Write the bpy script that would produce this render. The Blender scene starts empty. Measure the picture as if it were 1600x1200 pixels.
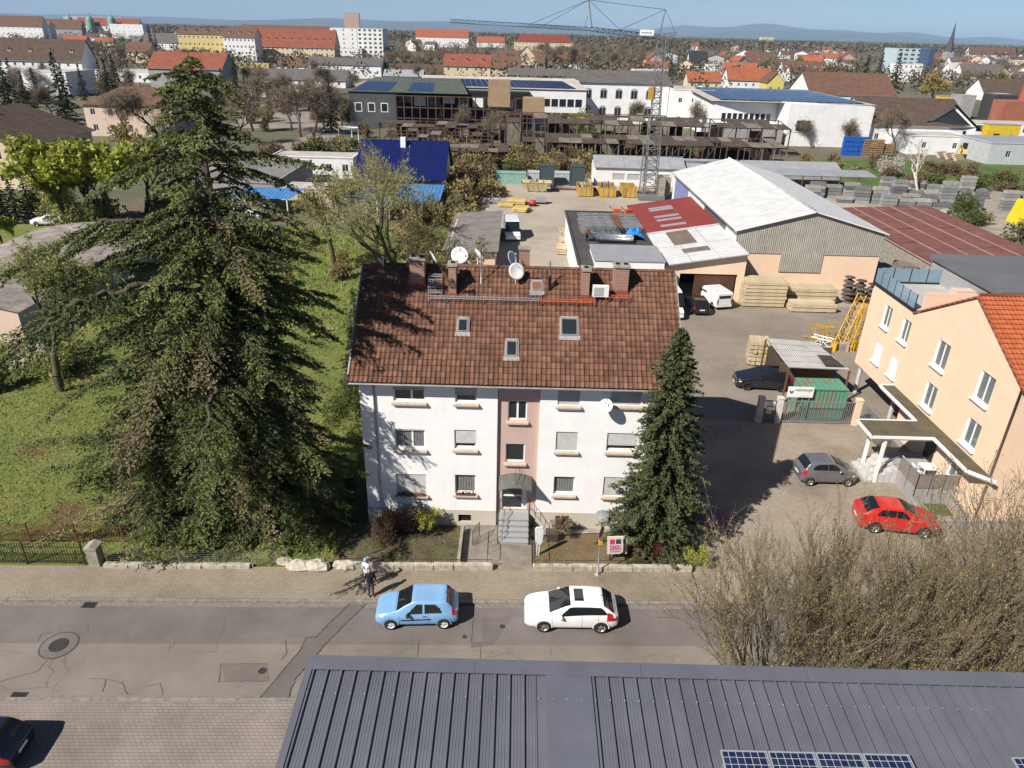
import bpy, bmesh, math, random
import numpy as np
from mathutils import Vector, Matrix
random.seed(7)
R_ = math.radians
SC = bpy.context.scene
COL = SC.collection
FPX, PITCH, ROLL, CAMH = 1130.0, R_(26.0), R_(1.45), 25.2
_f = np.array([0, math.cos(PITCH), -math.sin(PITCH)]); _r = np.array([1.0, 0, 0]); _u = np.cross(_r, _f)
_r, _u = _r*math.cos(ROLL)+_u*math.sin(ROLL), -_r*math.sin(ROLL)+_u*math.cos(ROLL)
cam_data = bpy.data.cameras.new('camera'); cam = bpy.data.objects.new('camera', cam_data); COL.objects.link(cam)
cam.matrix_world = Matrix(((_r[0], _u[0], -_f[0], 0), (_r[1], _u[1], -_f[1], 0), (_r[2], _u[2], -_f[2], CAMH), (0, 0, 0, 1)))
cam_data.sensor_width = 36; cam_data.lens = FPX/1600*36; cam_data.clip_start = 0.5; cam_data.clip_end = 90000
SC.camera = cam
HAZE = 4.5e-5
SUN_AZ, SUN_EL = R_(50.5), R_(42.3)            # shadows fall towards (sin az, cos az)
w = bpy.data.worlds.new('World'); SC.world = w; w.use_nodes = True
nt = w.node_tree; bg = nt.nodes['Background']
sk = nt.nodes.new('ShaderNodeTexSky'); sk.sky_type = 'NISHITA'; sk.sun_disc = False
sk.sun_elevation = SUN_EL; sk.sun_rotation = SUN_AZ+math.pi; sk.altitude = 100; sk.air_density = 0.7; sk.dust_density = 0.0; sk.ozone_density = 6.0
nt.links.new(sk.outputs[0], bg.inputs[0]); bg.inputs[1].default_value = 0.053
sd = bpy.data.lights.new('sun', 'SUN'); sd.energy = 5.0; sd.angle = R_(0.53); sd.color = (1.0, 0.94, 0.86)
so = bpy.data.objects.new('sun', sd); COL.objects.link(so)
_sdir = Vector((math.sin(SUN_AZ)*math.cos(SUN_EL), math.cos(SUN_AZ)*math.cos(SUN_EL), -math.sin(SUN_EL)))
so.rotation_euler = _sdir.to_track_quat('-Z', 'Y').to_euler(); so.location = (-40, -40, 60)
SC.view_settings.view_transform = 'Standard'; SC.view_settings.look = 'None'; SC.view_settings.exposure = 0.56; SC.view_settings.gamma = 1.0
SC.view_settings.use_curve_mapping = False
SC.render.engine = 'CYCLES'; SC.cycles.use_denoising = True; SC.cycles.max_bounces = 5; SC.cycles.diffuse_bounces = 2
SC.cycles.glossy_bounces = 2; SC.cycles.transmission_bounces = 3; SC.cycles.transparent_max_bounces = 6; SC.cycles.caustics_reflective = False; SC.cycles.caustics_refractive = False
def _ray(x, y): return _f+_r*(x-800)/FPX-_u*(y-600)/FPX
def G(x, y, z=0.0):
 d = _ray(x, y); t = (z-CAMH)/d[2]; return Vector((d[0]*t, d[1]*t, z))
def YP(x, y, Y):
 d = _ray(x, y); t = Y/d[1]; return Vector((d[0]*t, Y, CAMH+d[2]*t))
def XP(x, y, X):
 d = _ray(x, y); t = X/d[0]; return Vector((X, d[1]*t, CAMH+d[2]*t))
KIDS = {}
def link(o, parent=None):
 COL.objects.link(o)
 if parent is not None: o.parent = parent; KIDS.setdefault(parent.name, []).append(o)
 return o
def tag(o, label=None, cat=None, group=None, kind=None):
 if label: o['label'] = label
 if cat: o['category'] = cat
 if group: o['group'] = group
 if kind: o['kind'] = kind
 return o
def thing(name, label, cat, loc=(0, 0, 0), rz=0.0, group=None):
 o = bpy.data.objects.new(name, None); o.empty_display_size = .1; link(o)
 o.location = loc; o.rotation_euler = (0, 0, rz)
 return tag(o, label, cat, group)
def copy_tree(o, parent=None):
 c = o.copy(); link(c, parent)
 for ch in KIDS.get(o.name, ()): copy_tree(ch, c)
 return c
def dup(o, loc, rz=0.0, label=None, scale=None, group=None):
 c = copy_tree(o); c.location = loc; c.rotation_euler = (0, 0, rz)
 if label: c['label'] = label
 if group: c['group'] = group
 if scale is not None: c.scale = (scale,)*3 if not hasattr(scale, '__len__') else scale
 return c
def inst(name, mesh, parent, loc=(0, 0, 0), rot=(0, 0, 0), scale=(1, 1, 1)):
 o = bpy.data.objects.new(name, mesh); link(o, parent); o.location = loc; o.rotation_euler = rot; o.scale = scale
 return o
class MB:
 """collects faces; build() links them as one mesh object"""
 def __init__(s): s.v = []; s.f = []; s.m = []; s.mats = []; s.sm = []
 def _mi(s, m):
  if m not in s.mats: s.mats.append(m)
  return s.mats.index(m)
 def face(s, pts, m, smooth=False):
  n = len(s.v); s.v.extend([tuple(p) for p in pts]); s.f.append(tuple(range(n, n+len(pts)))); s.m.append(s._mi(m)); s.sm.append(smooth)
 def box(s, x0, x1, y0, y1, z0, z1, m, M=None):
  p = [(x0, y0, z0), (x1, y0, z0), (x1, y1, z0), (x0, y1, z0), (x0, y0, z1), (x1, y0, z1), (x1, y1, z1), (x0, y1, z1)]
  if M is not None: p = [tuple(M @ Vector(q)) for q in p]
  n = len(s.v); s.v.extend(p); mi = s._mi(m)
  for q in ((0, 3, 2, 1), (4, 5, 6, 7), (0, 1, 5, 4), (1, 2, 6, 5), (2, 3, 7, 6), (3, 0, 4, 7)):
   s.f.append(tuple(n+i for i in q)); s.m.append(mi); s.sm.append(False)
  return s
 def prism(s, poly, axis, a, b, m, capm=None):
  """poly: 2D points; extruded from a to b along axis ('x': poly=(y,z); 'y': poly=(x,z); 'z': poly=(x,y))"""
  def P(q, t): return {'x': (t, q[0], q[1]), 'y': (q[0], t, q[1]), 'z': (q[0], q[1], t)}[axis]
  k = len(poly)
  for i in range(k):
   p, q = poly[i], poly[(i+1) % k]; s.face([P(p, a), P(q, a), P(q, b), P(p, b)], m)
  s.face([P(p, a) for p in poly][::-1], capm or m); s.face([P(p, b) for p in poly], capm or m)
  return s
 def tube(s, pts, r, m, n=6, caps=True, r2=None):
  pts = [Vector(p) for p in pts]; k = len(pts); base = len(s.v); mi = s._mi(m)
  for i, p in enumerate(pts):
   t = (pts[min(i+1, k-1)]-pts[max(i-1, 0)]).normalized()
   a = Vector((0, 0, 1)) if abs(t.z) < .9 else Vector((1, 0, 0))
   u = t.cross(a).normalized(); v = t.cross(u)
   rr = r if r2 is None else r+(r2-r)*i/max(1, k-1)
   for j in range(n):
    an = 2*math.pi*(j+.5)/n; s.v.append(tuple(p+u*(rr*math.cos(an))+v*(rr*math.sin(an))))
  for i in range(k-1):
   for j in range(n):
    a = base+i*n+j; b = base+i*n+(j+1) % n
    s.f.append((a, b, b+n, a+n)); s.m.append(mi); s.sm.append(n > 5)
  if caps:
   s.f.append(tuple(base+j for j in range(n))); s.m.append(mi); s.sm.append(False)
   s.f.append(tuple(base+(k-1)*n+j for j in range(n))[::-1]); s.m.append(mi); s.sm.append(False)
  return s
 def bar(s, a, b, w, m, h=None):
  """square bar from a to b"""
  return s.tube([a, b], w*.7071, m, n=4)
 def lathe(s, prof, m, n=16, at=(0, 0, 0), M=None, smooth=True):
  base = len(s.v); mi = s._mi(m); k = len(prof)
  for (r, z) in prof:
   for j in range(n):
    an = 2*math.pi*j/n; p = Vector((r*math.cos(an), r*math.sin(an), z))
    if M is not None: p = M @ p
    s.v.append((p.x+at[0], p.y+at[1], p.z+at[2]))
  for i in range(k-1):
   for j in range(n):
    a = base+i*n+j; b = base+i*n+(j+1) % n
    s.f.append((a, b, b+n, a+n)); s.m.append(mi); s.sm.append(smooth)
  return s
 def disc(s, c, r, m, n=16, M=None):
  pts = []
  for j in range(n):
   an = 2*math.pi*j/n; p = Vector((r*math.cos(an), r*math.sin(an), 0))
   if M is not None: p = M @ p
   pts.append((p.x+c[0], p.y+c[1], p.z+c[2]))
  s.face(pts, m); return s
 def holed(s, O, U, W, w, h, holes, depth, m, rev=None):
  """wall sheet w x h at origin O along U (and up), W = inward; rectangular holes (u0,u1,v0,v1) get reveals"""
  O = Vector(O); U = Vector(U); W = Vector(W); Z = Vector((0, 0, 1))
  us = sorted({0, w, *[c for q in holes for c in q[:2]]}); vs = sorted({0, h, *[c for q in holes for c in q[2:4]]})
  P = lambda a, b, c=0: O+U*a+Z*b+W*c
  for i in range(len(us)-1):
   for j in range(len(vs)-1):
    cu = (us[i]+us[i+1])/2; cv = (vs[j]+vs[j+1])/2
    if any(q[0] < cu < q[1] and q[2] < cv < q[3] for q in holes): continue
    s.face([P(us[i], vs[j]), P(us[i+1], vs[j]), P(us[i+1], vs[j+1]), P(us[i], vs[j+1])], m)
  for (a, b, c, d) in holes:
   for e, g in (((a, c), (a, d)), ((b, d), (b, c)), ((a, d), (b, d)), ((b, c), (a, c))):
    s.face([P(*e), P(*g), P(*g, depth), P(*e, depth)], rev or m)
  return s
 def mesh(s, name):
  me = bpy.data.meshes.new(name); me.from_pydata(s.v, [], s.f)
  for m in s.mats: me.materials.append(m)
  me.polygons.foreach_set('material_index', s.m); me.polygons.foreach_set('use_smooth', s.sm); me.update()
  return me
 def build(s, name, parent=None, loc=None, rot=None, weld=False):
  me = s.mesh(name)
  if weld:
   b = bmesh.new(); b.from_mesh(me); bmesh.ops.remove_doubles(b, verts=b.verts, dist=.0008); b.to_mesh(me); b.free()
  o = bpy.data.objects.new(name, me); link(o, parent)
  if loc is not None: o.location = loc
  if rot is not None: o.rotation_euler = rot
  return o
def part(name, parent, fn, *a, **k):
 mb = MB(); getattr(mb, fn)(*a, **k); return mb.build(name, parent)
def pbox(name, parent, x0, x1, y0, y1, z0, z1, m, M=None): return MB().box(x0, x1, y0, y1, z0, z1, m, M).build(name, parent)
def np_mesh(name, V, F, mats, mi=None, smooth=False, attr=None):
 """V (n,3), F (k,3|4) numpy"""
 me = bpy.data.meshes.new(name); V = np.ascontiguousarray(V, np.float32); F = np.ascontiguousarray(F, np.int32); k, c = F.shape
 me.vertices.add(len(V)); me.vertices.foreach_set('co', V.ravel()); me.loops.add(k*c); me.loops.foreach_set('vertex_index', F.ravel())
 me.polygons.add(k); me.polygons.foreach_set('loop_start', np.arange(0, k*c, c, dtype=np.int32))
 try: me.polygons.foreach_set('loop_total', np.full(k, c, np.int32))
 except Exception: pass
 for m in mats: me.materials.append(m)
 if mi is not None: me.polygons.foreach_set('material_index', np.ascontiguousarray(mi, np.int32))
 if smooth: me.polygons.foreach_set('use_smooth', np.ones(k, bool))
 if attr is not None:
  at = me.attributes.new('tone', 'FLOAT', 'FACE'); at.data.foreach_set('value', np.ascontiguousarray(attr, np.float32))
 me.update(); me.validate(); return me
MATS = {}
def _new(name):
 m = bpy.data.materials.new(name); m.use_nodes = True; MATS[name] = m
 return m, m.node_tree, m.node_tree.nodes['Principled BSDF']
def N(nt, t, **k):
 n = nt.nodes.new(t)
 for a, b in k.items(): setattr(n, a, b)
 return n
def ramp(nt, stops):
 r = N(nt, 'ShaderNodeValToRGB'); e = r.color_ramp.elements
 while len(e) < len(stops): e.new(.5)
 for i, (p, c) in enumerate(stops): e[i].position = p; e[i].color = (*c, 1) if len(c) == 3 else c
 return r
def coords(nt, kind='Object', scale=(1, 1, 1), rot=(0, 0, 0)):
 if kind == 'World':
  g = N(nt, 'ShaderNodeNewGeometry'); out = g.outputs['Position']
 else:
  t = N(nt, 'ShaderNodeTexCoord'); out = t.outputs[kind]
 mp = N(nt, 'ShaderNodeMapping'); mp.inputs['Scale'].default_value = scale; mp.inputs['Rotation'].default_value = rot
 nt.links.new(out, mp.inputs[0]); return mp.outputs[0]
def noise(nt, vec, scale, detail=4, rough=.6):
 n = N(nt, 'ShaderNodeTexNoise'); n.inputs['Scale'].default_value = scale; n.inputs['Detail'].default_value = detail; n.inputs['Roughness'].default_value = rough
 nt.links.new(vec, n.inputs['Vector']); return n.outputs['Fac']
def mixc(nt, fac, a, b, mode='MIX'):
 m = N(nt, 'ShaderNodeMix'); m.data_type = 'RGBA'; m.blend_type = mode
 for sock, val in ((m.inputs['Factor'], fac), (m.inputs[6], a), (m.inputs[7], b)):
  if hasattr(val, 'is_output') or isinstance(val, bpy.types.NodeSocket): nt.links.new(val, sock)
  elif isinstance(val, (int, float)): sock.default_value = val
  else: sock.default_value = (*val, 1) if len(val) == 3 else val
 return m.outputs[2]
def rng01(nt, val, a, b):
 m = N(nt, 'ShaderNodeMapRange'); m.inputs[1].default_value = a; m.inputs[2].default_value = b; nt.links.new(val, m.inputs[0]); return m.outputs[0]
def objrand(nt): return N(nt, 'ShaderNodeObjectInfo').outputs['Random']
def bump(nt, bs, h, strength=.3, dist=.02):
 b = N(nt, 'ShaderNodeBump'); b.inputs['Strength'].default_value = strength; b.inputs['Distance'].default_value = dist
 nt.links.new(h, b.inputs['Height']); nt.links.new(b.outputs[0], bs.inputs['Normal'])
def mat(name, c, rough=.75, var=.18, scale=1.5, metal=0.0, bmp=0.0, bscale=20, world=False, c2=None, rnd=0.0, spec=.35, stains=0.0):
 """flat paint / plaster / metal with uneven tone, wear and fine relief"""
 if name in MATS: return MATS[name]
 m, nt, bs = _new(name); vec = coords(nt, 'World' if world else 'Object')
 c = np.array(c[:3]); lo = tuple(np.clip(c*(1-var), 0, 1)); hi = tuple(np.clip(c*(1+var*.6), 0, 1)) if c2 is None else tuple(c2)
 f = noise(nt, vec, scale, 5); rp = ramp(nt, [(.3, lo), (.7, hi)]); nt.links.new(f, rp.inputs[0]); col = rp.outputs[0]
 if stains:
  f2 = noise(nt, coords(nt, 'World' if world else 'Object', (1, 1, .15)), scale*2.2, 4); k = rng01(nt, f2, .52, .75)
  mm = N(nt, 'ShaderNodeMath', operation='MULTIPLY'); mm.inputs[1].default_value = stains; nt.links.new(k, mm.inputs[0])
  col = mixc(nt, mm.outputs[0], col, tuple(c*.45))
 if rnd:
  hs = N(nt, 'ShaderNodeHueSaturation'); mr = N(nt, 'ShaderNodeMapRange'); mr.inputs[3].default_value = 1-rnd; mr.inputs[4].default_value = 1+rnd
  nt.links.new(objrand(nt), mr.inputs[0]); nt.links.new(mr.outputs[0], hs.inputs['Value']); nt.links.new(col, hs.inputs['Color']); col = hs.outputs[0]
 nt.links.new(col, bs.inputs['Base Color']); bs.inputs['Roughness'].default_value = rough; bs.inputs['Metallic'].default_value = metal
 bs.inputs['Specular IOR Level'].default_value = spec
 if bmp: bump(nt, bs, noise(nt, vec, bscale, 3), bmp, .03)
 return m
def glassm(name, c=(.02, .025, .03), rough=.06):
 if name in MATS: return MATS[name]
 m, nt, bs = _new(name); bs.inputs['Base Color'].default_value = (*c, 1); bs.inputs['Roughness'].default_value = rough; bs.inputs['Specular IOR Level'].default_value = .8
 return m
def paint(name, c, coat=.6, rough=.35, metal=.0):
 if name in MATS: return MATS[name]
 m, nt, bs = _new(name); f = noise(nt, coords(nt), 3, 3); rp = ramp(nt, [(.3, tuple(np.array(c)*.93)), (.7, tuple(np.clip(np.array(c)*1.05, 0, 1)))]); nt.links.new(f, rp.inputs[0])
 nt.links.new(rp.outputs[0], bs.inputs['Base Color']); bs.inputs['Roughness'].default_value = rough; bs.inputs['Metallic'].default_value = metal
 bs.inputs['Coat Weight'].default_value = coat; bs.inputs['Coat Roughness'].default_value = .08
 return m
def leafm(name, dark, light, trans=.25, rough=.7):
 """foliage: per-leaf tone from the face attribute"""
 if name in MATS: return MATS[name]
 m, nt, bs = _new(name); a = N(nt, 'ShaderNodeAttribute'); a.attribute_name = 'tone'
 rp = ramp(nt, [(0, dark), (1, light)]); nt.links.new(a.outputs['Fac'], rp.inputs[0]); nt.links.new(rp.outputs[0], bs.inputs['Base Color'])
 bs.inputs['Roughness'].default_value = rough; bs.inputs['Specular IOR Level'].default_value = .2
 tr = N(nt, 'ShaderNodeBsdfTranslucent'); mx = N(nt, 'ShaderNodeMixShader'); mx.inputs[0].default_value = trans
 nt.links.new(rp.outputs[0], tr.inputs[0]); nt.links.new(bs.outputs[0], mx.inputs[1]); nt.links.new(tr.outputs[0], mx.inputs[2])
 nt.links.new(mx.outputs[0], nt.nodes['Material Output'].inputs['Surface'])
 return m
def corr(name, c, c2, pitch=.18, axis='x', rough=.7, var_scale=.7, bands=None, metal=0.0, dirt=.35):
 """corrugated sheet: fine waves as relief, dirt and lichen in the tone"""
 if name in MATS: return MATS[name]
 m, nt, bs = _new(name); vec = coords(nt, 'World')
 f = noise(nt, coords(nt, 'World', (1, 1, 1) if axis == 'x' else (1, 1, 1)), var_scale, 6, .65)
 rp = ramp(nt, [(.3, c), (.72, c2)]); nt.links.new(f, rp.inputs[0]); col = rp.outputs[0]
 f2 = noise(nt, coords(nt, 'World', (6, .6, 1) if axis == 'x' else (.6, 6, 1)), .8, 5); k = rng01(nt, f2, .5, .8)
 mm = N(nt, 'ShaderNodeMath', operation='MULTIPLY'); mm.inputs[1].default_value = dirt; nt.links.new(k, mm.inputs[0])
 col = mixc(nt, mm.outputs[0], col, tuple(np.array(c)*.4)); nt.links.new(col, bs.inputs['Base Color'])
 wv = N(nt, 'ShaderNodeTexWave'); wv.bands_direction = 'X' if axis == 'x' else 'Y'; wv.inputs['Scale'].default_value = .314/pitch; wv.inputs['Distortion'].default_value = 0
 nt.links.new(vec, wv.inputs[0]); bump(nt, bs, wv.outputs['Fac'], .8, .05)
 bs.inputs['Roughness'].default_value = rough; bs.inputs['Metallic'].default_value = metal; bs.inputs['Specular IOR Level'].default_value = .3
 return m
# ================================================================== ground materials
def ground_base():
 m, nt, bs = _new('ground_mix'); v = coords(nt, 'World')
 a = ramp(nt, [(.3, (.10, .085, .055)), (.5, (.13, .115, .075)), (.7, (.16, .135, .10))]); nt.links.new(noise(nt, v, .05, 8, .7), a.inputs[0])
 b = ramp(nt, [(.42, (.05, .075, .022)), (.6, (.15, .13, .095))]); nt.links.new(noise(nt, v, .012, 6, .6), b.inputs[0])
 c = mixc(nt, .5, a.outputs[0], b.outputs[0]); nt.links.new(c, bs.inputs['Base Color']); bs.inputs['Roughness'].default_value = .95
 bump(nt, bs, noise(nt, v, 1.2, 6), .6, .3); return m
def lawn_mat():
 m, nt, bs = _new('lawn_turf'); v = coords(nt, 'World')
 a = ramp(nt, [(.32, (.075, .15, .018)), (.5, (.15, .205, .035)), (.66, (.27, .26, .085))]); nt.links.new(noise(nt, v, .42, 6, .7), a.inputs[0])
 b = ramp(nt, [(.35, (.13, .155, .042)), (.62, (.28, .24, .125))]); nt.links.new(noise(nt, v, 4.5, 6, .75), b.inputs[0])
 c = mixc(nt, .5, a.outputs[0], b.outputs[0])
 k = rng01(nt, noise(nt, coords(nt, 'World', (1, 1.5, 1)), .17, 4, .6), .57, .68); c = mixc(nt, k, c, (.17, .105, .06))
 nt.links.new(c, bs.inputs['Base Color']); bs.inputs['Roughness'].default_value = .95; bs.inputs['Specular IOR Level'].default_value = .1
 bump(nt, bs, noise(nt, v, 9, 5, .8), .9, .12); return m
def soil_mat(name, c1, c2, c3):
 m, nt, bs = _new(name); v = coords(nt, 'World')
 a = ramp(nt, [(.3, c1), (.5, c2), (.68, c3)]); nt.links.new(noise(nt, v, .9, 8, .72), a.inputs[0]); nt.links.new(a.outputs[0], bs.inputs['Base Color'])
 bs.inputs['Roughness'].default_value = .95; bump(nt, bs, noise(nt, v, 11, 5, .8), .7, .06); return m
def paver_mat(name, bw, bh, c1, c2, mortar, rot=0.0, big=.22, moss=0.0):
 m, nt, bs = _new(name); v = coords(nt, 'World', (1, 1, 1), (0, 0, rot))
 br = N(nt, 'ShaderNodeTexBrick'); br.offset = .5; br.inputs['Scale'].default_value = 1; br.inputs['Brick Width'].default_value = bw; br.inputs['Row Height'].default_value = bh
 br.inputs['Mortar Size'].default_value = .007; br.inputs['Mortar Smooth'].default_value = .3; br.inputs['Color1'].default_value = (*c1, 1); br.inputs['Color2'].default_value = (*c2, 1); br.inputs['Mortar'].default_value = (*mortar, 1)
 nt.links.new(v, br.inputs['Vector'])
 f = noise(nt, coords(nt, 'World'), big, 6, .65); rp = ramp(nt, [(.3, (.66, .64, .62)), (.55, (1, 1, 1)), (.75, (1.12, 1.08, 1.0))]); nt.links.new(f, rp.inputs[0])
 c = mixc(nt, 1.0, br.outputs['Color'], rp.outputs[0], 'MULTIPLY')
 st = rng01(nt, noise(nt, coords(nt, 'World'), 1.3, 6, .7), .6, .78); ms = N(nt, 'ShaderNodeMath', operation='MULTIPLY'); ms.inputs[1].default_value = .35; nt.links.new(st, ms.inputs[0])
 c = mixc(nt, ms.outputs[0], c, tuple(np.array(c1)*.45))
 if moss:
  k = rng01(nt, noise(nt, coords(nt, 'World'), .6, 6, .7), .55, .75); mm = N(nt, 'ShaderNodeMath', operation='MULTIPLY'); mm.inputs[1].default_value = moss; nt.links.new(k, mm.inputs[0])
  c = mixc(nt, mm.outputs[0], c, (.15, .15, .05))
 nt.links.new(c, bs.inputs['Base Color']); bs.inputs['Roughness'].default_value = .9; bs.inputs['Specular IOR Level'].default_value = .2
 iv = N(nt, 'ShaderNodeMath', operation='SUBTRACT'); iv.inputs[0].default_value = 1; nt.links.new(br.outputs['Fac'], iv.inputs[1]); bump(nt, bs, iv.outputs[0], .6, .012); return m
def asphalt_mat(name, c, crack=.5, grain=.25, big=.3):
 m, nt, bs = _new(name); v = coords(nt, 'World'); c = np.array(c)
 f = noise(nt, v, big, 7, .68); rp = ramp(nt, [(.3, tuple(c*.78)), (.5, tuple(c)), (.72, tuple(c*1.22))]); nt.links.new(f, rp.inputs[0])
 g = noise(nt, v, 38, 3, .8); gr = ramp(nt, [(.35, (1-grain,)*3), (.65, (1+grain,)*3)]); nt.links.new(g, gr.inputs[0]); col = mixc(nt, 1.0, rp.outputs[0], gr.outputs[0], 'MULTIPLY')
 s2 = noise(nt, coords(nt, 'World', (.12, 1.6, 1)), 1.1, 5); k2 = rng01(nt, s2, .55, .8); m2 = N(nt, 'ShaderNodeMath', operation='MULTIPLY'); m2.inputs[1].default_value = .3; nt.links.new(k2, m2.inputs[0])
 col = mixc(nt, m2.outputs[0], col, tuple(c*.6))
 if crack:
  wv = N(nt, 'ShaderNodeTexNoise'); wv.inputs['Scale'].default_value = 1.2; wv.inputs['Detail'].default_value = 4; nt.links.new(v, wv.inputs[0])
  ad = N(nt, 'ShaderNodeMix'); ad.data_type = 'VECTOR'; ad.inputs[0].default_value = .28; nt.links.new(v, ad.inputs[4]); nt.links.new(wv.outputs['Color'], ad.inputs[5])
  vo = N(nt, 'ShaderNodeTexVoronoi'); vo.feature = 'DISTANCE_TO_EDGE'; vo.inputs['Scale'].default_value = .62; nt.links.new(ad.outputs[1], vo.inputs[0])
  cm = N(nt, 'ShaderNodeMapRange'); cm.inputs[1].default_value = .004; cm.inputs[2].default_value = .014; cm.inputs[3].default_value = 1; cm.inputs[4].default_value = 0; nt.links.new(vo.outputs['Distance'], cm.inputs[0])
  ks = rng01(nt, noise(nt, v, .33, 3), .47, .62); mu = N(nt, 'ShaderNodeMath', operation='MULTIPLY'); nt.links.new(cm.outputs[0], mu.inputs[0]); nt.links.new(ks, mu.inputs[1])
  mu2 = N(nt, 'ShaderNodeMath', operation='MULTIPLY'); mu2.inputs[1].default_value = crack; nt.links.new(mu.outputs[0], mu2.inputs[0]); col = mixc(nt, mu2.outputs[0], col, tuple(c*.32))
 nt.links.new(col, bs.inputs['Base Color']); bs.inputs['Roughness'].default_value = .92; bs.inputs['Specular IOR Level'].default_value = .2
 bump(nt, bs, g, .35, .01); return m
def sheet(name, poly, z, m, label, holes=None):
 mb = MB(); mb.face([(p[0], p[1], z) for p in poly], m); o = mb.build(name); return tag(o, label, kind='structure')
M_ground = ground_base(); M_lawn = lawn_mat()
M_walk = paver_mat('walk_pavers', .2, .135, (.31, .26, .195), (.27, .228, .172), (.13, .108, .08), rot=-.028, moss=.25)
M_near = paver_mat('near_pavers', .215, .15, (.29, .245, .215), (.26, .222, .195), (.125, .105, .095), rot=-.028)
M_court = paver_mat('court_pavers', .22, .155, (.345, .29, .225), (.295, .25, .198), (.145, .118, .085), moss=.15)
M_road = asphalt_mat('road_asphalt', (.205, .176, .152), crack=.4)
M_strip = asphalt_mat('strip_asphalt', (.16, .141, .13), crack=.25)
M_patch = asphalt_mat('patch_asphalt', (.135, .12, .112), crack=0, grain=.15)
M_yard = asphalt_mat('yard_asphalt', (.36, .31, .25), crack=.5, big=.12)
M_drive = asphalt_mat('drive_asphalt', (.235, .20, .16), crack=.4, big=.18)
M_kerb = mat('kerb_stone', (.23, .215, .19), .9, .3, 3, world=True, bmp=.2)
M_conc = mat('old_concrete', (.33, .30, .25), .9, .35, 2.2, world=True, bmp=.35, bscale=14, stains=.5)
M_soil = soil_mat('garden_soil', (.045, .035, .02), (.10, .075, .045), (.12, .115, .045))
M_soilr = soil_mat('garden_mulch', (.10, .065, .035), (.15, .10, .055), (.14, .15, .05))
M_rough = soil_mat('rough_ground', (.06, .065, .025), (.13, .105, .06), (.19, .15, .09))
M_iron = mat('wrought_iron', (.03, .028, .026), .6, .3, 5)
M_rust = mat('rusty_iron', (.16, .075, .035), .85, .45, 4)
M_dark = mat('dark_void', (.012, .012, .013), .9, .2)
M_steel = mat('galvanised_steel', (.38, .39, .40), .45, .2, 4, metal=.6)
# ================================================================== ground, streets
K = .028                                                   # the street runs 1.6 degrees off the house's front
def sy(x, y0): return y0+K*x
def strip(name, ya, yb, x0, x1, z, m, label):
 return sheet(name, [(x0, sy(x0, ya)), (x1, sy(x1, ya)), (x1, sy(x1, yb)), (x0, sy(x0, yb))], z, m, label)
sheet('ground', [(-42000, -300), (42000, -300), (42000, 42000), (-42000, 42000)], -.03, M_ground, 'wide flat town ground running out to the horizon')
strip('road', 21.45, 27.05, -90, 70, .0, M_road, 'worn brown-grey asphalt street crossing in front of the house')
strip('road_strip', 24.45, 26.80, -90, 40, .004, M_strip, 'newer grey asphalt strip along the far side of the street')
strip('pavement_far', 27.25, 29.55, -90, 9.6, .12, M_walk, 'tan block-paved pavement along the garden wall')
strip('pavement_near', 2, 21.25, -90, -1, .10, M_near, 'grey-pink block-paved forecourt in front of the metal-roofed hall')
strip('verge', 2, 21.2, -1, 70, .02, M_rough, 'rough planted strip under the bare shrubs')
def flat(name, pxs, z, m, label):
 pts = [G(x, y, z) for x, y in pxs]; mb = MB(); mb.face([tuple(p) for p in pts], m); return tag(mb.build(name), label, kind='structure')
flat('road_patch', [(403, 1094), (468, 1017), (478, 996), (494, 995), (545, 944), (572, 944), (505, 1010), (487, 1033), (455, 1067), (452, 1094)], .008, M_patch, 'dark trench patch running diagonally across the street')
flat('road_patch', [(345, 1037), (418, 1037), (420, 1064), (352, 1064)], .008, M_strip, 'rectangular grey repair in the left of the street')
flat('road_patch', [(740, 964), (755, 964), (753, 1003), (737, 1003)], .008, M_strip, 'narrow patch behind the blue car')
flat('road_patch', [(755, 965), (800, 962), (770, 1008), (735, 1012), (737, 1004), (753, 1004)], .012, M_patch, 'wedge-shaped patch with a valve cover in the street')
def joint(pts, w=.035, z=.013):
 mb = MB(); P = [G(x, y, z) for x, y in pts]
 Q = [P[0]]
 for a, b in zip(P[:-1], P[1:]):
  k = max(1, int((b-a).length/.22)); m_ = Vector((-(b-a).y, (b-a).x, 0)).normalized()
  for i in range(1, k+1): Q.append(a.lerp(b, i/k)+m_*(random.gauss(0, .02 if w < .04 else .006) if i < k else 0))
 for a, b in zip(Q[:-1], Q[1:]):
  n = Vector((-(b-a).y, (b-a).x, 0)).normalized()*w*random.uniform(.35, .6); e = (b-a).normalized()*.02
  mb.face([a-n-e, b-n+e, b+n+e, a+n-e], M_tar)
 return mb
M_tar = mat('tar_joint', (.075, .066, .06), .7, .3, 6, world=True)
for k, pl in enumerate(([(403, 1094), (440, 1050), (468, 1017), (475, 1003), (478, 996), (494, 995), (520, 968), (545, 944)], [(452, 1094), (454, 1078), (462, 1060), (487, 1033), (505, 1010), (540, 974), (572, 944)],
  [(60, 1000), (64, 992), (80, 988)], [(0, 1065), (30, 1056), (60, 1048), (75, 1030)], [(445, 1000), (448, 1020), (440, 1030)], [(655, 1000), (652, 1030)], [(752, 1005), (750, 1030)], [(345, 1037), (418, 1037)], [(345, 1037), (342, 1065), (420, 1064)],
  [(140, 1060), (165, 1062), (190, 1066), (200, 1085)], [(165, 1062), (160, 1080)], [(228, 1072), (250, 1068), (254, 1085)], [(740, 964), (737, 1004), (770, 1005)])):
 mb = joint(pl, .05 if k < 2 else .018, .0135+.0004*k); tag(mb.build('road_joint'), 'thin dark tar joint or crack in the street surface', kind='structure')
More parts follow.
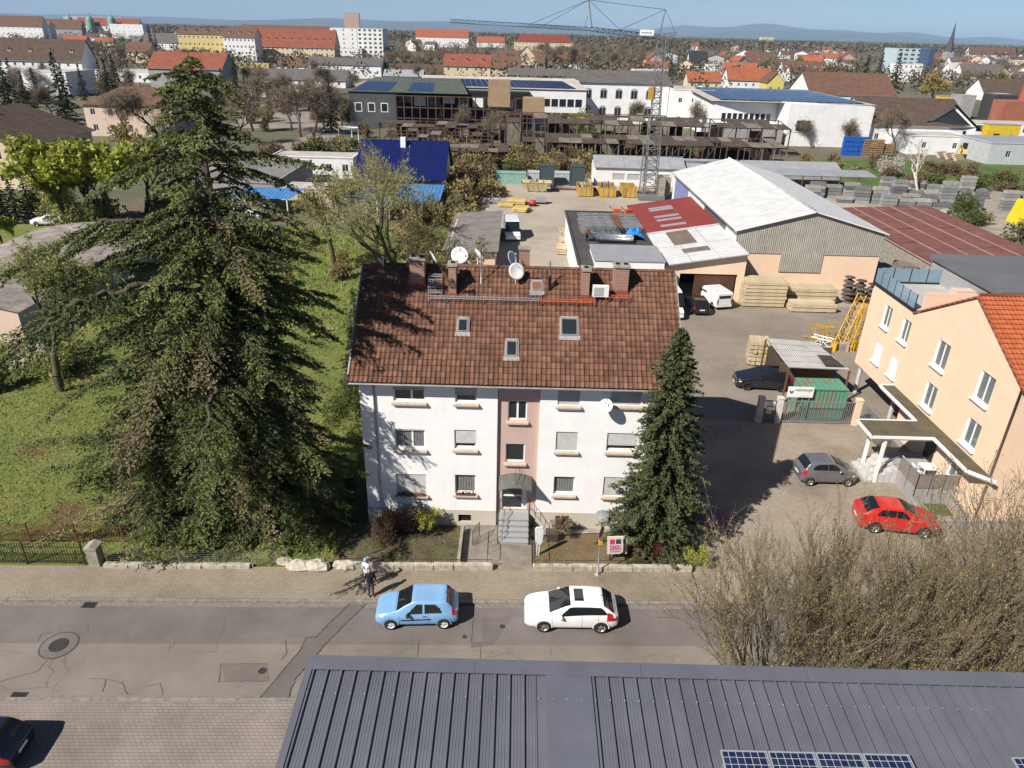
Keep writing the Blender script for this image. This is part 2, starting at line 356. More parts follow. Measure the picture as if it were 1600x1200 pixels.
def kerb(name, y0, y1, x0, x1, z, label, n=1.0):
 root = thing(name, label, None); root['kind'] = 'structure'
 mb = MB(); mb.box(-n/2+.006, n/2-.006, -(y1-y0)/2, (y1-y0)/2, -.2, z, M_kerb); me = mb.mesh('kerb_stone'); x = x0; i = 0
 while x < x1:
  o = inst('kerb_stone', me, root, (x+n/2, sy(x+n/2, (y0+y1)/2)+random.uniform(-.006, .006), random.uniform(-.008, .004)), (0, 0, K)); x += n
 return root
kerb('kerb_far', 27.05, 27.24, -27, 24, .125, 'row of grey kerb stones on the far side of the street')
kerb('kerb_near', 21.26, 21.44, -27, -5, .11, 'row of pale kerb stones on the near side of the street')
for ya, yb, nm, lb in ((26.8, 27.05, 'gutter', 'reddish gutter row along the far kerb'), (21.44, 21.62, 'gutter', 'pale gutter row along the near kerb')):
 strip(nm, ya, yb, -90, 40, .005, mat('gutter_stone', (.22, .18, .15), .9, .35, 6, world=True), lb)
sheet('courtyard', [(9.6, sy(9.6, 27.25)), (70, sy(70, 27.25)), (70, 46.4), (8.6, 46.4), (8.6, 33.0)], .03, M_court, 'brown block-paved courtyard right of the house')
sheet('driveway', [(8.6, 46.4), (42, 46.4), (42, 72), (-2, 72), (-2, 46.4)], .03, M_drive, 'grey asphalt driveway behind the sliding gate')
sheet('yard', [(-6, 72.01), (64, 72.01), (64, 118), (46, 142), (-4, 142)], .03, M_yard, 'pale worn asphalt of the builders yard')
sheet('lawn', [(-90, sy(-90, 29.62)), (-8.9, sy(-8.9, 29.62)), (-8.9, 72), (-6, 72), (-6, 100), (-90, 100)], .03, M_lawn, 'patchy green and straw-coloured lawn left of the house')
sheet('front_bed', [(-8.88, sy(-8.88, 29.62)), (-2.45, sy(-2.45, 29.62)), (-2.45, 33.2), (-8.88, 33.2)], .05, M_soil, 'bare brown soil bed left of the house path')
sheet('front_lawn', [(1.3, sy(1.3, 29.62)), (9.5, sy(9.5, 29.62)), (8.6, 33.2), (1.3, 32.35)], .05, M_soilr, 'small front lawn with rusty mulch right of the house path')
sheet('path', [(-2.43, sy(-2.43, 29.4)), (1.28, sy(1.28, 29.4)), (1.28, 33.2), (-2.43, 33.2)], .13, mat('path_concrete', (.23, .20, .165), .92, .3, 1.6, world=True, bmp=.2), 'worn concrete path up to the house steps')
sheet('wall_foot_strip', [(1.3, 32.36), (8.6, 33.19), (8.6, 33.22), (1.3, 33.2)], .09, M_conc, 'mossy concrete strip along the foot of the house')
sheet('track', [(-60, 100.02), (-4, 100.02), (-4, 142), (-30, 142), (-40, 190), (-48, 190), (-60, 142)], .024, M_rough, 'rough ground and tracks behind the lawn')
sheet('waste_ground', [(-34, 142.02), (62, 142.02), (75, 192), (-44, 192)], .02, M_rough, 'overgrown waste ground in front of the ruined works')
sheet('pasture', [(62, 142), (130, 142), (130, 176), (70, 176)], .03, mat('pasture_grass', (.085, .13, .03), .95, .35, .3, world=True, bmp=.5, bscale=6), 'strip of green grass beyond the storage yard')
sheet('storage_yard', [(46.1, 141), (64.1, 118), (64.1, 104), (120, 104), (130, 141)], .036, mat('yard_gravel', (.30, .265, .21), .95, .3, .5, world=True, bmp=.4), 'sandy storage yard ground with stacked formwork')
sheet('side_street', [(-62, 130), (-52, 130), (-40, 250), (-47, 250)], .035, mat('pale_asphalt', (.26, .23, .20), .92, .25, .3, world=True), 'pale side street receding on the left')
def gully(pxc, w, h, label, rz=0.0):
 p = G(*pxc, .012); t = thing('gully_grate', label, 'drain cover', p, rz, 'street gully grates')
 mb = MB(); 
 for a in ((-w/2, w/2, -h/2, -h/2+.04), (-w/2, w/2, h/2-.04, h/2), (-w/2, -w/2+.04, -h/2, h/2), (w/2-.04, w/2, -h/2, h/2)): mb.box(*a, -.02, .012, M_castiron)
 mb.build('frame', t); pbox('pit', t, -w/2+.03, w/2-.03, -h/2+.03, h/2-.03, -.01, -.004, M_dark)
 for i in range(7): x = -w/2+.07+(w-.14)*i/6; pbox('bar', t, x-.016, x+.016, -h/2+.03, h/2-.03, -.005, .008, M_castiron)
M_castiron = mat('cast_iron', (.05, .045, .04), .7, .4, 9)
gully((140, 945), .62, .42, 'iron gully grate at the far kerb'); gully((28, 1088), .62, .42, 'iron gully grate at the near kerb')
gully((17, 1194), .5, .4, 'iron grate at the picture corner beside the dark car')
def manhole(pxc, r, ring, label):
 p = G(*pxc, .01); t = thing('manhole_cover', label, 'manhole cover', p, 0, 'iron manhole covers in the street')
 if ring: MB().lathe([(r*1.02, .004), (ring, .004)], M_strip, 28).build('collar', t); MB().lathe([(ring, .006), (ring+.06, .006)], M_tar, 28).build('joint', t)
 mb = MB(); mb.lathe([(0, .012), (r*.3, .012), (r*.3, .005), (r*.36, .005), (r*.36, .012), (r*.62, .012), (r*.62, .005), (r*.68, .005), (r*.68, .013), (r*.9, .013), (r*.9, .004), (r*.94, .004), (r*.94, .014), (r*1.02, .014), (r*1.03, -.01)], M_castiron, 28, smooth=False)
 mb.build('lid', t)
manhole((92, 1008), .40, .75, 'round iron manhole cover in a pale collar'); manhole((410, 1048), .17, 0, 'small round valve cover beside the dark trench patch')
manhole((785, 979), .12, 0, 'small round valve cover behind the blue car'); manhole((726, 995), .10, 0, 'tiny square-set valve cover below the blue car')
manhole((1207, 675), .42, 0, 'large round manhole cover in the courtyard near the gate'); manhole((398, 1197), .3, 0, 'round cover at the lower edge of the forecourt')
p = G(1110, 808, .036); t = thing('painted_sign', 'faded blue and red no-stopping disc painted on the courtyard', 'road marking', p)
def worn(name, c):
 m, nt, bs = _new(name); k = rng01(nt, noise(nt, coords(nt, 'World'), 5, 6, .8), .35, .7); nt.links.new(mixc(nt, k, c, (.19, .165, .14)), bs.inputs['Base Color']); bs.inputs['Roughness'].default_value = .9; return m
Mr, Mb_ = worn('worn_red_paint', (.42, .055, .03)), worn('worn_blue_paint', (.035, .10, .36))
MB().lathe([(.0, 0), (.82, 0)], Mb_, 32).build('field', t); MB().lathe([(.82, .002), (1.05, .002)], Mr, 32).build('ring', t)
for a in (.78, -.78):
 o = MB().box(-.82, .82, -.1, .1, .003+.001*(a > 0), .005+.001*(a > 0), Mr).build('cross_bar', t); o.rotation_euler.z = a
def tufts(name, label, n, area, hmin, hmax, m, seed, keep=None):
 rg = np.random.default_rng(seed); x0, x1, y0, y1 = area; P = np.c_[rg.uniform(x0, x1, n), rg.uniform(y0, y1, n), np.full(n, .03)]
 if keep is not None: P = P[keep(P)]
 n = len(P); a = rg.uniform(0, 6.283, n); h = rg.uniform(hmin, hmax, n)*(.5+rg.random(n)); wd = h*.33
 d = np.c_[np.cos(a), np.sin(a), np.zeros(n)]; tip = P+np.c_[rg.normal(0, .5, n)*h, rg.normal(0, .5, n)*h, h]
 V = np.stack([P-d*wd[:, None], P+d*wd[:, None], tip], 1).reshape(-1, 3); F = np.arange(3*n).reshape(-1, 3)
 tone = np.clip(.5+.28*np.sin(P[:, 0]*.55+2*np.sin(P[:, 1]*.3))+.3*np.sin(P[:, 1]*.8+P[:, 0]*.23)+rg.normal(0, .2, n), 0, 1)
 o = bpy.data.objects.new(name, np_mesh(name, V, F, [m], attr=tone)); link(o); return tag(o, label, kind='stuff')
M_grass = leafm('grass_blades', (.07, .18, .012), (.33, .33, .10), .2)
tufts('grass', 'patchy grass blades of the lawn left of the house', 60000, (-40, -8.9, 29.2, 60), .05, .13, M_grass, 3, lambda P: P[:, 1] > 29.7+K*P[:, 0])
tufts('grass', 'rough grass further back on the lawn', 26000, (-45, -7, 60, 100), .10, .28, M_grass, 4)
tufts('grass', 'thin grass of the small front lawn by the path', 3500, (1.4, 9.0, 29.9, 32.3), .03, .09, M_grass, 5, lambda P: P[:, 0] < 1.4+np.abs(np.random.default_rng(1).normal(0, 2.2, len(P))))
tufts('weeds', 'sparse weeds on the bare front bed', 1500, (-8.5, -2.6, 29.7, 33.0), .04, .12, M_grass, 6)
# ================================================================== the white house
HY = 33.2; HX0, HX1 = -7.85, 8.35; EZ = 9.16; RY, RZ = 38.25, 13.62; EY = 32.70; BY = 43.7
def plaster(name, c, peel=(.45, .40, .34), amt=.5):
 m, nt, bs = _new(name); v = coords(nt, 'World'); c = np.array(c)
 rp = ramp(nt, [(.3, tuple(c*.90)), (.7, tuple(c))]); nt.links.new(noise(nt, v, 1.1, 6, .7), rp.inputs[0]); col = rp.outputs[0]
 st = rng01(nt, noise(nt, coords(nt, 'World', (2.4, 2.4, .25)), 1.2, 6, .7), .58, .8); q = N(nt, 'ShaderNodeMath', operation='MULTIPLY'); q.inputs[1].default_value = .34; nt.links.new(st, q.inputs[0]); col = mixc(nt, q.outputs[0], col, tuple(c*.55))
 pk = rng01(nt, noise(nt, v, 2.6, 8, .78), .69, .73); q2 = N(nt, 'ShaderNodeMath', operation='MULTIPLY'); q2.inputs[1].default_value = amt; nt.links.new(pk, q2.inputs[0]); col = mixc(nt, q2.outputs[0], col, peel)
 nt.links.new(col, bs.inputs['Base Color']); bs.inputs['Roughness'].default_value = .92; bs.inputs['Specular IOR Level'].default_value = .15; bump(nt, bs, noise(nt, v, 26, 4), .35, .015); return m
M_white = plaster('white_plaster', (.86, .855, .84)); M_pink = plaster('pink_plaster', (.56, .40, .345), amt=.1); M_plinth = plaster('plinth_plaster', (.55, .50, .42), (.35, .31, .22), .5)
M_frame = mat('white_window_frame', (.78, .78, .77), .5, .06); M_glass = glassm('window_glass'); M_shut = mat('grey_roller_shutter', (.46, .45, .44), .6, .12, 3, rnd=.08)
M_sill = mat('tan_stone_sill', (.50, .405, .31), .85, .2, 4); M_curtain = mat('net_curtain', (.38, .385, .39), .9, .3, 9); M_redplant = mat('red_flowers', (.20, .05, .04), .9, .6, 30)
M_zinc = mat('zinc_sheet', (.34, .34, .33), .5, .25, 3, metal=.4); M_granite = mat('granite_step', (.33, .335, .34), .8, .3, 30)
house = thing('apartment_house', 'white three-storey house with pink stairwell strip and red tiled roof', 'house', (0, 0, 0))
def win(px0, px1, pt, pb, kind, label=None, Y=HY):
 a = YP(px0, (pt+pb)/2, Y); b = YP(px1, (pt+pb)/2, Y); c = (px0+px1)/2
 return (a.x, b.x, YP(c, pb, Y).z, YP(c, pt, Y).z, kind, label)
TOPZ = 8.86
W = [win(614, 663.5, 600, 627, 'half2'), win(711, 745, 600, 629, 'half'), win(617, 664, 671, 701, 'net2'), win(710, 744, 672, 701, 'mostly'), win(619.5, 666, 741, 772, 'flowershut'), win(711, 743.5, 742, 771, 'netflower'),
 win(872, 906.5, 602, 633, 'shut'), win(955, 1003, 602, 633, 'shut'), win(868.5, 902, 675, 704, 'shut'), win(948, 996, 677, 705, 'mostly'), win(865, 898, 745, 772, 'net'), win(942.5, 990, 746, 775, 'shut')]
W = [(a, b, c, min(d, TOPZ), k, l) for a, b, c, d, k, l in W]
PX0, PX1 = YP(776.5, 700, HY).x, YP(841, 700, HY).x          # the recessed stairwell strip
pz = 1.12
mb = MB(); REC = .16
holesL = [(a-HX0, b-HX0, c-pz, d-pz) for a, b, c, d, k, l in W if b < PX0]; holesR = [(a-PX1, b-PX1, c-pz, d-pz) for a, b, c, d, k, l in W if a > PX1]
mb.holed((HX0, HY, pz), (1, 0, 0), (0, 1, 0), PX0-HX0, EZ-pz+.1, holesL, .17, M_white); mb.holed((PX1, HY, pz), (1, 0, 0), (0, 1, 0), HX1-PX1, EZ-pz+.1, holesR, .17, M_white)
for x, s in ((PX0, 1), (PX1, -1)): mb.face([(x, HY, pz), (x, HY+REC, pz), (x, HY+REC, EZ+.1), (x, HY, EZ+.1)], M_white)
gz = RZ-.25                                              # gables, back and sides
for x in (HX0, HX1): mb.face([(x, HY, pz), (x, BY-.5, pz), (x, BY-.5, EZ), (x, RY, gz), (x, HY, EZ)], M_white)
mb.face([(HX1, BY-.5, pz), (HX0, BY-.5, pz), (HX0, BY-.5, EZ), (HX1, BY-.5, EZ)], M_white); mb.build('wall', house)
S1 = win(794, 823.5, 626, 657, 'dark2', Y=HY+REC); S2 = win(790, 820, 693.5, 722, 'dark', Y=HY+REC); D0 = win(784, 823, 760, 800, 'door', Y=HY+REC)
dz0, dz1 = .98, 3.0
mb = MB(); mb.holed((PX0, HY+REC, pz), (1, 0, 0), (0, 1, 0), PX1-PX0, EZ-pz+.1, [(q[0]-PX0, q[1]-PX0, q[2]-pz, q[3]-pz) for q in (S1, S2)]+[(D0[0]-PX0, D0[1]-PX0, 0, dz1-pz)], .14, M_pink); mb.build('stairwell_wall', house)
mb = MB(); y0 = HY-.03
ph = []
for px0, px1, pt, pb in ((632, 655, 803, 815), (716, 736, 804, 816), (868, 889, 806, 815), (950, 970, 808, 818)):
 a, b = YP(px0, pt, y0), YP(px1, pb, y0); ph.append((a.x, b.x, max(.18, b.z), min(a.z, .95)))
for xa, xb in ((HX0-.02, PX0), (PX1, HX1+.02)):
 mb.holed((xa, y0, 0), (1, 0, 0), (0, 1, 0), xb-xa, pz, [(a-xa, b-xa, c, d) for a, b, c, d in ph if xa < a < xb], .2, M_plinth); mb.face([(xa, y0, pz), (xb, y0, pz), (xb, HY+.02, pz+.02), (xa, HY+.02, pz+.02)], M_plinth)
for x in (HX0-.02, HX1+.02): mb.face([(x, y0, 0), (x, BY-.48, 0), (x, BY-.48, pz), (x, y0, pz)], M_plinth)
mb.face([(PX0, HY+REC-.005, 0), (PX1, HY+REC-.005, 0), (PX1, HY+REC-.005, pz-.02), (PX0, HY+REC-.005, pz-.02)], M_plinth)
mb.build('plinth', house)
for a, b, c, d in ph:
 o = MB().box(a, b, y0+.17, y0+.22, c, d, M_dark).build('cellar_window', house)
 mb = MB()
 for i in range(6): x = a+(b-a)*(i+.5)/6; mb.box(x-.008, x+.008, y0+.12, y0+.135, c, d, M_iron)
 mb.build('grille', o)
def window(parent, a, b, c, d, kind, Y=HY, dep=.17, sill=True, mullion=None):
 """frame, panes, roller shutter, sill"""
 yf = Y+dep; f = .065
 mb = MB(); mb.box(a, b, yf-.05, yf+.02, c, c+f*1.5, M_frame); mb.box(a, b, yf-.05, yf+.02, d-f, d, M_frame); mb.box(a, a+f, yf-.05, yf+.02, c+f*1.5, d-f, M_frame); mb.box(b-f, b, yf-.05, yf+.02, c+f*1.5, d-f, M_frame)
 two = kind in ('half2', 'net2', 'dark2', 'open2'); xm = a+(b-a)*(.58 if kind in ('half2', 'net2') else .5)
 if two: mb.box(xm-f*.8, xm+f*.8, yf-.055, yf+.02, c+f*1.5, d-f, M_frame)
 wo = mb.build('window', parent)
 for (p, q) in (((a+f, xm-f*.8), (xm+f*.8, b-f)) if two else ((a+f, b-f),)):
  pbox('pane', wo, p, q, yf-.01, yf-.002, c+f*1.5, d-f, M_glass)
  if kind.startswith('net'):
   n = 14; mb = MB(); zs = (c+f*1.5, d-f)
   for i in range(n):
    u0, u1 = p+(q-p)*i/n, p+(q-p)*(i+1)/n; e = .018*(i % 2)
    mb.face([(u0, yf-.016-e, zs[0]), (u1, yf-.034+e, zs[0]), (u1, yf-.034+e, zs[1]), (u0, yf-.016-e, zs[1])], M_netd)
   mb.build('curtain', wo)
 sh = {'half2': .38, 'half': .58, 'mostly': .74, 'shut': 1, 'flowershut': 1, 'net2': .07}.get(kind, 0)
 if sh:
  zb = d-(d-c-f)*sh if sh < 1 else c+.02; mb = MB(); z = d; ys = Y+.055
  while z-.05 > zb:
   mb.face([(a+.01, ys+.012, z), (a+.01, ys-.004, z-.03), (b-.01, ys-.004, z-.03), (b-.01, ys+.012, z)], M_shut); mb.face([(a+.01, ys-.004, z-.03), (a+.01, ys+.012, z-.052), (b-.01, ys+.012, z-.052), (b-.01, ys-.004, z-.03)], M_shut); z -= .052
  mb.box(a+.01, b-.01, ys-.01, ys+.015, z-.045, z, M_shut); mb.build('roller_shutter', wo)
 if sill:
  mb = MB(); mb.prism([(Y-.17, c-.17), (Y-.17, c-.075), (yf-.051, c-.002), (yf-.051, c-.17)], 'x', a-.1, b+.1, M_sill); mb.build('sill', wo)
 if 'flower' in kind:
  mb = MB(); rg = random.Random(int(a*10))
  mb.box(a+.05, b-.05, Y-.15, Y-.01, c-.045, c+.05, mat('plant_trough', (.13, .06, .045), .8))
  for i in range(26):
   x, y, z, s = rg.uniform(a+.06, b-.06), rg.uniform(Y-.16, Y), c+.05+rg.random()*.12, rg.uniform(.03, .06); mb.lathe([(0, -s), (s, 0), (0, s)], M_redplant if rg.random() < .6 else M_potgreen, 5, (x, y, z))
  mb.build('flower_box', wo)
 return wo
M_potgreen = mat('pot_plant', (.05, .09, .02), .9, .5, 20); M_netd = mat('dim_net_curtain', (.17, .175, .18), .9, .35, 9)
for a, b, c, d, k, l in W: window(house, a, b, c, d, k)
for q, k in ((S1, 'dark2'), (S2, 'dark')): window(house, q[0], q[1], q[2], q[3], k, Y=HY+REC, dep=.12)
da, db = D0[0], D0[1]; yd = HY+REC+.12
mb = MB(); mb.box(da, da+.07, yd-.04, yd+.04, dz0, dz1, M_frame); mb.box(db-.28, db, yd-.04, yd+.04, dz0, dz1, M_frame); mb.box(da+.07, db-.28, yd-.04, yd+.04, dz1-.08, dz1, M_frame); mb.box(da+.07, db-.28, yd-.04, yd+.04, dz0, dz0+.22, M_frame); mb.box(da+.07, db-.28, yd-.04, yd+.04, 1.95, 2.05, M_frame)
dr = mb.build('door', house); pbox('pane', dr, da+.07, db-.28, yd-.01, yd, dz0+.22, 1.95, M_glass); pbox('pane', dr, da+.07, db-.28, yd-.01, yd, 2.05, dz1-.08, M_glass); pbox('handle', dr, db-.33, db-.30, yd-.09, yd-.04, 1.85, 2.15, M_steel)
mb = MB(); ca, cb = da-.16, db+.22; n = 10; cy0, cy1 = HY-.95, HY+REC; pts = [(ca+(cb-ca)*i/n, 3.12+.20*math.sin(math.pi*i/n)) for i in range(n+1)]
M_copper = mat('weathered_canopy_sheet', (.125, .125, .11), .6, .3, 4)
for i in range(n):
 (xa, za), (xb, zb) = pts[i], pts[i+1]; mb.face([(xa, cy0, za), (xb, cy0, zb), (xb, cy1, zb+.22), (xa, cy1, za+.22)], M_copper); mb.face([(xa, cy0, za-.05), (xa, cy1, za+.17), (xb, cy1, zb+.17), (xb, cy0, zb-.05)], M_copper); mb.face([(xa, cy0, za-.05), (xb, cy0, zb-.05), (xb, cy0, zb), (xa, cy0, za)], M_copper)
for x, z in (pts[0], pts[-1]): mb.face([(x, cy0, z-.05), (x, cy1, z+.17), (x, cy1, z+.22), (x, cy0, z)], M_copper)
mb.box(ca, ca+.05, cy0, cy1, 2.98, 3.10, M_copper); mb.box(cb-.05, cb, cy0, cy1, 2.98, 3.10, M_copper)
cn = mb.build('door_canopy', house); mb = MB(); xm = (ca+cb)/2
for e in (0, .3): mb.tube([(xm+e*.4, HY+REC, 4.15), (xm+e, cy0+.15, 3.38)], .012, M_iron, 4)
mb.build('canopy_stay', cn)
st = thing('entrance_steps', 'grey granite entrance steps with iron railings below the front door', 'steps', (0, 0, 0)); ns = 5; y1 = HY+REC-.01
tread = None
for i in range(ns):
 z1 = dz0-.02-i*(dz0-.15)/ns; ya = y1-.72-.28*i
 mb = MB(); mb.box(da-.12, db+.1, ya, y1-.44-.28*i if i else y1, .1, z1-.04, M_granite); mb.box(da-.14, db+.12, ya-.025, y1-.445-.28*i if i else y1, z1-.04, z1, M_granite); mb.build('step', st)
for s, x in ((0, da-.16), (1, db+.13)):
 mb = MB(); ytop, ybot = y1-.05, y1-.72-.28*(ns-1)-.05
 P = [(x, ytop, dz0+.92), (x, y1-.75, dz0+.90), (x, ybot, 1.05)]; mb.tube(P, .02, M_iron, 6); mb.tube([(p[0], p[1], p[2]-.55) for p in P], .012, M_iron, 4)
 for i in range(9):
  u = i/8; y = ytop+(ybot-ytop)*u; zt = dz0+.92-.0 if y > y1-.75 else dz0+.90-(dz0-.15)*(y1-.75-y)/(y1-.75-ybot); mb.tube([(x, y, zt-.9 if i in (0, 8) else zt-.62), (x, y, zt)], .011, M_iron, 4)
 mb.tube([(x, ybot, .13), (x, ybot, 1.05)], .018, M_iron, 6); mb.build('railing', st)
deck = MB(); RX0, RX1 = -8.28, 8.72; sl = math.atan2(RZ-EZ, RY-EY); L = math.hypot(RZ-EZ, RY-EY)
M_deck = mat('roof_deck', (.05, .04, .035), .95); by_e = 2*RY-EY
deck.face([(RX0, EY, EZ-.03), (RX1, EY, EZ-.03), (RX1, RY, RZ-.03), (RX0, RY, RZ-.03)], M_deck)
deck.face([(RX0, EY, EZ-.18), (RX0, RY, RZ-.2), (RX1, RY, RZ-.2), (RX1, EY, EZ-.18)], M_deck); deck.face([(RX0, EY, EZ-.18), (RX1, EY, EZ-.18), (RX1, EY, EZ-.03), (RX0, EY, EZ-.03)], M_deck)
roof = deck.build('roof', house)
def tile_mat():
 m, nt, bs = _new('clay_tile'); v = coords(nt, 'World'); r = objrand(nt); at = N(nt, 'ShaderNodeAttribute'); at.attribute_name = 'tone'
 ad = N(nt, 'ShaderNodeMath', operation='ADD'); nt.links.new(r, ad.inputs[0]); nt.links.new(at.outputs['Fac'], ad.inputs[1]); fr = N(nt, 'ShaderNodeMath', operation='FRACT'); nt.links.new(ad.outputs[0], fr.inputs[0])
 rp = ramp(nt, [(0, (.115, .060, .041)), (.35, (.145, .072, .047)), (.7, (.172, .085, .055)), (1, (.21, .108, .070))]); nt.links.new(fr.outputs[0], rp.inputs[0])
 g = ramp(nt, [(.3, (.76, .73, .70)), (.55, (1, 1, 1)), (.8, (1.15, 1.12, 1.06))]); nt.links.new(noise(nt, v, .75, 7, .7), g.inputs[0]); c = mixc(nt, 1, rp.outputs[0], g.outputs[0], 'MULTIPLY')
 ln = rng01(nt, noise(nt, v, 6.5, 4, .7), .665, .70); lz = N(nt, 'ShaderNodeSeparateXYZ'); nt.links.new(v, lz.inputs[0]); lo = N(nt, 'ShaderNodeMapRange'); lo.inputs[1].default_value = 13.5; lo.inputs[2].default_value = 9.0; nt.links.new(lz.outputs[2], lo.inputs[0])
 mu = N(nt, 'ShaderNodeMath', operation='MULTIPLY'); nt.links.new(ln, mu.inputs[0]); nt.links.new(lo.outputs[0], mu.inputs[1]); mu2 = N(nt, 'ShaderNodeMath', operation='MULTIPLY'); mu2.inputs[1].default_value = .8; nt.links.new(mu.outputs[0], mu2.inputs[0]); c = mixc(nt, mu2.outputs[0], c, (.42, .38, .28))
 ds = rng01(nt, noise(nt, v, 1.9, 6, .75), .58, .72); mm = N(nt, 'ShaderNodeMath', operation='MULTIPLY'); mm.inputs[1].default_value = .45; nt.links.new(ds, mm.inputs[0]); c = mixc(nt, mm.outputs[0], c, (.055, .043, .036))
 nt.links.new(c, bs.inputs['Base Color']); bs.inputs['Roughness'].default_value = .85; bs.inputs['Specular IOR Level'].default_value = .25; bump(nt, bs, noise(nt, v, 40, 3), .3, .01); return m
M_tile = tile_mat(); NC, NR = 70, 21; tw, tl = (RX1-RX0)/NC, L/NR
prof = [(0, .032), (.10, .052), (.22, .030), (.34, .012), (.62, .010), (.80, .014), (.90, .034), (1.0, .046), (1.03, .040)]
def tile_geo():
 V, F = [], []; k = len(prof)
 for (u, h) in prof: V.append((u*tw*.955, -.02, h*1.35+.04))
 for (u, h) in prof: V.append((u*tw*.955, tl-.02, h*1.2-.004))
 for (u, h) in prof: V.append((u*tw*.955, -.02, h-.02))
 for i in range(k-1): F.append((i, i+1, k+i+1, k+i)); F.append((2*k+i, 2*k+i+1, i+1, i))
 V += [(0, -.03, -.01), (0, tl, -.02)]; F.append((0, k, 3*k+1, 3*k))
 return V, F
tv, tf = tile_geo(); tm = bpy.data.meshes.new('tile'); tm.from_pydata(tv, [], tf); tm.materials.append(M_tile); tm.update()
tv = np.array(tv); tf = np.array(tf); rg = np.random.default_rng(11)
cs, sn = math.cos(sl), math.sin(sl); SKY = []
def on_roof(px, py):                                    # a point of the front slope
 d = _ray(px, py); n = np.array([0, -sn, cs]); p0 = np.array([0, EY, EZ]); t = ((p0-np.array([0, 0, CAMH]))@n)/(d@n); q = np.array([0, 0, CAMH])+d*t; return q[0], math.hypot(q[1]-EY, q[2]-EZ)
def skyl(x0, y0, x1, y1):
 a = on_roof(x0, y0); b = on_roof(x1, y1); return (min(a[0], b[0]), max(a[0], b[0]), min(a[1], b[1]), max(a[1], b[1]))
SKY = [skyl(716, 499, 731, 520), skyl(791, 533, 808, 558), skyl(876, 498, 903, 526), skyl(831, 441, 847, 456)]
VV, FF, TT = [], [], []; cnt = 0; rowrest = []
for r in range(NR):
 for c in range(NC):
  x = RX0+c*tw; y = r*tl
  if any(a-tw*.6 < x < b-tw*.3 and p-tl*.7 < y < q-tl*.2 for a, b, p, q in SKY): continue
  dz = rg.normal(0, .004); tilt = rg.normal(0, .006)
  pos = (x, EY+y*cs, EZ+y*sn+dz)
  if cnt < 300 and r < 5:
   o = inst('tile', tm, roof, pos, (sl+tilt, 0, rg.normal(0, .006))); cnt += 1
  else:
   a = sl+tilt; ca_, sa_ = math.cos(a), math.sin(a); q = tv.copy(); yy = q[:, 1]*ca_-q[:, 2]*sa_; zz = q[:, 1]*sa_+q[:, 2]*ca_; q[:, 1] = yy; q[:, 2] = zz; q += np.array(pos)
   FF.append(tf+len(VV)*len(tv)); VV.append(q); TT.append(np.full(len(tf), rg.random()))
o = bpy.data.objects.new('tile_field', np_mesh('tile_field', np.concatenate(VV), np.concatenate(FF), [M_tile], attr=np.concatenate(TT))); link(o, roof); o['kind'] = 'stuff'
mb = MB(); nb = 20
for i in range(nb):
 u0, u1 = i/nb, (i+1)/nb; P = lambda u, e: (RY+(by_e-RY)*u, RZ+(EZ-RZ)*u+e)
 (ya, za), (yb, zb) = P(u0, .02), P(u1, .06); mb.face([(RX1, ya, za), (RX0, ya, za), (RX0, yb, zb), (RX1, yb, zb)], M_tile); mb.face([(RX0, yb, zb-.06), (RX1, yb, zb-.06), (RX1, yb, zb), (RX0, yb, zb)], M_tile)
mb.build('back_slope', roof)
mb = MB(); 
for j in range(7):
 a0, a1 = math.pi*j/7, math.pi*(j+1)/7; mb.face([(0, -math.cos(a0)*.13, math.sin(a0)*.10), (0, -math.cos(a1)*.13, math.sin(a1)*.10), (.40, -math.cos(a1)*.115, math.sin(a1)*.085), (.40, -math.cos(a0)*.115, math.sin(a0)*.085)], M_tile)
rm = mb.mesh('ridge_tile'); x = RX0
while x < RX1-.3: inst('ridge_tile', rm, roof, (x, RY, RZ+.01+random.uniform(-.006, .006))); x += .375
for x, s in ((RX0, -1), (RX1, 1)):
 for (ya, za, yb, zb) in ((EY, EZ, RY, RZ), (by_e, EZ, RY, RZ)):
  mb = MB(); xa, xb = (x-.06, x+.02) if s < 0 else (x-.02, x+.06); mb.face([(xa, ya, za+.09), (xb, ya, za+.09), (xb, yb, zb+.09), (xa, yb, zb+.09)], M_zinc); mb.face([(x+.06*s, ya, za-.16), (x+.06*s, yb, zb-.16), (x+.06*s, yb, zb+.09), (x+.06*s, ya, za+.09)], M_zinc); mb.build('verge_trim', roof)
mb = MB(); gy, gz_ = EY-.09, EZ-.06
for j in range(6):
 a0, a1 = math.pi+math.pi*j/6, math.pi+math.pi*(j+1)/6; mb.face([(RX0, gy+.075*math.cos(a0), gz_+.075*math.sin(a0)), (RX1, gy+.075*math.cos(a0), gz_+.075*math.sin(a0)), (RX1, gy+.075*math.cos(a1), gz_+.075*math.sin(a1)), (RX0, gy+.075*math.cos(a1), gz_+.075*math.sin(a1))], M_zinc)
mb.build('gutter', roof)
mb = MB(); mb.face([(RX0, EY, EZ-.19), (RX1, EY, EZ-.19), (RX1, HY+.02, EZ-.02), (RX0, HY+.02, EZ-.02)], M_frame); mb.build('soffit', roof)
mb = MB(); x = HX0+.75; mb.tube([(x, EY-.09, EZ-.1), (x, HY-.07, EZ-.4), (x, HY-.07, .1)], .045, M_zinc, 8); mb.build('downpipe', house)
def rf(u, v, h):                                         # roof coords -> world
 return (u, EY+v*cs-h*sn, EZ+v*sn+h*cs)
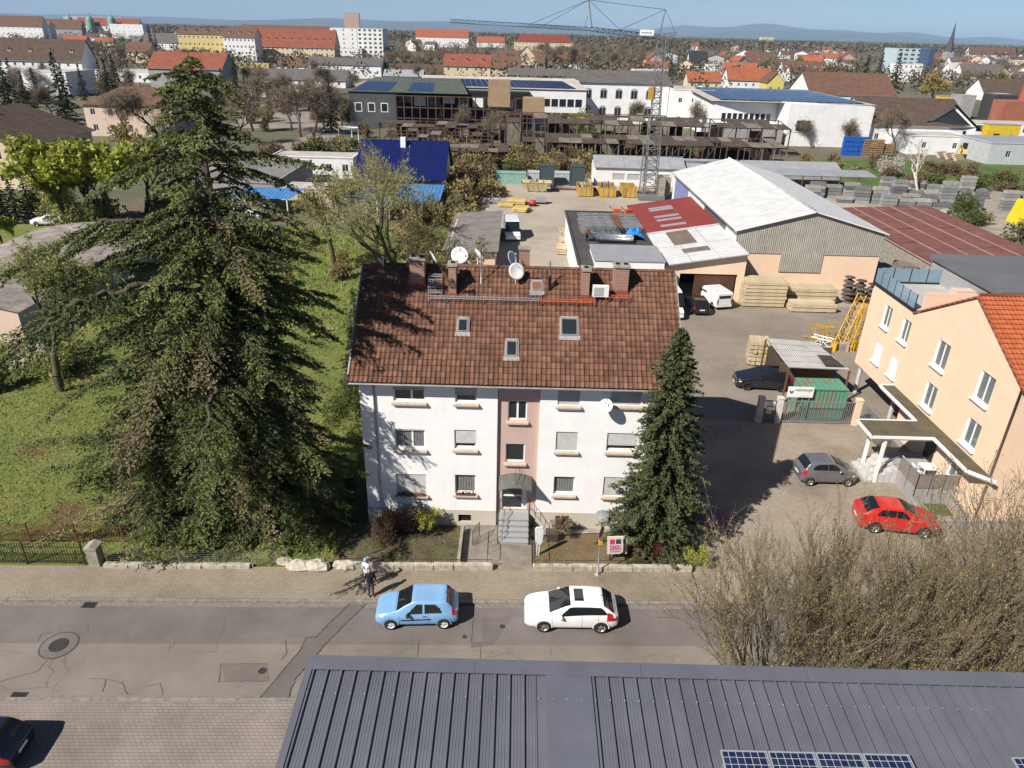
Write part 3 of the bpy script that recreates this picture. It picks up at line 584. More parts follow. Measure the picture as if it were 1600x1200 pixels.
def rbox(mb, u0, u1, v0, v1, h0, h1, m):
 p = [rf(u, v, h) for h in (h0, h1) for u, v in ((u0, v0), (u1, v0), (u1, v1), (u0, v1))]
 for q in ((0, 3, 2, 1), (4, 5, 6, 7), (0, 1, 5, 4), (1, 2, 6, 5), (2, 3, 7, 6), (3, 0, 4, 7)): mb.face([p[i] for i in q], m)
 return mb
M_alu = mat('skylight_frame', (.20, .195, .185), .5, .15); M_lead = mat('lead_flashing', (.30, .28, .26), .7, .25, 5)
for i, (a, b, p, q) in enumerate(SKY):
 f = .07; mb = MB()
 for e in ((a, b, p, p+f), (a, b, q-f*1.3, q), (a, a+f, p+f, q-f*1.3), (b-f, b, p+f, q-f*1.3)): rbox(mb, *e, .0, .13, M_alu)
 s = mb.build('skylight', roof); s['label'] = ['small skylight left of the middle of the roof', 'middle skylight with a grey frame', 'large skylight on the right of the roof', 'brick-red roof hatch near the ridge'][i]
 rbox(MB(), a+f, b-f, p+f, q-f*1.3, .05, .105, M_glass if i < 3 else mat('hatch_lid', (.22, .075, .05), .7)).build('pane', s)
 mb = MB(); rbox(mb, a-.12, b+.12, p-.26, p, .03, .085, M_lead); rbox(mb, a-.07, a, p, q+.1, .03, .09, M_lead); rbox(mb, b, b+.07, p, q+.1, .03, .09, M_lead); rbox(mb, a-.07, b+.07, q, q+.12, .03, .09, M_lead); mb.build('flashing', s)
def brick_mat():
 m, nt, bs = _new('chimney_brick'); v = coords(nt, 'Object'); g = N(nt, 'ShaderNodeSeparateXYZ'); nt.links.new(v, g.inputs[0]); sm = N(nt, 'ShaderNodeMath', operation='ADD'); nt.links.new(g.outputs[0], sm.inputs[0]); nt.links.new(g.outputs[1], sm.inputs[1])
 cb_ = N(nt, 'ShaderNodeCombineXYZ'); nt.links.new(sm.outputs[0], cb_.inputs[0]); nt.links.new(g.outputs[2], cb_.inputs[1])
 br = N(nt, 'ShaderNodeTexBrick'); br.inputs['Scale'].default_value = 1; br.inputs['Brick Width'].default_value = .22; br.inputs['Row Height'].default_value = .083; br.inputs['Mortar Size'].default_value = .011
 br.inputs['Color1'].default_value = (.30, .115, .07, 1); br.inputs['Color2'].default_value = (.20, .08, .055, 1); br.inputs['Mortar'].default_value = (.42, .36, .30, 1); nt.links.new(cb_.outputs[0], br.inputs[0])
 c = mixc(nt, .35, br.outputs[0], (.26, .14, .10)); c = mixc(nt, .75, c, br.outputs[0]); nt.links.new(c, bs.inputs['Base Color']); bs.inputs['Roughness'].default_value = .9; bump(nt, bs, br.outputs['Fac'], -.4, .01); return m
M_brick = brick_mat(); M_redflash = mat('red_flashing', (.26, .055, .035), .6, .2)
def chimney(px0, px1, py_foot, ztop, dpt, label, wall_only=False):
 a = on_roof(px0, py_foot); b = on_roof(px1, py_foot); f = rf(a[0], a[1], 0); y0 = f[1]; z0 = f[2]-.5; wv = b[0]-a[0]
 cx = (a[0]+b[0])/2; root = MB().box(-wv/2, wv/2, 0, dpt, 0, ztop-z0, M_brick).build('chimney', roof, (cx, y0, z0)); root['label'] = label
 mb = MB(); mb.box(-wv/2-.06, wv/2+.06, -.06, dpt+.06, ztop-z0, ztop-z0+.09, M_conc); mb.build('cap', root)
 for k in range(2 if wv > .6 else 1):
  xx = (-.22+.44*k) if wv > .6 else 0; MB().box(xx-.1, xx+.1, dpt/2-.1, dpt/2+.1, ztop-z0+.09, ztop-z0+.16, M_dark).build('flue', root)
 mb = MB(); s0 = .42; mb.face([(-wv/2-.05, -.05, s0), (wv/2+.05, -.05, s0), (wv/2+.03, -.012, s0+.32), (-wv/2-.03, -.012, s0+.32)], M_redflash); mb.face([(-wv/2-.05, -.05, s0), (-wv/2-.05, -.35, s0-.28), (wv/2+.05, -.35, s0-.28), (wv/2+.05, -.05, s0)], M_redflash)
 mb.build('flashing', root); return root
chimney(641, 664, 449, 14.2, .85, 'wide brick chimney near the left end of the roof'); chimney(701, 713, 464, 14.05, .8, 'slim brick chimney beside the roof ladder')
chimney(908, 919.5, 467, 13.95, .8, 'slim brick chimney beside the air conditioner'); chimney(958, 980, 460, 14.1, .85, 'wide brick chimney at the right end of the roof')
o = MB().box(-.3, .3, -.3, .3, 0, 1.6, M_brick).build('chimney', roof, (YP(819, 410, 40).x, 40, 12.6)); MB().box(-.36, .36, -.36, .36, 1.6, 1.69, M_conc).build('cap', o)
MB().lathe([(.05, 0), (.05, .45), (.09, .45), (.09, .52), (0, .53)], M_frame, 10, rf(YP(598, 418, 38).x, L-.1, 0)).build('vent_pipe', roof)
p = on_roof(858, 455); mb = MB(); mb.lathe([(.07, 0), (.07, .75), (.10, .76), (.10, .86), (0, .88)], mat('black_pipe', (.03, .03, .03), .6), 10, rf(p[0], p[1], 0)); mb.build('vent_pipe', roof)
def rail(px0, py0, px1, py1, m, name, lab):
 a, b = on_roof(px0, py0), on_roof(px1, py1); v = (a[1]+b[1])/2; mb = MB(); rbox(mb, a[0], b[0], v, v+.03, .28, .31, m); rbox(mb, a[0], b[0], v+.16, v+.19, .28, .31, m); n = int((b[0]-a[0])/.09)
 for i in range(n): u = a[0]+(b[0]-a[0])*(i+.5)/n; rbox(mb, u-.012, u+.012, v+.03, v+.16, .285, .305, m)
 o = mb.build(name, roof); o['label'] = lab; n = max(2, int((b[0]-a[0])/.95))
 for i in range(n+1):
  u = a[0]+.04+(b[0]-a[0]-.08)*i/n; q = MB(); q.bar(rf(u, v+.02, .28), rf(u, v-.12, .06), .03, m); q.bar(rf(u, v+.18, .28), rf(u, v+.18, .06), .03, m); q.bar(rf(u, v-.12, .075), rf(u, v+.2, .075), .03, m); q.build('bracket', o)
 return o
rail(669, 471, 843, 475, M_steel, 'roof_walkway', 'long grey walkway grating across the roof'); M_redmetal = mat('red_painted_steel', (.50, .085, .04), .55, .25, 3)
rail(844, 476, 930, 478, M_redmetal, 'roof_walkway', 'red walkway grating below the air conditioner'); rail(950, 470, 984, 471, M_redmetal, 'roof_walkway', 'short red walkway grating below the right chimney')
for k in range(4): rail(669, 437+8.3*k, 692, 437.5+8.3*k, M_steel, 'roof_step', 'grey step grating beside the left chimney')
rail(826, 466, 847, 466.5, M_steel, 'roof_step', 'grey step grating under the roof hatch')
M_dish = mat('dish_enamel', (.74, .74, .73), .5, .06)
def dish(name, label, c, r, face, tilt, foot=None, squash=1.0):
 c = Vector(c); t = thing(name, label, 'satellite dish', c, 0, 'satellite dishes on the white house'); M = Matrix.Rotation(face, 4, 'Z') @ Matrix.Rotation(tilt, 4, 'X')
 pr = [(r*q, .16*r*q*q) for q in (0, .25, .5, .75, 1)]; mb = MB(); mb.lathe(pr+[(r*1.02, .16*r-.015), (r*.75, .09*r-.02), (r*.3, -.02), (0, -.025)], M_dish, 26, M=M); mb.build('reflector', t)
 mb = MB(); e = M @ Vector((0, r*.35, .85*r)); b = M @ Vector((0, r*1.0, .12*r)); mb.tube([b, e], .014, M_steel, 5); mb.build('feed_arm', t); MB().lathe([(0, -.06), (.035, -.05), (.035, .05), (0, .06)], M_shut, 8, e).build('receiver', t)
 if foot: mb = MB(); mb.tube([M @ Vector((0, 0, -.02)), M @ Vector((0, 0, -.12)), Vector(foot)-c], .024, M_steel, 6); mb.build('mast', t)
 return t
FS = R_(180)   # faces south, towards the sun side
for (px, py, r, fa, lb, yy) in ((677, 404, .42, R_(112), 'narrow-seen white dish left of the roof ridge, turned to the side', 39.3), (718, 399, .47, R_(8), 'large round white dish facing the camera behind the ridge', 39.4), (748, 400, .42, R_(118), 'narrow-seen white dish beside the aerial mast', 39.2), (800, 404, .42, R_(62), 'grey-backed dish half turned away at the middle of the ridge', 39.0), (806.5, 424, .45, R_(28), 'large white dish standing just below the ridge, shadow beside it', 37.4)):
 c = YP(px, py, yy); zr = RZ-(abs(yy-RY))*math.tan(sl); dish('satellite_dish', lb, c, r, fa, R_(62), (c.x, yy, zr))
c = YP(947, 634, HY-.55); dish('satellite_dish', 'white dish bracketed to the front wall between the upper windows', c, .35, R_(-20), R_(58), (c.x-.1, HY-.02, c.z-.35))
for (px, py, zt, lb) in ((751.5, 443, 15.1, 'thin steel aerial mast on the left half of the roof'), (858, 450, 14.3, 'short steel mast beside the black vent pipe')):
 a = on_roof(px, py); f = rf(a[0], a[1], 0); t = thing('aerial_mast', lb, 'aerial', f, 0, 'aerial masts on the roof'); MB().tube([(0, 0, -.05), (0, 0, zt-f[2])], .028, M_steel, 6).build('pole', t)
 mb = MB(); 
 for k in range(5): mb.tube([(-.22, 0, zt-f[2]-.08-.1*k), (.22, 0, zt-f[2]-.08-.1*k)], .008, M_steel, 4)
 mb.build('elements', t)
a = on_roof(937, 466); f = rf(a[0], a[1], .22); t = thing('air_conditioner', 'white air conditioner unit standing on the roof between two chimneys', 'air conditioner', f)
mb = MB(); mb.box(-.42, .42, -.16, .16, 0, .58, M_dish); mb.build('case', t); MB().box(-.36, .14, -.175, -.161, .06, .52, mat('fan_grille', (.40, .40, .39), .6, .3, 40)).build('fan_grille', t)
mb = MB()
for s in (-.3, .3): mb.box(s-.03, s+.03, -.25, .2, -.05, -.004, M_redmetal); mb.bar((s, -.2, -.05), (s, -.2, -.25), .03, M_redmetal); mb.bar((s, .15, -.05), (s, .15, -.15), .03, M_redmetal)
mb.build('bracket', t)
# ================================================================== vegetation
def seg_mesh(A, B, ra, rb, n=4):
 """tapered tubes for many segments at once -> V, F(quads)"""
 A = np.asarray(A, float); B = np.asarray(B, float); k = len(A); d = B-A; d /= np.linalg.norm(d, axis=1)[:, None]+1e-9
 ref = np.where(np.abs(d[:, 2:3]) < .9, np.array([[0, 0, 1.]]), np.array([[1., 0, 0]])); u = np.cross(d, ref); u /= np.linalg.norm(u, axis=1)[:, None]+1e-9; v = np.cross(d, u)
 an = 2*np.pi*np.arange(n)/n; c, s = np.cos(an), np.sin(an); off = u[:, None, :]*c[None, :, None]+v[:, None, :]*s[None, :, None]
 V = np.concatenate([A[:, None, :]+off*np.asarray(ra)[:, None, None], B[:, None, :]+off*np.asarray(rb)[:, None, None]], 1).reshape(-1, 3)
 j = np.arange(n); f = np.stack([j, (j+1) % n, n+(j+1) % n, n+j], 1); F = (f[None]+(np.arange(k)*2*n)[:, None, None]).reshape(-1, 4); return V, F
def leaf_quads(P, D, ln, wd, rg, flat=0.0):
 """one quad per point P along direction D"""
 n = len(P); D = D/(np.linalg.norm(D, axis=1)[:, None]+1e-9); r = rg.normal(size=(n, 3)); r[:, 2] += flat*3*np.sign(r[:, 2]); S = np.cross(D, r); S /= np.linalg.norm(S, axis=1)[:, None]+1e-9
 a = (np.asarray(ln)*.5)[:, None]*D; b = (np.asarray(wd)*.5)[:, None]*S
 V = np.stack([P-a-b*.6, P-a*.2+b*1.0, P+a+b*.1, P+a*.2-b*1.0], 1).reshape(-1, 3); F = np.arange(4*n).reshape(-1, 4); return V, F
def obj_mesh(name, me, parent): o = bpy.data.objects.new(name, me); link(o, parent); return o
M_bark = mat('grey_brown_bark', (.095, .075, .055), .95, .4, 3, bmp=.5); M_barkg = mat('mossy_bark', (.085, .08, .04), .95, .4, 3, bmp=.5); M_twig = mat('bare_twig', (.27, .22, .16), .9, .35, 2); M_twigg = mat('olive_twig', (.29, .24, .155), .9, .35, 2); M_shb = mat('shrub_bark', (.22, .18, .125), .9, .4, 2); M_birch = mat('birch_bark', (.55, .50, .45), .8, .4, 5)
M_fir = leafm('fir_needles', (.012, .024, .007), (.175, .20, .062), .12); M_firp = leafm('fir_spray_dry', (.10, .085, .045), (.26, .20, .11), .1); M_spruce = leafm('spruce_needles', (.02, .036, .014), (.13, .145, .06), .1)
M_dkcon = leafm('dark_conifer_needles', (.012, .022, .010), (.05, .065, .028), .1); M_lime = leafm('lime_leaves', (.21, .25, .03), (.50, .50, .10), .35); M_fresh = leafm('fresh_willow_leaves', (.17, .19, .045), (.40, .41, .15), .35); M_hedge = leafm('hedge_leaves', (.035, .06, .012), (.13, .15, .04), .2)
M_budl = leafm('bud_leaves', (.17, .14, .05), (.34, .28, .11), .25); M_brownl = leafm('dry_brown_leaves', (.10, .065, .035), (.24, .155, .09), .2); M_blossom = leafm('pale_blossom', (.40, .36, .28), (.62, .58, .48), .3); M_redleaf = leafm('dark_red_leaves', (.07, .018, .02), (.19, .05, .05), .2); M_pinkbl = leafm('pink_blossom', (.30, .16, .22), (.52, .34, .42), .3); M_gold = leafm('golden_willow', (.24, .18, .06), (.44, .34, .14), .3)
def conifer_mesh(seed, h, r0, z0=.3, n_br=140, prof=None, needle=(.16, .07), droop=.55, dens=1.0, branchlet=.42, rag=.25, top_pow=1.0, bare=0.0, hang=.5, dead=0.0, maxx=99, thin=0.0):
 """returns (wood V,F), (needles V,F,tone), (dry V,F,tone)"""
 rg = np.random.default_rng(seed); SA, SB, RA, RB = [], [], [], []; NP, ND, NL, NT = [], [], [], []; DP, DD, DL, DT = [], [], [], []
 zt = np.linspace(0, h, 14); lean = np.cumsum(rg.normal(0, .02, (14, 2)), 0)*h/14
 def trunk(z): return np.array([np.interp(z, zt, lean[:, 0]), np.interp(z, zt, lean[:, 1]), z])
 rt = .022*h+.05
 for i in range(13): SA.append(trunk(zt[i])); SB.append(trunk(zt[i+1])); RA.append(rt*(1-zt[i]/h)+.015); RB.append(rt*(1-zt[i+1]/h)+.012)
 for b in range(n_br):
  u = (b+rg.random())/n_br; z = z0+(h-z0)*u*.99; f = (z-z0)/(h-z0)
  if f > .62 and rg.random() < thin: continue
  Lm = (prof(f) if prof else (1-f)**top_pow)*r0; Lb = max(.18, Lm*(1+rg.normal(0, rag)*.6)*(1 if rg.random() > .12 else .6)); az = b*2.399963+rg.normal(0, .35); Lb = min(Lb, max(.4, maxx*rg.uniform(.75, 1.05)/max(.05, math.cos(az)))) if math.cos(az) > 0 else Lb
  Lb *= max(.45, 1+rag*(.42*math.sin(2*az+f*11)+.32*math.sin(3*az-f*23))); dj = rg.uniform(.55, 1.5)
  d = np.array([math.cos(az), math.sin(az), 0.]); base = trunk(z); up = .25+.5*f+rg.normal(0, .3)*rag; n = max(3, int(Lb/.35))
  t = np.linspace(0, 1, n+1); pts = base[None]+d[None]*(Lb*t)[:, None]; pts[:, 2] += Lb*(up*t-(droop*dj+up*.7)*t**1.7)+ .12*Lb*np.clip(t-.75, 0, 1)*2; pts[1:] += rg.normal(0, .03*Lb**.5, (n, 3))
  rb0 = .012+.012*Lb
  for i in range(n): SA.append(pts[i]); SB.append(pts[i+1]); RA.append(rb0*(1-t[i])+.006); RB.append(rb0*(1-t[i+1])+.005)
  isdead = rg.random() < dead; bt = rg.normal(0, .16); nb = int(max(4, Lb/.13)*dens); side = np.array([-d[1], d[0], 0])
  tt = np.clip(rg.uniform(.12+bare, 1.03, nb), 0, 1); P0 = np.stack([np.interp(tt, t, pts[:, k]) for k in range(3)], 1); sg = rg.choice([-1, 1], nb)
  bl = branchlet*(.35+Lb*.22)*(1.15-tt*.75)*(.6+.7*rg.random(nb)); dr = d[None]*(.75+.3*rg.random(nb))[:, None]+side[None]*(sg*rg.uniform(.3, 1.1, nb))[:, None]; dr[:, 2] += -hang*rg.uniform(.2, 1.4, nb); dr /= np.linalg.norm(dr, axis=1)[:, None]
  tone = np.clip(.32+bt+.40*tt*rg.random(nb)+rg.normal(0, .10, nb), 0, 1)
  m = np.maximum(3, (bl/(needle[0]*.48)).astype(int)); idx = np.repeat(np.arange(nb), m); k = np.concatenate([(np.arange(q)+rg.random())/q for q in m])
  P = P0[idx]+dr[idx]*(bl[idx]*k)[:, None]+rg.normal(0, .035, (len(idx), 3)); P[:, 2] -= .35*hang*bl[idx]*k*k; Dn = dr[idx]+rg.normal(0, .45, (len(idx), 3))
  if isdead: DP.append(P[::2]); DD.append(Dn[::2]); DT.append(tone[idx][::2])
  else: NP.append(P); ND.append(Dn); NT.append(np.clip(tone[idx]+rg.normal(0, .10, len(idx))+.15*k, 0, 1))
 out = [seg_mesh(SA, SB, RA, RB, 5)]
 for (Pl, Dl, Tl) in ((NP, ND, NT), (DP, DD, DT)):
  if Pl:
   P = np.concatenate(Pl); D = np.concatenate(Dl); n = len(P); V, F = leaf_quads(P, D, needle[0]*rg.uniform(.6, 1.5, n), needle[1]*rg.uniform(.6, 1.4, n), rg, .15); out.append((V, F, np.concatenate(Tl)))
  else: out.append(None)
 return out
def conifer(name, label, loc, M_needle, group=None, cat='tree', dry=None, wood=None, **k):
 w_, nd, dd = conifer_mesh(**k); t = thing(name, label, cat, loc, 0, group); obj_mesh('trunk', np_mesh('trunk', w_[0], w_[1], [wood or M_bark]), t); obj_mesh('crown', np_mesh('crown', nd[0], nd[1], [M_needle], attr=nd[2]), t)
 if dd is not None: obj_mesh('dry_sprays', np_mesh('dry_sprays', dd[0], dd[1], [dry or M_firp], attr=dd[2]), t)
 return t
def broad_mesh(seed, h, spread, stems=1, levels=5, leaf=.1, nleaf=4, lean=(0, 0), trunk_h=.28, up=.5, trunk_r=None, split=(3, 5), twig_r=.006, wig=.16, ratio=(.55, .8), leafw=.55, base_r=.0, hang=0.0, fan=.28):
 """branching tree: returns thick wood, twigs, leaves"""
 rg = np.random.default_rng(seed); W = [[], [], [], []]; T = [[], [], [], []]; LP, LD = [], []; tr = trunk_r or h*.018
 def grow(p, d, ln, r, lev):
  n = 3 if lev > 1 else 4; pts = [p]; q = p; dd = d.copy()
  for i in range(n):
   dd = dd+rg.normal(0, wig, 3)+np.array([0, 0, (up*.12 if lev < levels-1 else -hang*.35)]); dd /= np.linalg.norm(dd); q = q+dd*ln/n; pts.append(q)
  rr = np.linspace(r, r*.62, n+1); S = W if r > .022 else T
  for i in range(n): S[0].append(pts[i]); S[1].append(pts[i+1]); S[2].append(rr[i]); S[3].append(rr[i+1])
  if lev >= levels:
   if nleaf:
    u = rg.random(nleaf); pp = np.array(pts); LP.append(np.stack([np.interp(u*n, np.arange(n+1), pp[:, k]) for k in range(3)], 1)+rg.normal(0, leaf*.5, (nleaf, 3))); LD.append(np.tile(dd, (nleaf, 1))+rg.normal(0, .8, (nleaf, 3)))
   return
  kids = rg.integers(split[0], split[1]+1)
  for c in range(kids):
   u = .35+.65*(c+rg.random())/kids if lev else .55+.45*(c+rg.random())/kids; x = u*n; i = min(int(x), n-1); s = pts[i]+(pts[i+1]-pts[i])*(x-i)
   a = rg.normal(size=3); a -= a@dd*dd; a /= np.linalg.norm(a); ang = rg.uniform(.35, .95)*spread; nd = dd*math.cos(ang)+a*math.sin(ang); nd[2] += up*.25; nd /= np.linalg.norm(nd)
   grow(s, nd, ln*rg.uniform(*ratio), max(twig_r, r*.62*(1-.35*u)*rg.uniform(.75, 1.05)), lev+1)
 for s in range(stems):
  az = 2.4*s+rg.random(); FR = 1.25*rg.random()**.6; dv = np.array([lean[0]+(fan*FR if stems > 1 else .03)*math.cos(az), lean[1]+(fan*FR if stems > 1 else .03)*math.sin(az), 1.]); dv /= np.linalg.norm(dv)
  grow(np.array([base_r*math.cos(az)*rg.random(), base_r*math.sin(az)*rg.random(), -.1]), dv, h*trunk_h*rg.uniform(.85, 1.15), tr*(1 if stems == 1 else rg.uniform(.5, .8)), 0)
 res = [seg_mesh(*W, 5) if W[0] else None, seg_mesh(*T, 3) if T[0] else None]
 if LP:
  P = np.concatenate(LP); D = np.concatenate(LD); n = len(P); V, F = leaf_quads(P, D, leaf*rg.uniform(.6, 1.4, n), leaf*leafw*rg.uniform(.6, 1.4, n), rg); tone = np.clip(rg.normal(.5, .22, n)+.12*np.sin(P[:, 0]*1.3+P[:, 2]), 0, 1); res.append((V, F, tone))
 else: res.append(None)
 top = max(float(r[0][:, 2].max()) for r in res if r is not None); s = h/top
 return [None if r is None else ((r[0]*s, *r[1:])) for r in res]
def broad_meshes(M_wood, M_tw, M_leaf, **k):
 a, b, c = broad_mesh(**k); ms = []
 if a is not None: ms.append(('trunk', np_mesh('trunk', a[0], a[1], [M_wood])))
 if b is not None: ms.append(('twigs', np_mesh('twigs', b[0], b[1], [M_tw])))
 if c is not None: ms.append(('crown', np_mesh('crown', c[0], c[1], [M_leaf], attr=c[2])))
 return ms
def plant(name, label, loc, ms, rz=0.0, scale=1.0, group=None, cat='tree'):
 t = thing(name, label, cat, loc, rz, group); t.scale = (scale,)*3 if not hasattr(scale, '__len__') else scale
 for n_, me in ms: obj_mesh(n_, me, t)
 return t
def bush_mesh(seed, rx, ry, h, n, leaf, M, flatb=.0, lump=.35, name='foliage'):
 """leafy mass with uneven lobes, many small leaves spread through its volume"""
 rg = np.random.default_rng(seed); nl = 9; C = np.c_[rg.normal(0, .42, nl), rg.normal(0, .42, nl), rg.uniform(.25, .72, nl)]; S = rg.uniform(.28, .55, nl); w_ = S**2/np.sum(S**2); idx = rg.choice(nl, n, p=w_)
 d = rg.normal(size=(n, 3)); d /= np.linalg.norm(d, axis=1)[:, None]; rad = S[idx]*(rg.random(n)**.33)*(1+rg.normal(0, lump*.25, n)); P = C[idx]+d*rad[:, None]; P[:, 2] = np.abs(P[:, 2]); P *= np.array([rx, ry, h]); D = d+rg.normal(0, .6, (n, 3)); V, F = leaf_quads(P, D, leaf*rg.uniform(.6, 1.5, n), leaf*.6*rg.uniform(.6, 1.4, n), rg); tone = np.clip(rg.normal(.45, .2, n)+.25*(P[:, 2]/h-.4), 0, 1)
 return np_mesh(name, V, F, [M], attr=tone)
def stems_mesh(seed, rx, ry, h, n, m, r=.012):
 rg = np.random.default_rng(seed); A = np.c_[rg.normal(0, .15*rx, n), rg.normal(0, .15*ry, n), np.full(n, -.05)]; B = np.c_[rg.normal(0, .5*rx, n), rg.normal(0, .5*ry, n), h*rg.uniform(.5, .95, n)]; V, F = seg_mesh(A, B, np.full(n, r), np.full(n, r*.4), 4); return np_mesh('stems', V, F, [m])
def bush(name, label, loc, seed, rx, ry, h, n, leaf, M, group=None, cat='shrub', wood=None, stems=12):
 t = thing(name, label, cat, loc, 0, group); obj_mesh('stems', stems_mesh(seed, rx, ry, h, stems, wood or M_bark), t); obj_mesh('foliage', bush_mesh(seed, rx, ry, h, n, leaf, M), t); return t
def prof_big(f): return float(np.interp(f, [0, .06, .2, .36, .5, .62, .70, .78, .86, .94, 1], [.62, .78, .98, 1.02, 1.0, .86, .60, .62, .46, .28, .03]))*(1+.26*math.sin(f*41))
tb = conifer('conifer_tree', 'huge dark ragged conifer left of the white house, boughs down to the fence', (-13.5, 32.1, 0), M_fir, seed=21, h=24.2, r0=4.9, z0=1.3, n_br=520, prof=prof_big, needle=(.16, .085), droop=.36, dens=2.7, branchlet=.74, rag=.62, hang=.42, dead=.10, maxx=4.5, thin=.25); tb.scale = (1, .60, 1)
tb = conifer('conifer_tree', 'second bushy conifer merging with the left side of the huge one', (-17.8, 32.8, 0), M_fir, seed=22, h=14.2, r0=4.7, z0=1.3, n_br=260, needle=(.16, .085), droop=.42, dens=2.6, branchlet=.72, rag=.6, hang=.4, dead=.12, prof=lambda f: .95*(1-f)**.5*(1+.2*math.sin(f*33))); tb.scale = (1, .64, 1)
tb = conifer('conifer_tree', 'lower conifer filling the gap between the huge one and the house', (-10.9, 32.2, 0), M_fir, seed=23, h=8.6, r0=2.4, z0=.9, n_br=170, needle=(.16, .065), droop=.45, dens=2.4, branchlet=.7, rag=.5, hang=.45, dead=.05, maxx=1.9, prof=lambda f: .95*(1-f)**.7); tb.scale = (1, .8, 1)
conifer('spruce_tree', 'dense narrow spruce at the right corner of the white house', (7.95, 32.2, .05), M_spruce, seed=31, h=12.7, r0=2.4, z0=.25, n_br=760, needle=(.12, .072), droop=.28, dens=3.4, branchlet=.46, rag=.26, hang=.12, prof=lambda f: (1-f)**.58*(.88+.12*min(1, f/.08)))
for i, (px, py, hh) in enumerate(((556, 520, 4.2), (552, 575, 3.6), (548, 610, 3.0), (610, 428, 6.5))):
 q = G(px, py, .03); conifer('fir_tree', ['small dark fir against the left gable, furthest of the row', 'small dark fir against the left gable, middle one', 'small dark fir against the left gable, nearest', 'dark fir behind the roof ridge left of the first chimney'][i], (q.x if i < 3 else -8.5, q.y if i < 3 else 58, .03), M_dkcon, group='dark firs behind the house', seed=40+i, h=hh, r0=hh*.33, n_br=60, needle=(.2, .08), dens=1.0, droop=.3, branchlet=.45)
q = G(668, 835, .05); plant('shrub', 'young pale green shrub in front of the cellar window', (q.x, q.y, .05), broad_meshes(M_bark, M_twig, M_lime, seed=5, h=1.7, spread=1.0, stems=4, levels=3, leaf=.10, nleaf=9, trunk_h=.4), cat='shrub')
q = G(620, 838, .05); bush('shrub', 'dark brown dense shrub at the left house corner', (q.x-.1, q.y+.1, .05), 51, 1.5, 1.1, 1.8, 7000, .09, M_brownl)
q = G(873, 842, .05); plant('shrub', 'small bronze-leaved shrub in the planter by the path', (q.x, q.y, .5), broad_meshes(M_bark, M_twig, M_brownl, seed=6, h=1.1, spread=1.1, stems=5, levels=3, leaf=.08, nleaf=6, trunk_h=.4), cat='shrub')
q = G(1010, 873, .05); bush('shrub', 'low dark red shrub under the narrow spruce', (q.x, q.y+.1, .05), 53, 1.0, .7, 1.0, 3500, .07, M_redleaf)
q = G(1087, 882, .05); bush('shrub', 'low yellow-green shrub at the wall end beside the courtyard', (q.x, q.y+.15, .05), 54, .75, .6, 1.0, 2600, .09, M_lime)
q = G(1000, 884, .05); bush('shrub', 'small green ground shrub at the rail below the red one', (q.x-.1, q.y, .05), 55, .5, .35, .5, 900, .07, M_hedge)
q = G(545, 650, .03); bush('hedge', 'green hedge behind the bins left of the house', (q.x-.2, q.y+1.0, .03), 56, 1.3, 3.2, 2.2, 9000, .13, M_hedge, cat='hedge')
q = G(560, 690, .03); bush('shrub', 'bright green shrub against the left house wall', (q.x-.5, q.y+.4, .03), 57, .9, 1.2, 1.6, 3500, .11, M_fresh)
SH = [broad_meshes(M_shb, M_shb, M_budl, seed=60+i, h=10.4, spread=.40, stems=34, levels=4, leaf=.075, nleaf=4, trunk_h=.36, up=.45, trunk_r=.09, split=(2, 4), twig_r=.0072, wig=.085, ratio=(.5, .8), base_r=.8, fan=.62) for i in range(3)]
for i, (x, y, s, rz) in enumerate(((11.0, 20.6, 1.0, .3), (13.9, 20.9, .93, 1.7), (17.0, 20.7, 1.0, 2.9), (19.6, 21.2, 1.08, 4.0), (22.4, 21.2, 1.05, 5.2))):
 plant('bare_shrub', ['big dome of bare twigs at the left end of the street-side row', 'second bare shrub of the street-side row, below the red car', 'third bare shrub of the street-side row', 'tall bare shrub below the peach house canopy', 'tall bare shrub at the right picture edge'][i], (x, y, .02), SH[i % 3], rz, (s, s, s), 'bare shrubs along the street', 'shrub')
for i, (x, y) in enumerate(((10.5, 19.3), (13, 18.8), (15.3, 19.0), (17.8, 19.2), (20.0, 19.4), (22.5, 19.8))): bush('undergrowth_shrub', ['ochre undergrowth at the left foot of the bare shrubs', 'ochre undergrowth under the second bare shrub', 'rusty undergrowth between the bare shrubs', 'brown undergrowth under the tall bare shrubs', 'olive undergrowth right of the tall shrubs', 'olive undergrowth at the right picture edge'][i], (x, y+1.2, .02), 70+i, 1.5, 1.2, 2.6, 1500, .09, (M_budl, M_brownl)[i % 2], 'undergrowth below the bare shrubs', wood=M_twigg, stems=60)
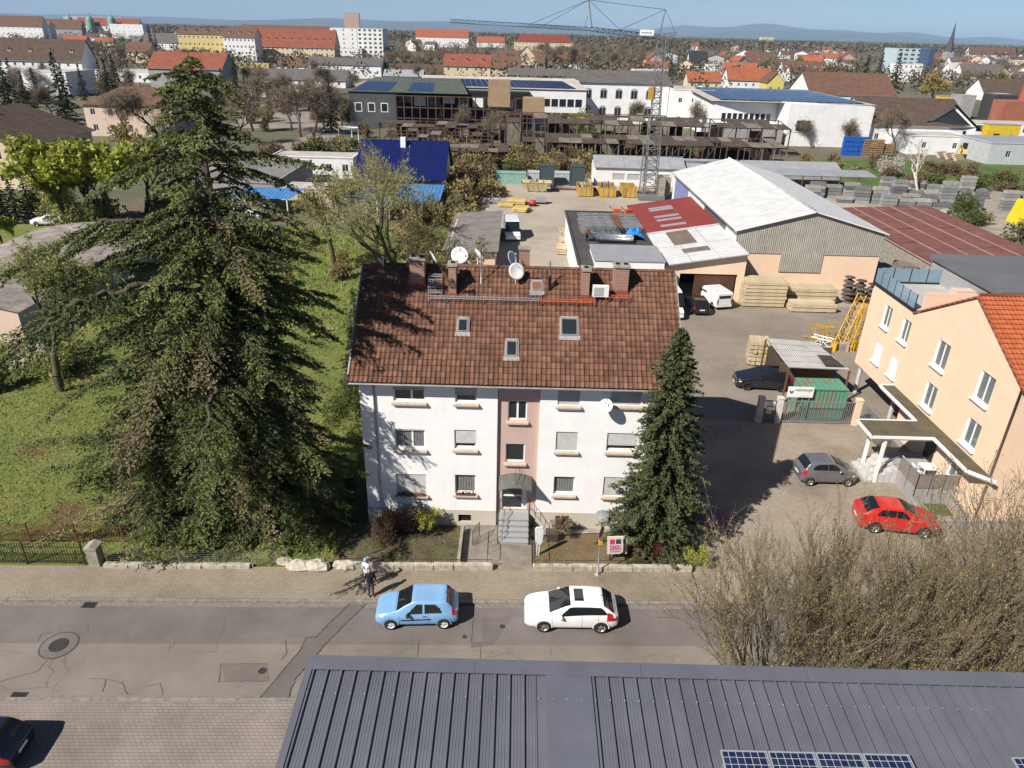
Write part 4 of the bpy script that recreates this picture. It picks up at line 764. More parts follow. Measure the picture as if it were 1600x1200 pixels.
# ================================================================== cars
M_tyre = mat('tyre_rubber', (.018, .018, .018), .85, .2); M_rim = mat('alloy_rim', (.50, .50, .50), .3, .1, metal=.8); M_carglass = glassm('car_glass', (.012, .014, .016), .04); M_blackpl = mat('black_plastic', (.02, .02, .021), .6, .2)
M_lamp = glassm('headlamp_glass', (.55, .56, .58), .1); M_tail = paint('tail_lamp', (.36, .012, .015), .8, .2); M_plate = mat('licence_plate', (.75, .75, .72), .5, .08)
def interp(cp, x):
 xs = [c[0] for c in cp]; ys = [c[1] for c in cp]; n = len(xs)
 m = [0]*n
 for i in range(n):
  a = max(0, i-1); b = min(n-1, i+1); m[i] = (ys[b]-ys[a])/(xs[b]-xs[a]) if xs[b] > xs[a] else 0
  if 0 < i < n-1 and (ys[i+1]-ys[i])*(ys[i]-ys[i-1]) <= 0: m[i] = 0
 x = min(max(x, xs[0]), xs[-1])
 for i in range(n-1):
  if x <= xs[i+1]:
   h = xs[i+1]-xs[i]; t = (x-xs[i])/h; return (2*t**3-3*t*t+1)*ys[i]+(t**3-2*t*t+t)*h*m[i]+(-2*t**3+3*t*t)*ys[i+1]+(t**3-t*t)*h*m[i+1]
def car(name, label, loc, rz, pm, L, W, spec, group=None, rimm=None, open_tail=False):
 """x runs from nose (0) to tail (L); spec gives roof line, belt line, half-width, glass spans, axles"""
 t = thing(name, label, 'car', loc, rz, group); H = W/2; rim_m = rimm or M_rim
 top, belt, low = spec['top'], spec['belt'], spec['low']; plan = spec['plan']; ax = spec['axles']; wr = spec['wheel']; tum = spec.get('tumble', .80)
 nx = 130; xs = [L*i/nx for i in range(nx+1)]
 def ring(x):
  zt, zb, zl = interp(top, x), interp(belt, x), interp(low, x); wv = H*interp(plan, x); zb = min(zb, zt-.012); g = max(0, min(1, (zt-zb)/.45)); wt = wv*(.90+(tum-.90)*g); zs = zb-zl
  return [(0, zl), (wv*.86, zl), (wv*.955, zl+zs*.10), (wv*.99, zl+zs*.35), (wv*1.0, zl+zs*.62), (wv*.985, zl+zs*.86), (wv*.955, zb), (wv*.955+(wt-wv*.955)*.5, zb+(zt-zb)*.48), (wt, zb+(zt-zb)*.86), (wt*.93, zb+(zt-zb)*.95), (wt*.66, zt-.010*g), (wt*.33, zt), (0, zt+.006)]
 SUBS = [6 if k in (6, 7) else 2 for k in range(12)]; KM = [(k, (k-6+j/SUBS[k])/2 if k in (6, 7) else 0) for k in range(12) for j in range(SUBS[k])]
 def fine(rr):
  out = []
  for k in range(len(rr)-1):
   for j in range(SUBS[k]): e = j/SUBS[k]; out.append((rr[k][0]*(1-e)+rr[k+1][0]*e, rr[k][1]*(1-e)+rr[k+1][1]*e))
  return out+[rr[-1]]
 R = [fine(ring(x)) for x in xs]; nk = len(R[0])
 a0, a1 = spec['wind']; b0, b1 = spec['rear']; sides = spec['sides']
 body = MB(); glass = {'windscreen': MB(), 'rear_window': MB(), 'side_window': MB()}
 for sgn in (1, -1):
  for i in range(nx):
   xc = (xs[i]+xs[i+1])/2
   for k2 in range(nk-1):
    k, gv = KM[k2]; q = [(xs[i], sgn*R[i][k2][0], R[i][k2][1]), (xs[i+1], sgn*R[i+1][k2][0], R[i+1][k2][1]), (xs[i+1], sgn*R[i+1][k2+1][0], R[i+1][k2+1][1]), (xs[i], sgn*R[i][k2+1][0], R[i][k2+1][1])]
    if sgn > 0: q = q[::-1]
    zc = sum(p[2] for p in q)/4
    if 1 <= k <= 5 and any((xc-a)**2+(zc-wr)**2 < (wr+.04)**2 for a in ax): continue
    if k == 0 and any(abs(xc-a) < wr for a in ax): continue
    if k >= 9 and a0 < xc < a1: glass['windscreen'].face(q, M_carglass, True)
    elif k >= 9 and b0 < xc < b1: glass['rear_window'].face(q, M_carglass, True)
    elif 6 <= k <= 7 and any(s0+(.58*gv*(j == 0)) < xc < s1-(.40*gv*gv*(j == len(sides)-1)) for j, (s0, s1) in enumerate(sides)) and .06 < gv < .9 and interp(top, xc)-interp(belt, xc) > .14: glass['side_window'].face(q, M_carglass, True)
    else: body.face(q, pm if not (k <= 1 and spec.get('clad')) else M_blackpl, True)
 for i in (0, nx):
  pts = [(xs[i], y, z) for y, z in R[i]]+[(xs[i], -y, z) for y, z in R[i][::-1]]; body.face(pts if i else pts[::-1], pm)
 bo = body.build('body', t, weld=True)
 for k_, g_ in glass.items():
  if g_.f: g_.build(k_, t, weld=True)
 for a in ax:
  for sgn in (1, -1):
   yw = sgn*(H*.93); mb = MB(); M = Matrix.Rotation(math.pi/2, 4, 'X')
   wl = MB(); wl.box(a-wr-.05, a+wr+.05, sgn*H*.5-.01, sgn*H*.5+.01, .12, wr*2+.05, M_blackpl); wl.build('wheel_well', t)
   lip = MB(); pr = [(a+(wr+.075)*math.cos(th), .0+wr+(wr+.075)*math.sin(th)) for th in [math.pi*j/14-.12 if j < 14 else math.pi+.12 for j in range(15)]]
   for j in range(14):
    (xa, za), (xb, zb) = pr[j], pr[j+1]; s2 = (wr+.02)/(wr+.075); A = (a+(xa-a)*s2, wr+(za-wr)*s2); B = (a+(xb-a)*s2, wr+(zb-wr)*s2); y1 = sgn*(H*1.0); y2 = sgn*H*.80
    f_ = [(xa, y1, za), (xb, y1, zb), (B[0], y1, B[1]), (A[0], y1, A[1])]; lip.face(f_ if sgn < 0 else f_[::-1], M_blackpl if spec.get('clad') else pm)
    lip.face([(A[0], y1, A[1]), (B[0], y1, B[1]), (B[0], y2, B[1]), (A[0], y2, A[1])], M_blackpl)
   lip.build('wheel_arch', t)
   wo = bpy.data.objects.new('wheel', None); link(wo, t); wo.location = (a, yw, wr)
   mb.lathe([(wr*.66, -.10), (wr*.93, -.105), (wr, -.075), (wr, .075), (wr*.93, .105), (wr*.66, .10), (wr*.64, .0)], M_tyre, 24, M=M); mb.build('tyre', wo)
   rb = MB(); rb.lathe([(0, .055), (wr*.16, .055), (wr*.18, .035)], rim_m, 12, M=M if sgn < 0 else Matrix.Rotation(-math.pi/2, 4, 'X')); rb.lathe([(wr*.56, .04), (wr*.60, .085), (wr*.67, .095)], rim_m, 22, M=M if sgn < 0 else Matrix.Rotation(-math.pi/2, 4, 'X')); rb.lathe([(0, 0), (wr*.62, 0)], M_blackpl, 18, M=M)
   for j in range(5):
    an = 2*math.pi*j/5+.3; d = Vector((math.cos(an), 0, math.sin(an))); e = Vector((-math.sin(an), 0, math.cos(an))); y = .05*-1 if sgn < 0 else .05
    y = -.05 if sgn < 0 else .05
    p = [d*(wr*.1)+e*(.05), d*(wr*.62)+e*.035, d*(wr*.62)-e*.035, d*(wr*.1)-e*.05]; rb.face([(v.x, y, v.z) for v in p], rim_m)
   rb.build('rim', wo)
 zb0 = interp(belt, .25); wl0 = H*interp(plan, .3)
 for sgn in (1, -1):
  hl = MB(); x0, x1 = spec['hl']
  pts = []
  for x in (x0, (x0+x1)/2, x1):
   rr = ring(x); pts.append([(x-.004, sgn*(rr[5][0]+.006), rr[5][1]), (x-.004, sgn*(rr[6][0]+.004), rr[6][1]+.006), (x-.004, sgn*(rr[6][0]*.84), rr[6][1]+.3*(rr[10][1]-rr[6][1])+.012)])
  for i in range(2):
   for j in range(2): q = [pts[i][j], pts[i+1][j], pts[i+1][j+1], pts[i][j+1]]; hl.face(q if sgn < 0 else q[::-1], M_lamp, True)
  hl.build('headlight', t)
  tl_ = MB(); x0, x1 = spec['tl']; k0, k1 = spec.get('tlk', (4, 7)); pts = []
  for x in (x0, (x0+x1)/2, x1):
   rr = ring(x); pts.append([(x+.006, sgn*(rr[k][0]+.008), rr[k][1]) for k in range(k0, k1+1)])
  for i in range(2):
   for j in range(k1-k0): q = [pts[i][j], pts[i+1][j], pts[i+1][j+1], pts[i][j+1]]; tl_.face(q if sgn < 0 else q[::-1], M_tail, True)
  tl_.build('tail_light', t)
  xm = spec['mirror']; rr = ring(xm); mb = MB(); mb.lathe([(0, -.12), (.075, -.09), (.095, 0), (.075, .09), (0, .12)], spec.get('mirrorm', pm), 10, (xm, sgn*(rr[6][0]+.10), rr[6][1]+.07), Matrix.Rotation(math.pi/2, 4, 'X')); mb.build('mirror', t)
  for xh in spec['handles']:
   rr = ring(xh); MB().box(xh-.09, xh+.09, sgn*(rr[5][0]+.004)-.015, sgn*(rr[5][0]+.004)+.015, rr[5][1]-.02, rr[5][1]+.012, spec.get('handlem', pm)).build('door_handle', t)
  for xd in spec['seams']:
   mb = MB()
   for k in range(2, 6):
    p, q = ring(xd)[k], ring(xd)[k+1]; mb.face([(xd-.006, sgn*(p[0]+.003), p[1]), (xd+.006, sgn*(p[0]+.003), p[1]), (xd+.006, sgn*(q[0]+.003), q[1]), (xd-.006, sgn*(q[0]+.003), q[1])], M_blackpl)
   mb.build('door_seam', t)
  if spec.get('strip'):
   mb = MB(); sa, sb_ = spec['strip']; n = 8
   for i in range(n):
    x, x2 = sa+(sb_-sa)*i/n, sa+(sb_-sa)*(i+1)/n; p, q = ring(x)[4], ring(x2)[4]; mb.face([(x, sgn*(p[0]+.012), p[1]-.05), (x2, sgn*(q[0]+.012), q[1]-.05), (x2, sgn*(q[0]+.012), q[1]+.02), (x, sgn*(p[0]+.012), p[1]+.02)], M_blackpl)
   mb.build('side_strip', t)
 zl = interp(low, L)+.28; MB().box(L-.005, L+.018, -.26, .26, zl, zl+.11, M_plate).build('licence_plate', t); zl = interp(low, 0)+.12; MB().box(-.018, .005, -.26, .26, zl, zl+.11, M_plate).build('licence_plate', t)
 MB().box(-.012, .02, -H*.5, H*.5, interp(low, 0)+.26, interp(low, 0)+.36, M_blackpl).build('grille', t)
 rf_ = spec['roof']; mb = MB(); mb.tube([(rf_[1]-.18, 0, interp(top, rf_[1]-.18)), (rf_[1]-.06, 0, interp(top, rf_[1]-.18)+.16)], .012, M_blackpl, 5); mb.build('aerial', t)
 if spec.get('sunroof'):
  sa, sb_ = spec['sunroof']; mb = MB(); mb.box(sa, sb_, -.40, .40, interp(top, (sa+sb_)/2)-.01, interp(top, (sa+sb_)/2)+.022, M_carglass); mb.build('sunroof', t)
 for xq, ya in ((spec['wind'][0]-.05, .8), (L-.12, .62)):
  mb = MB(); mb.tube([(xq, H*ya*(j/6-1), interp(top, xq)-.012*abs(j/6-1)+.004) for j in range(13)], .008, M_blackpl, 4); mb.build('panel_seam', t)
 MB().box(.9, L-.5, -H*.8, H*.8, .25, .5, M_blackpl).build('cabin_floor', t)
 return t
def spec_hatch(L, hood=.95, cowl=1.05, hgt=1.45, cx=1.05, rx=1.9, rb=.35, belt0=.86, belt1=.95, drop=.92, two=False, wheel=.31, a0=.78, a1=None, **k):
 """generic five-door hatch: nose, bonnet, raked screen, roof, hatch"""
 a1 = a1 or L-.72
 d = dict(top=[(0, .62), (.10, hood*.80), (.35, hood*.90), (cx, cowl), (cx+.08, cowl+.03), (rx, hgt-.03), (rx+.35, hgt), (L-1.0, hgt-.03), (L-rb-.25, hgt-.09), (L-.16, drop), (L, drop-.12)],
   belt=[(0, .58), (.12, .70), (.6, .80), (cx, belt0), (L-.9, belt1), (L-.1, belt1-.02), (L, belt1-.14)], low=[(0, .24), (.3, .20), (L-.3, .22), (L, .30)],
   plan=[(0, .70), (.12, .84), (.45, .96), (1.2, 1.0), (L-1.1, 1.0), (L-.35, .955), (L-.05, .86), (L, .78)], wind=(cx+.02, rx-.02), rear=(L-rb-.30, L-.20), sides=[(cx+.55, (cx+L)/2-.15), ((cx+L)/2-.05, L-.62)],
   axles=(a0, a1), wheel=wheel, hl=(.06, .42), tl=(L-.30, L-.04), mirror=cx+.55, handles=[(cx+L)/2-.25, L-1.15] if not two else [(cx+L)/2-.1], seams=[cx+.15, (cx+L)/2-.08, L-.95] if not two else [cx+.15, (cx+L)/2+.05], roof=(rx, L-rb-.2))
 d.update(k); return d
M_blue = paint('light_blue_paint', (.22, .42, .68), .5, .38, .15); M_whitep = paint('white_car_paint', (.78, .78, .77), .6, .3); M_grey = paint('grey_metallic_paint', (.20, .20, .215), .7, .35, .45); M_redp = paint('red_car_paint', (.50, .018, .016), .7, .3); M_blackp = paint('black_car_paint', (.012, .013, .018), .8, .2); M_navy = paint('dark_blue_paint', (.012, .014, .03), .8, .25)
L1 = 3.84
car('parked_car', 'small light blue three-door hatchback at the far kerb beside the people', (-6.12, 26.62-1.66/2+.22, .012), .055, M_blue, L1, 1.66, spec_hatch(L1, hood=.92, cowl=.99, hgt=1.48, cx=.98, rx=1.72, rb=.22, belt0=.78, belt1=.85, drop=.98, two=True, wheel=.29, a0=.72, a1=3.18, tumble=.80, sides=[(1.45, 2.22), (2.30, 3.10)], tlk=(5, 8), tl=(3.56, 3.80), mirrorm=M_blackpl, handlem=M_blackpl, strip=(1.2, 2.6)), rimm=mat('hubcap', (.58, .58, .57), .4, .1))
L2 = 4.36
car('parked_car', 'white five-door hatchback with sunroof parked at the far kerb', (.86, 26.22-.02, .012), .008, M_whitep, L2, 1.82, spec_hatch(L2, hood=.94, cowl=1.02, hgt=1.48, cx=1.12, rx=2.12, rb=.42, belt0=.82, belt1=1.0, drop=1.0, wheel=.325, a0=.90, a1=3.55, tumble=.76, sides=[(1.55, 3.82)], tl=(3.80, 4.28), sunroof=(2.3, 2.72)))
# ================================================================== front garden, walls, fences, street furniture, people
def wy(x): return sy(x, 29.52)
M_wall = mat('old_wall_stone', (.44, .39, .32), .92, .4, 3, world=True, bmp=.5, bscale=9, stains=.7)
def low_wall(name, label, x0, x1, h, n):
 t = thing(name, label, 'garden wall', (0, 0, 0))
 for i in range(n):
  a, b = x0+(x1-x0)*i/n, x0+(x1-x0)*(i+1)/n; mb = MB(); m = (a+b)/2; j = random.uniform(-.02, .02)
  mb.box(a+.008, b-.008, wy(m)-.14+j, wy(m)+.14+j, .05, h+random.uniform(-.02, .03), M_wall); mb.build('stone', t)
 return t
low_wall('garden_wall', 'low weathered concrete wall in front of the soil bed', -8.9, -.75, .42, 8); low_wall('garden_wall', 'low concrete wall in front of the right-hand front lawn', 1.3, 9.6, .40, 8); low_wall('garden_wall', 'low kerb-like wall under the wire fence on the left', -20.6, -13.2, .30, 6)
M_boulder = mat('pale_boulder', (.50, .44, .36), .9, .35, 3, bmp=.6, bscale=5)
for i, (px, py, s) in enumerate(((445, 880, .38), (466, 888, .55), (496, 888, .6), (540, 886, .5))):
 p = G(px, py, .1); rg = random.Random(i); mb = MB(); pr = [(0, -.35*s), (.75*s, -.25*s), (s, .05*s), (.82*s, .42*s), (.4*s, .62*s), (0, .66*s)]; mb.lathe(pr, M_boulder, 9, smooth=False); mb.v = [(v[0]*(1+rg.uniform(-.18, .18))*1.25, v[1]*(1+rg.uniform(-.18, .18))*.7, v[2]*(1+rg.uniform(-.15, .15))) for v in mb.v]
 tag(mb.build('boulder', None, (p.x, p.y, .2*s+.1)), ['small pale boulder at the left foot of the big conifer', 'pale boulder under the big conifer boughs', 'largest pale boulder beside the pavement under the conifer', 'pale boulder nearest the two people'][i], 'boulder', 'pale boulders along the pavement edge')
p = G(148, 888, .05); t = thing('gate_pillar', 'square concrete gate pillar with sloped cap at the left fence', 'pillar', (p.x, p.y+.3, .05)); MB().box(-.27, .27, -.27, .27, 0, 1.15, M_conc).build('shaft', t); MB().prism([(-.33, 1.15), (.33, 1.15), (.33, 1.22), (0, 1.36), (-.33, 1.22)], 'y', -.33, .33, M_conc).build('cap', t)
def iron_fence(label, x0, x1, yf, h, mname, post):
 t = thing('iron_fence', label, 'fence', (0, 0, 0)); m = mname; n = int((x1-x0)/.135); me = MB().box(-.011, .011, -.011, .011, 0, h, m).mesh('bar')
 for i in range(n):
  x = x0+(x1-x0)*(i+.5)/n; inst('bar', me, t, (x, yf(x), .12))
 for z in (.25, h-.12): MB().tube([(x0, yf(x0), z), (x1, yf(x1), z)], .018, m, 4).build('rail', t)
 k = max(1, int((x1-x0)/2.4))
 for i in range(k+1): x = x0+(x1-x0)*i/k; MB().box(x-.03, x+.03, yf(x)-.03, yf(x)+.03, 0, h+.15, m).build('post', t)
iron_fence('rusty upright-bar iron fence left of the gate pillar, standing on the verge', -30.5, -21.7, lambda x: wy(x)+.25, 1.25, M_iron, 1)
iron_fence('second rusty bar fence standing further back on the lawn', -28.0, -20.6, lambda x: wy(x)+2.0, 1.15, M_rust, 1)
t = thing('wire_fence', 'thin wire fence on steel posts under the big conifer', 'fence', (0, 0, 0)); xs_ = [-20.4+1.83*i for i in range(6)]
for x in xs_: MB().tube([(x, wy(x), .1), (x+.02, wy(x), 1.3)], .025, M_steel, 6).build('post', t)
mb = MB()
for i in range(7): z = .45+.12*i; mb.tube([(xs_[0], wy(xs_[0]), z), (xs_[-1], wy(xs_[-1]), z)], .005, M_steel, 3)
for i in range(76): x = xs_[0]+.12*i; mb.tube([(x, wy(x), .45), (x, wy(x), 1.17)], .004, M_steel, 3)
mb.build('mesh', t)
def low_rail(label, pts, posts, z=.72, zb=.4):
 t = thing('iron_rail', label, 'railing', (0, 0, 0)); MB().tube([(x, y, z) for x, y in pts], .016, M_iron, 5).build('rail', t)
 for i in range(posts+1):
  u = i/posts; a, b = pts[0], pts[-1]; x, y = a[0]+(b[0]-a[0])*u, a[1]+(b[1]-a[1])*u; MB().tube([(x, y, zb-.1), (x, y, z)], .014, M_iron, 5).build('post', t)
low_rail('low iron rail on the wall right of the path', [(1.45, wy(1.45)), (9.4, wy(9.4))], 5); low_rail('low iron rail on the wall left of the path', [(-8.6, wy(-8.6)), (-.8, wy(-.8))], 5)
low_rail('low iron rail beside the path running to the steps', [(1.42, wy(1.42)+.2), (1.42, 32.2)], 3, 1.0, .12); low_rail('low iron rail beside the bin recess left of the path', [(-1.05, wy(-1)+.2), (-1.05, 31.6)], 2, .9, .12)
MBk = thing('bed_edging', 'upright concrete slab edging between soil bed and path', 'edging', (0, 0, 0)); MB().box(-2.62, -2.46, 29.7, 32.5, .05, .55, M_conc).build('slab', MBk)
t = thing('garden_gate', 'small open wrought-iron gate folded back by the path', 'gate', (-1.9, 31.3, .13), 1.2); mb = MB(); mb.tube([(0, 0, .05), (0, 0, 1.0)], .02, M_iron, 5); mb.tube([(.9, 0, .05), (.9, 0, .95)], .02, M_iron, 5); mb.tube([(0, 0, .1), (.9, 0, .1)], .014, M_iron, 4); mb.tube([(0, 0, .95), (.45, 0, 1.05), (.9, 0, .95)], .014, M_iron, 4); mb.build('frame', t)
for i in range(6): MB().tube([(.13*(i+1), 0, .1), (.13*(i+1), 0, .98)], .009, M_iron, 4).build('bar', t)
p = G(933, 898, .12); t = thing('street_lamp_post', 'grey sign post with round grey plate on top and a side-on no-parking disc', 'sign post', p)
MB().lathe([(.14, 0), (.14, .05), (.05, .06)], M_conc, 12).build('foot', t); MB().tube([(0, 0, 0), (.0, 0, 3.35)], .038, M_steel, 8).build('post', t); MB().tube([(0, 0, 3.3), (0, 0, 3.75)], .02, M_steel, 6).build('stem', t)
MB().lathe([(0, .10), (.20, .09), (.34, .05), (.36, .02), (.30, .0), (0, .0)], mat('grey_lamp_hood', (.27, .29, .28), .5, .2, 6), 20, (0, 0, 3.75)).build('hood', t); MB().lathe([(.09, -.12), (.12, -.06), (.09, 0)], M_steel, 10, (0, 0, 3.75)).build('lamp_neck', t)
Ms = Matrix.Rotation(R_(58), 4, 'Z') @ Matrix.Rotation(R_(90), 4, 'X'); mb = MB(); Mbl = mat('sign_blue', (.03, .05, .28), .4, .1); Mrd = mat('sign_red', (.50, .03, .03), .4, .1); mb.lathe([(0, .02), (.21, .02)], Mbl, 22, (.0, -.02, 2.75), Ms); mb.lathe([(.21, .02), (.30, .02)], Mrd, 22, (.0, -.02, 2.75), Ms); mb.lathe([(.30, .02), (.30, .005), (0, .005)], M_steel, 22, (0, -.02, 2.75), Ms); so_ = mb.build('no_parking_sign', t)
o = MB().box(-.22, .22, -.03, .03, .022, .024, Mrd, Matrix.Translation((0, -.02, 2.75)) @ Ms @ Matrix.Rotation(.78, 4, 'Z')).build('slash', so_)
MB().box(-.09, .09, -.06, .06, 1.95, 2.15, mat('orange_band', (.70, .33, .03), .5)).build('orange_tag', t)
p = G(965, 878, .05); t = thing('poster_case', 'cream poster case with a pink poster at the garden rail', 'notice board', (p.x, p.y+.15, -.25)); Mcr = mat('cream_metal', (.62, .58, .48), .5, .1)
mb = MB(); MT = Matrix.Rotation(R_(-4), 4, 'Y'); mb.box(-.52, .52, -.05, .05, .75, 1.85, Mcr, MT); mb.build('case', t)
for s in (-.4, .4): MB().box(s-.03, s+.03, -.03, .03, 0, .8, M_iron).build('leg', t)
def pf(nm, a, b, c, d, m, e=.004): MB().box(a, b, -.05-e, -.049, c, d, m, MT).build(nm, t)
Mpk = mat('poster_pink', (.62, .04, .13), .5, .4, 6); Mwp = mat('poster_white', (.72, .68, .68), .5, .1); Mdk = mat('poster_dark', (.06, .06, .07), .5, .4, 9)
pf('poster', -.42, .22, .86, 1.74, Mwp); pf('poster_block', -.40, -.12, 1.38, 1.72, Mpk, .006); pf('poster_block', -.08, .20, 1.40, 1.72, Mdk, .006); pf('poster_block', -.40, .20, .98, 1.34, mat('poster_crowd', (.55, .22, .36), .5, .9, 14), .006); pf('poster_line', -.40, .20, .88, .93, Mdk, .006)
for z in (1.62, 1.46, .84): pf('notice', .30, .44, z-.06, z+.07, Mdk)
for i in range(5): pf('notice_line', .29, .45, 1.0+.075*i, 1.03+.075*i, Mdk)
p = G(839, 868, .05); t = thing('cutout_board', 'tall white cut-out panel leaning by the path railing', 'display board', (p.x+.05, p.y+.02, .05), R_(10)); MB().prism([(-.07, 0), (.05, .0), (.10, .75), (.20, .85), (.24, 1.6), (.15, 1.86), (-.16, 1.86), (-.22, 1.70), (-.17, .85), (-.10, .7)], 'y', -.03, .03, mat('white_board', (.80, .80, .80), .5, .05)).build('board', t)
MB().box(-.03, .03, .03, .09, 0, 1.4, M_iron).build('stake', t)
p = G(862, 842, .05); t = thing('planter', 'square planter in the front lawn, coloured dark for the shadow under its shrub', 'planter', (p.x, p.y, .05)); mb = MB(); mb.prism([(-.28, 0), (.28, 0), (.34, .5), (-.34, .5)], 'y', -.3, .3, mat('shadow_dark_planter', (.05, .045, .04), .8)); mb.build('tub', t); MB().box(-.29, .29, -.27, .27, .49, .505, M_soil).build('soil', t)  # tub colour stands for the shadow under the shrub
def bin_(label, p, mb_, ml):
 t = thing('wheelie_bin', label, 'bin', p, R_(8), 'wheeled bins beside the house'); mb = MB()
 mb.face([(-.24, -.3, .06), (.24, -.3, .06), (.29, -.36, .95), (-.29, -.36, .95)], mb_); mb.face([(.24, .28, .06), (-.24, .28, .06), (-.29, .36, .95), (.29, .36, .95)], mb_); mb.face([(-.24, .28, .06), (-.24, -.3, .06), (-.29, -.36, .95), (-.29, .36, .95)], mb_); mb.face([(.24, -.3, .06), (.24, .28, .06), (.29, .36, .95), (.29, -.36, .95)], mb_); mb.build('body', t)
 mb = MB(); mb.prism([(-.40, .95), (.38, .95), (.38, 1.03), (.2, 1.08), (-.40, 1.0)], 'x', -.31, .31, ml); mb.build('lid', t); mb = MB(); mb.tube([(-.2, .42, 1.0), (.2, .42, 1.0)], .018, ml, 6); mb.build('handle', t)
 for s in (-.26, .26): MB().lathe([(0, -.03), (.1, -.03), (.1, .03), (0, .03)], M_tyre, 12, (s, .3, .1), Matrix.Rotation(math.pi/2, 4, 'Y')).build('wheel', t)
Myl = mat('bin_yellow', (.60, .42, .02), .5, .1); Mgb = mat('bin_grey', (.08, .085, .085), .5, .2)
for i, (px, py) in enumerate(((560, 736), (556, 762), (551, 748))): q = G(px, py, .03); bin_(['grey bin with a yellow lid beside the house wall', 'second yellow-lidded bin nearer the street', 'yellow-lidded bin half hidden by the conifer'][i], (q.x-.35, q.y, .03), Mgb if i else Myl, Myl)
def person(label, p, rz, joints, edges, radii, cloth, skinc, hair, hat=None):
 root = thing('person', label, 'person', p, rz, 'people standing beside the blue car')
 me = bpy.data.meshes.new('body'); me.from_pydata(joints, edges, []); o = bpy.data.objects.new('body', me); link(o, root)
 o.modifiers.new('skin', 'SKIN'); sv = me.skin_vertices[0].data
 for i, r in enumerate(radii): sv[i].radius = (r, r) if not hasattr(r, '__len__') else r
 sv[0].use_root = True; sb = o.modifiers.new('sub', 'SUBSURF'); sb.levels = sb.render_levels = 1
 dg = bpy.context.evaluated_depsgraph_get(); ev = o.evaluated_get(dg); m2 = bpy.data.meshes.new_from_object(ev); o.modifiers.clear(); o.data = m2; m2.materials.clear()
 for m in cloth+[skinc]: m2.materials.append(m)
 for f in m2.polygons:
  c = f.center; f.use_smooth = True
  f.material_index = 0 if (.90 < c.z < 1.50) else (1 if .08 < c.z <= .90 else (2 if c.z <= .08 else 3))
  if .90 < c.z < 1.5 and abs(c.x) > .2 and c.z < cloth_cut.get(label, .95): f.material_index = 3
  if .6 < c.z <= .90 and abs(c.x) > .24: f.material_index = 3
 hb = MB(); hb.lathe([(0, -.115), (.045, -.10), (.068, -.06), (.078, 0), (.076, .05), (.058, .10), (.03, .122), (0, .126)], skinc, 14, (0, -.015, 1.645)); hb.v = [(v[0], -.015+(v[1]+.015)*1.22, v[2]) for v in hb.v]
 hb.lathe([(0, -.02), (.014, -.012), (.010, .02), (0, .03)], skinc, 6, (0, -.112, 1.635)); h = hb.build('head', root)
 for s in (-1, 1):
  MB().lathe([(0, -.03), (.012, -.015), (.014, .015), (0, .03)], skinc, 6, (s*.08, -.005, 1.64)).build('ear', h); MB().lathe([(0, -.007), (.008, 0), (0, .007)], M_dark, 6, (s*.03, -.103, 1.66)).build('eye', h)
 MB().box(-.025, .025, -.102, -.094, 1.59, 1.597, M_redplant).build('mouth', h)
 hr = MB(); hr.lathe([(.084, .0), (.086, .04), (.068, .105), (.035, .135), (0, .14)], hair, 14, (0, -.005, 1.648)); hr.v = [(v[0], v[1]*1.2+.012, v[2]) for v in hr.v]; hr.build('hair' if not hat else 'cap', h)
 if hat: MB().prism([(-.075, 1.70), (.075, 1.70), (.06, 1.715), (-.06, 1.715)], 'y', -.20, -.08, hat).build('cap_peak', h)
 for s, hp in ((-1, joints[12]), (1, joints[8])):
  hd = MB(); hp = Vector(hp); d = Vector((.02*s, -.01, -1)).normalized(); hd.tube([hp, hp+d*.05, hp+d*.095], .038, skinc, 6, r2=.034)
  for k in range(4): b = hp+d*.09+Vector((0, -.03+.02*k, 0)); ln = (.06, .072, .068, .052)[k]; hd.tube([b, b+d*ln*.55+Vector((-.006*s, 0, 0)), b+d*ln+Vector((-.022*s, 0, 0))], .0095, skinc, 5, r2=.007)
  b = hp+d*.03+Vector((0, -.035, 0)); hd.tube([b, b+Vector((-.01*s, -.025, -.035)), b+Vector((-.015*s, -.03, -.065))], .011, skinc, 5, r2=.008); hd.build('hand', root)
 return root
cloth_cut = {}
JE = [(0, 1), (1, 2), (2, 3), (3, 4), (2, 5), (5, 6), (6, 7), (7, 8), (2, 9), (9, 10), (10, 11), (11, 12), (0, 13), (13, 14), (14, 15), (15, 16), (0, 17), (17, 18), (18, 19), (19, 20)]
def joints(sp=.11, arm=.06, bend=.05):
 return [(0, 0, .96), (0, .01, 1.15), (0, .015, 1.38), (0, .0, 1.50), (0, -.01, 1.58), (.17, .01, 1.40), (.225+arm*.3, .03, 1.12), (.24+arm, 0-bend, .93), (.245+arm, -.02-bend, .87), (-.17, .01, 1.40), (-.225-arm*.3, .03, 1.12), (-.24-arm, -bend, .93), (-.245-arm, -.02-bend, .87), (sp*.8, 0, .90), (sp, -.02, .50), (sp, .01, .09), (sp+.01, -.12, .045), (-sp*.8, 0, .90), (-sp, -.01, .50), (-sp, .02, .09), (-sp-.01, -.11, .045)]
RAD = [(.15, .11), (.155, .11), (.165, .11), (.058, .058), (.05, .05), .072, .052, .040, .034, .072, .052, .040, .034, .095, .066, .048, .045, .095, .066, .048, .045]
M_skin = mat('skin', (.48, .27, .19), .6, .08); M_blackcl = mat('black_jacket', (.012, .012, .014), .85, .3); M_jean = mat('dark_grey_jeans', (.055, .06, .07), .9, .3); M_shoe = mat('pale_shoe', (.35, .33, .30), .7); M_whitecl = mat('white_shirt', (.72, .73, .75), .85, .08); M_bluecap = mat('pale_blue_cap', (.25, .45, .72), .8, .1); M_hair = mat('grey_brown_hair', (.08, .065, .055), .8)
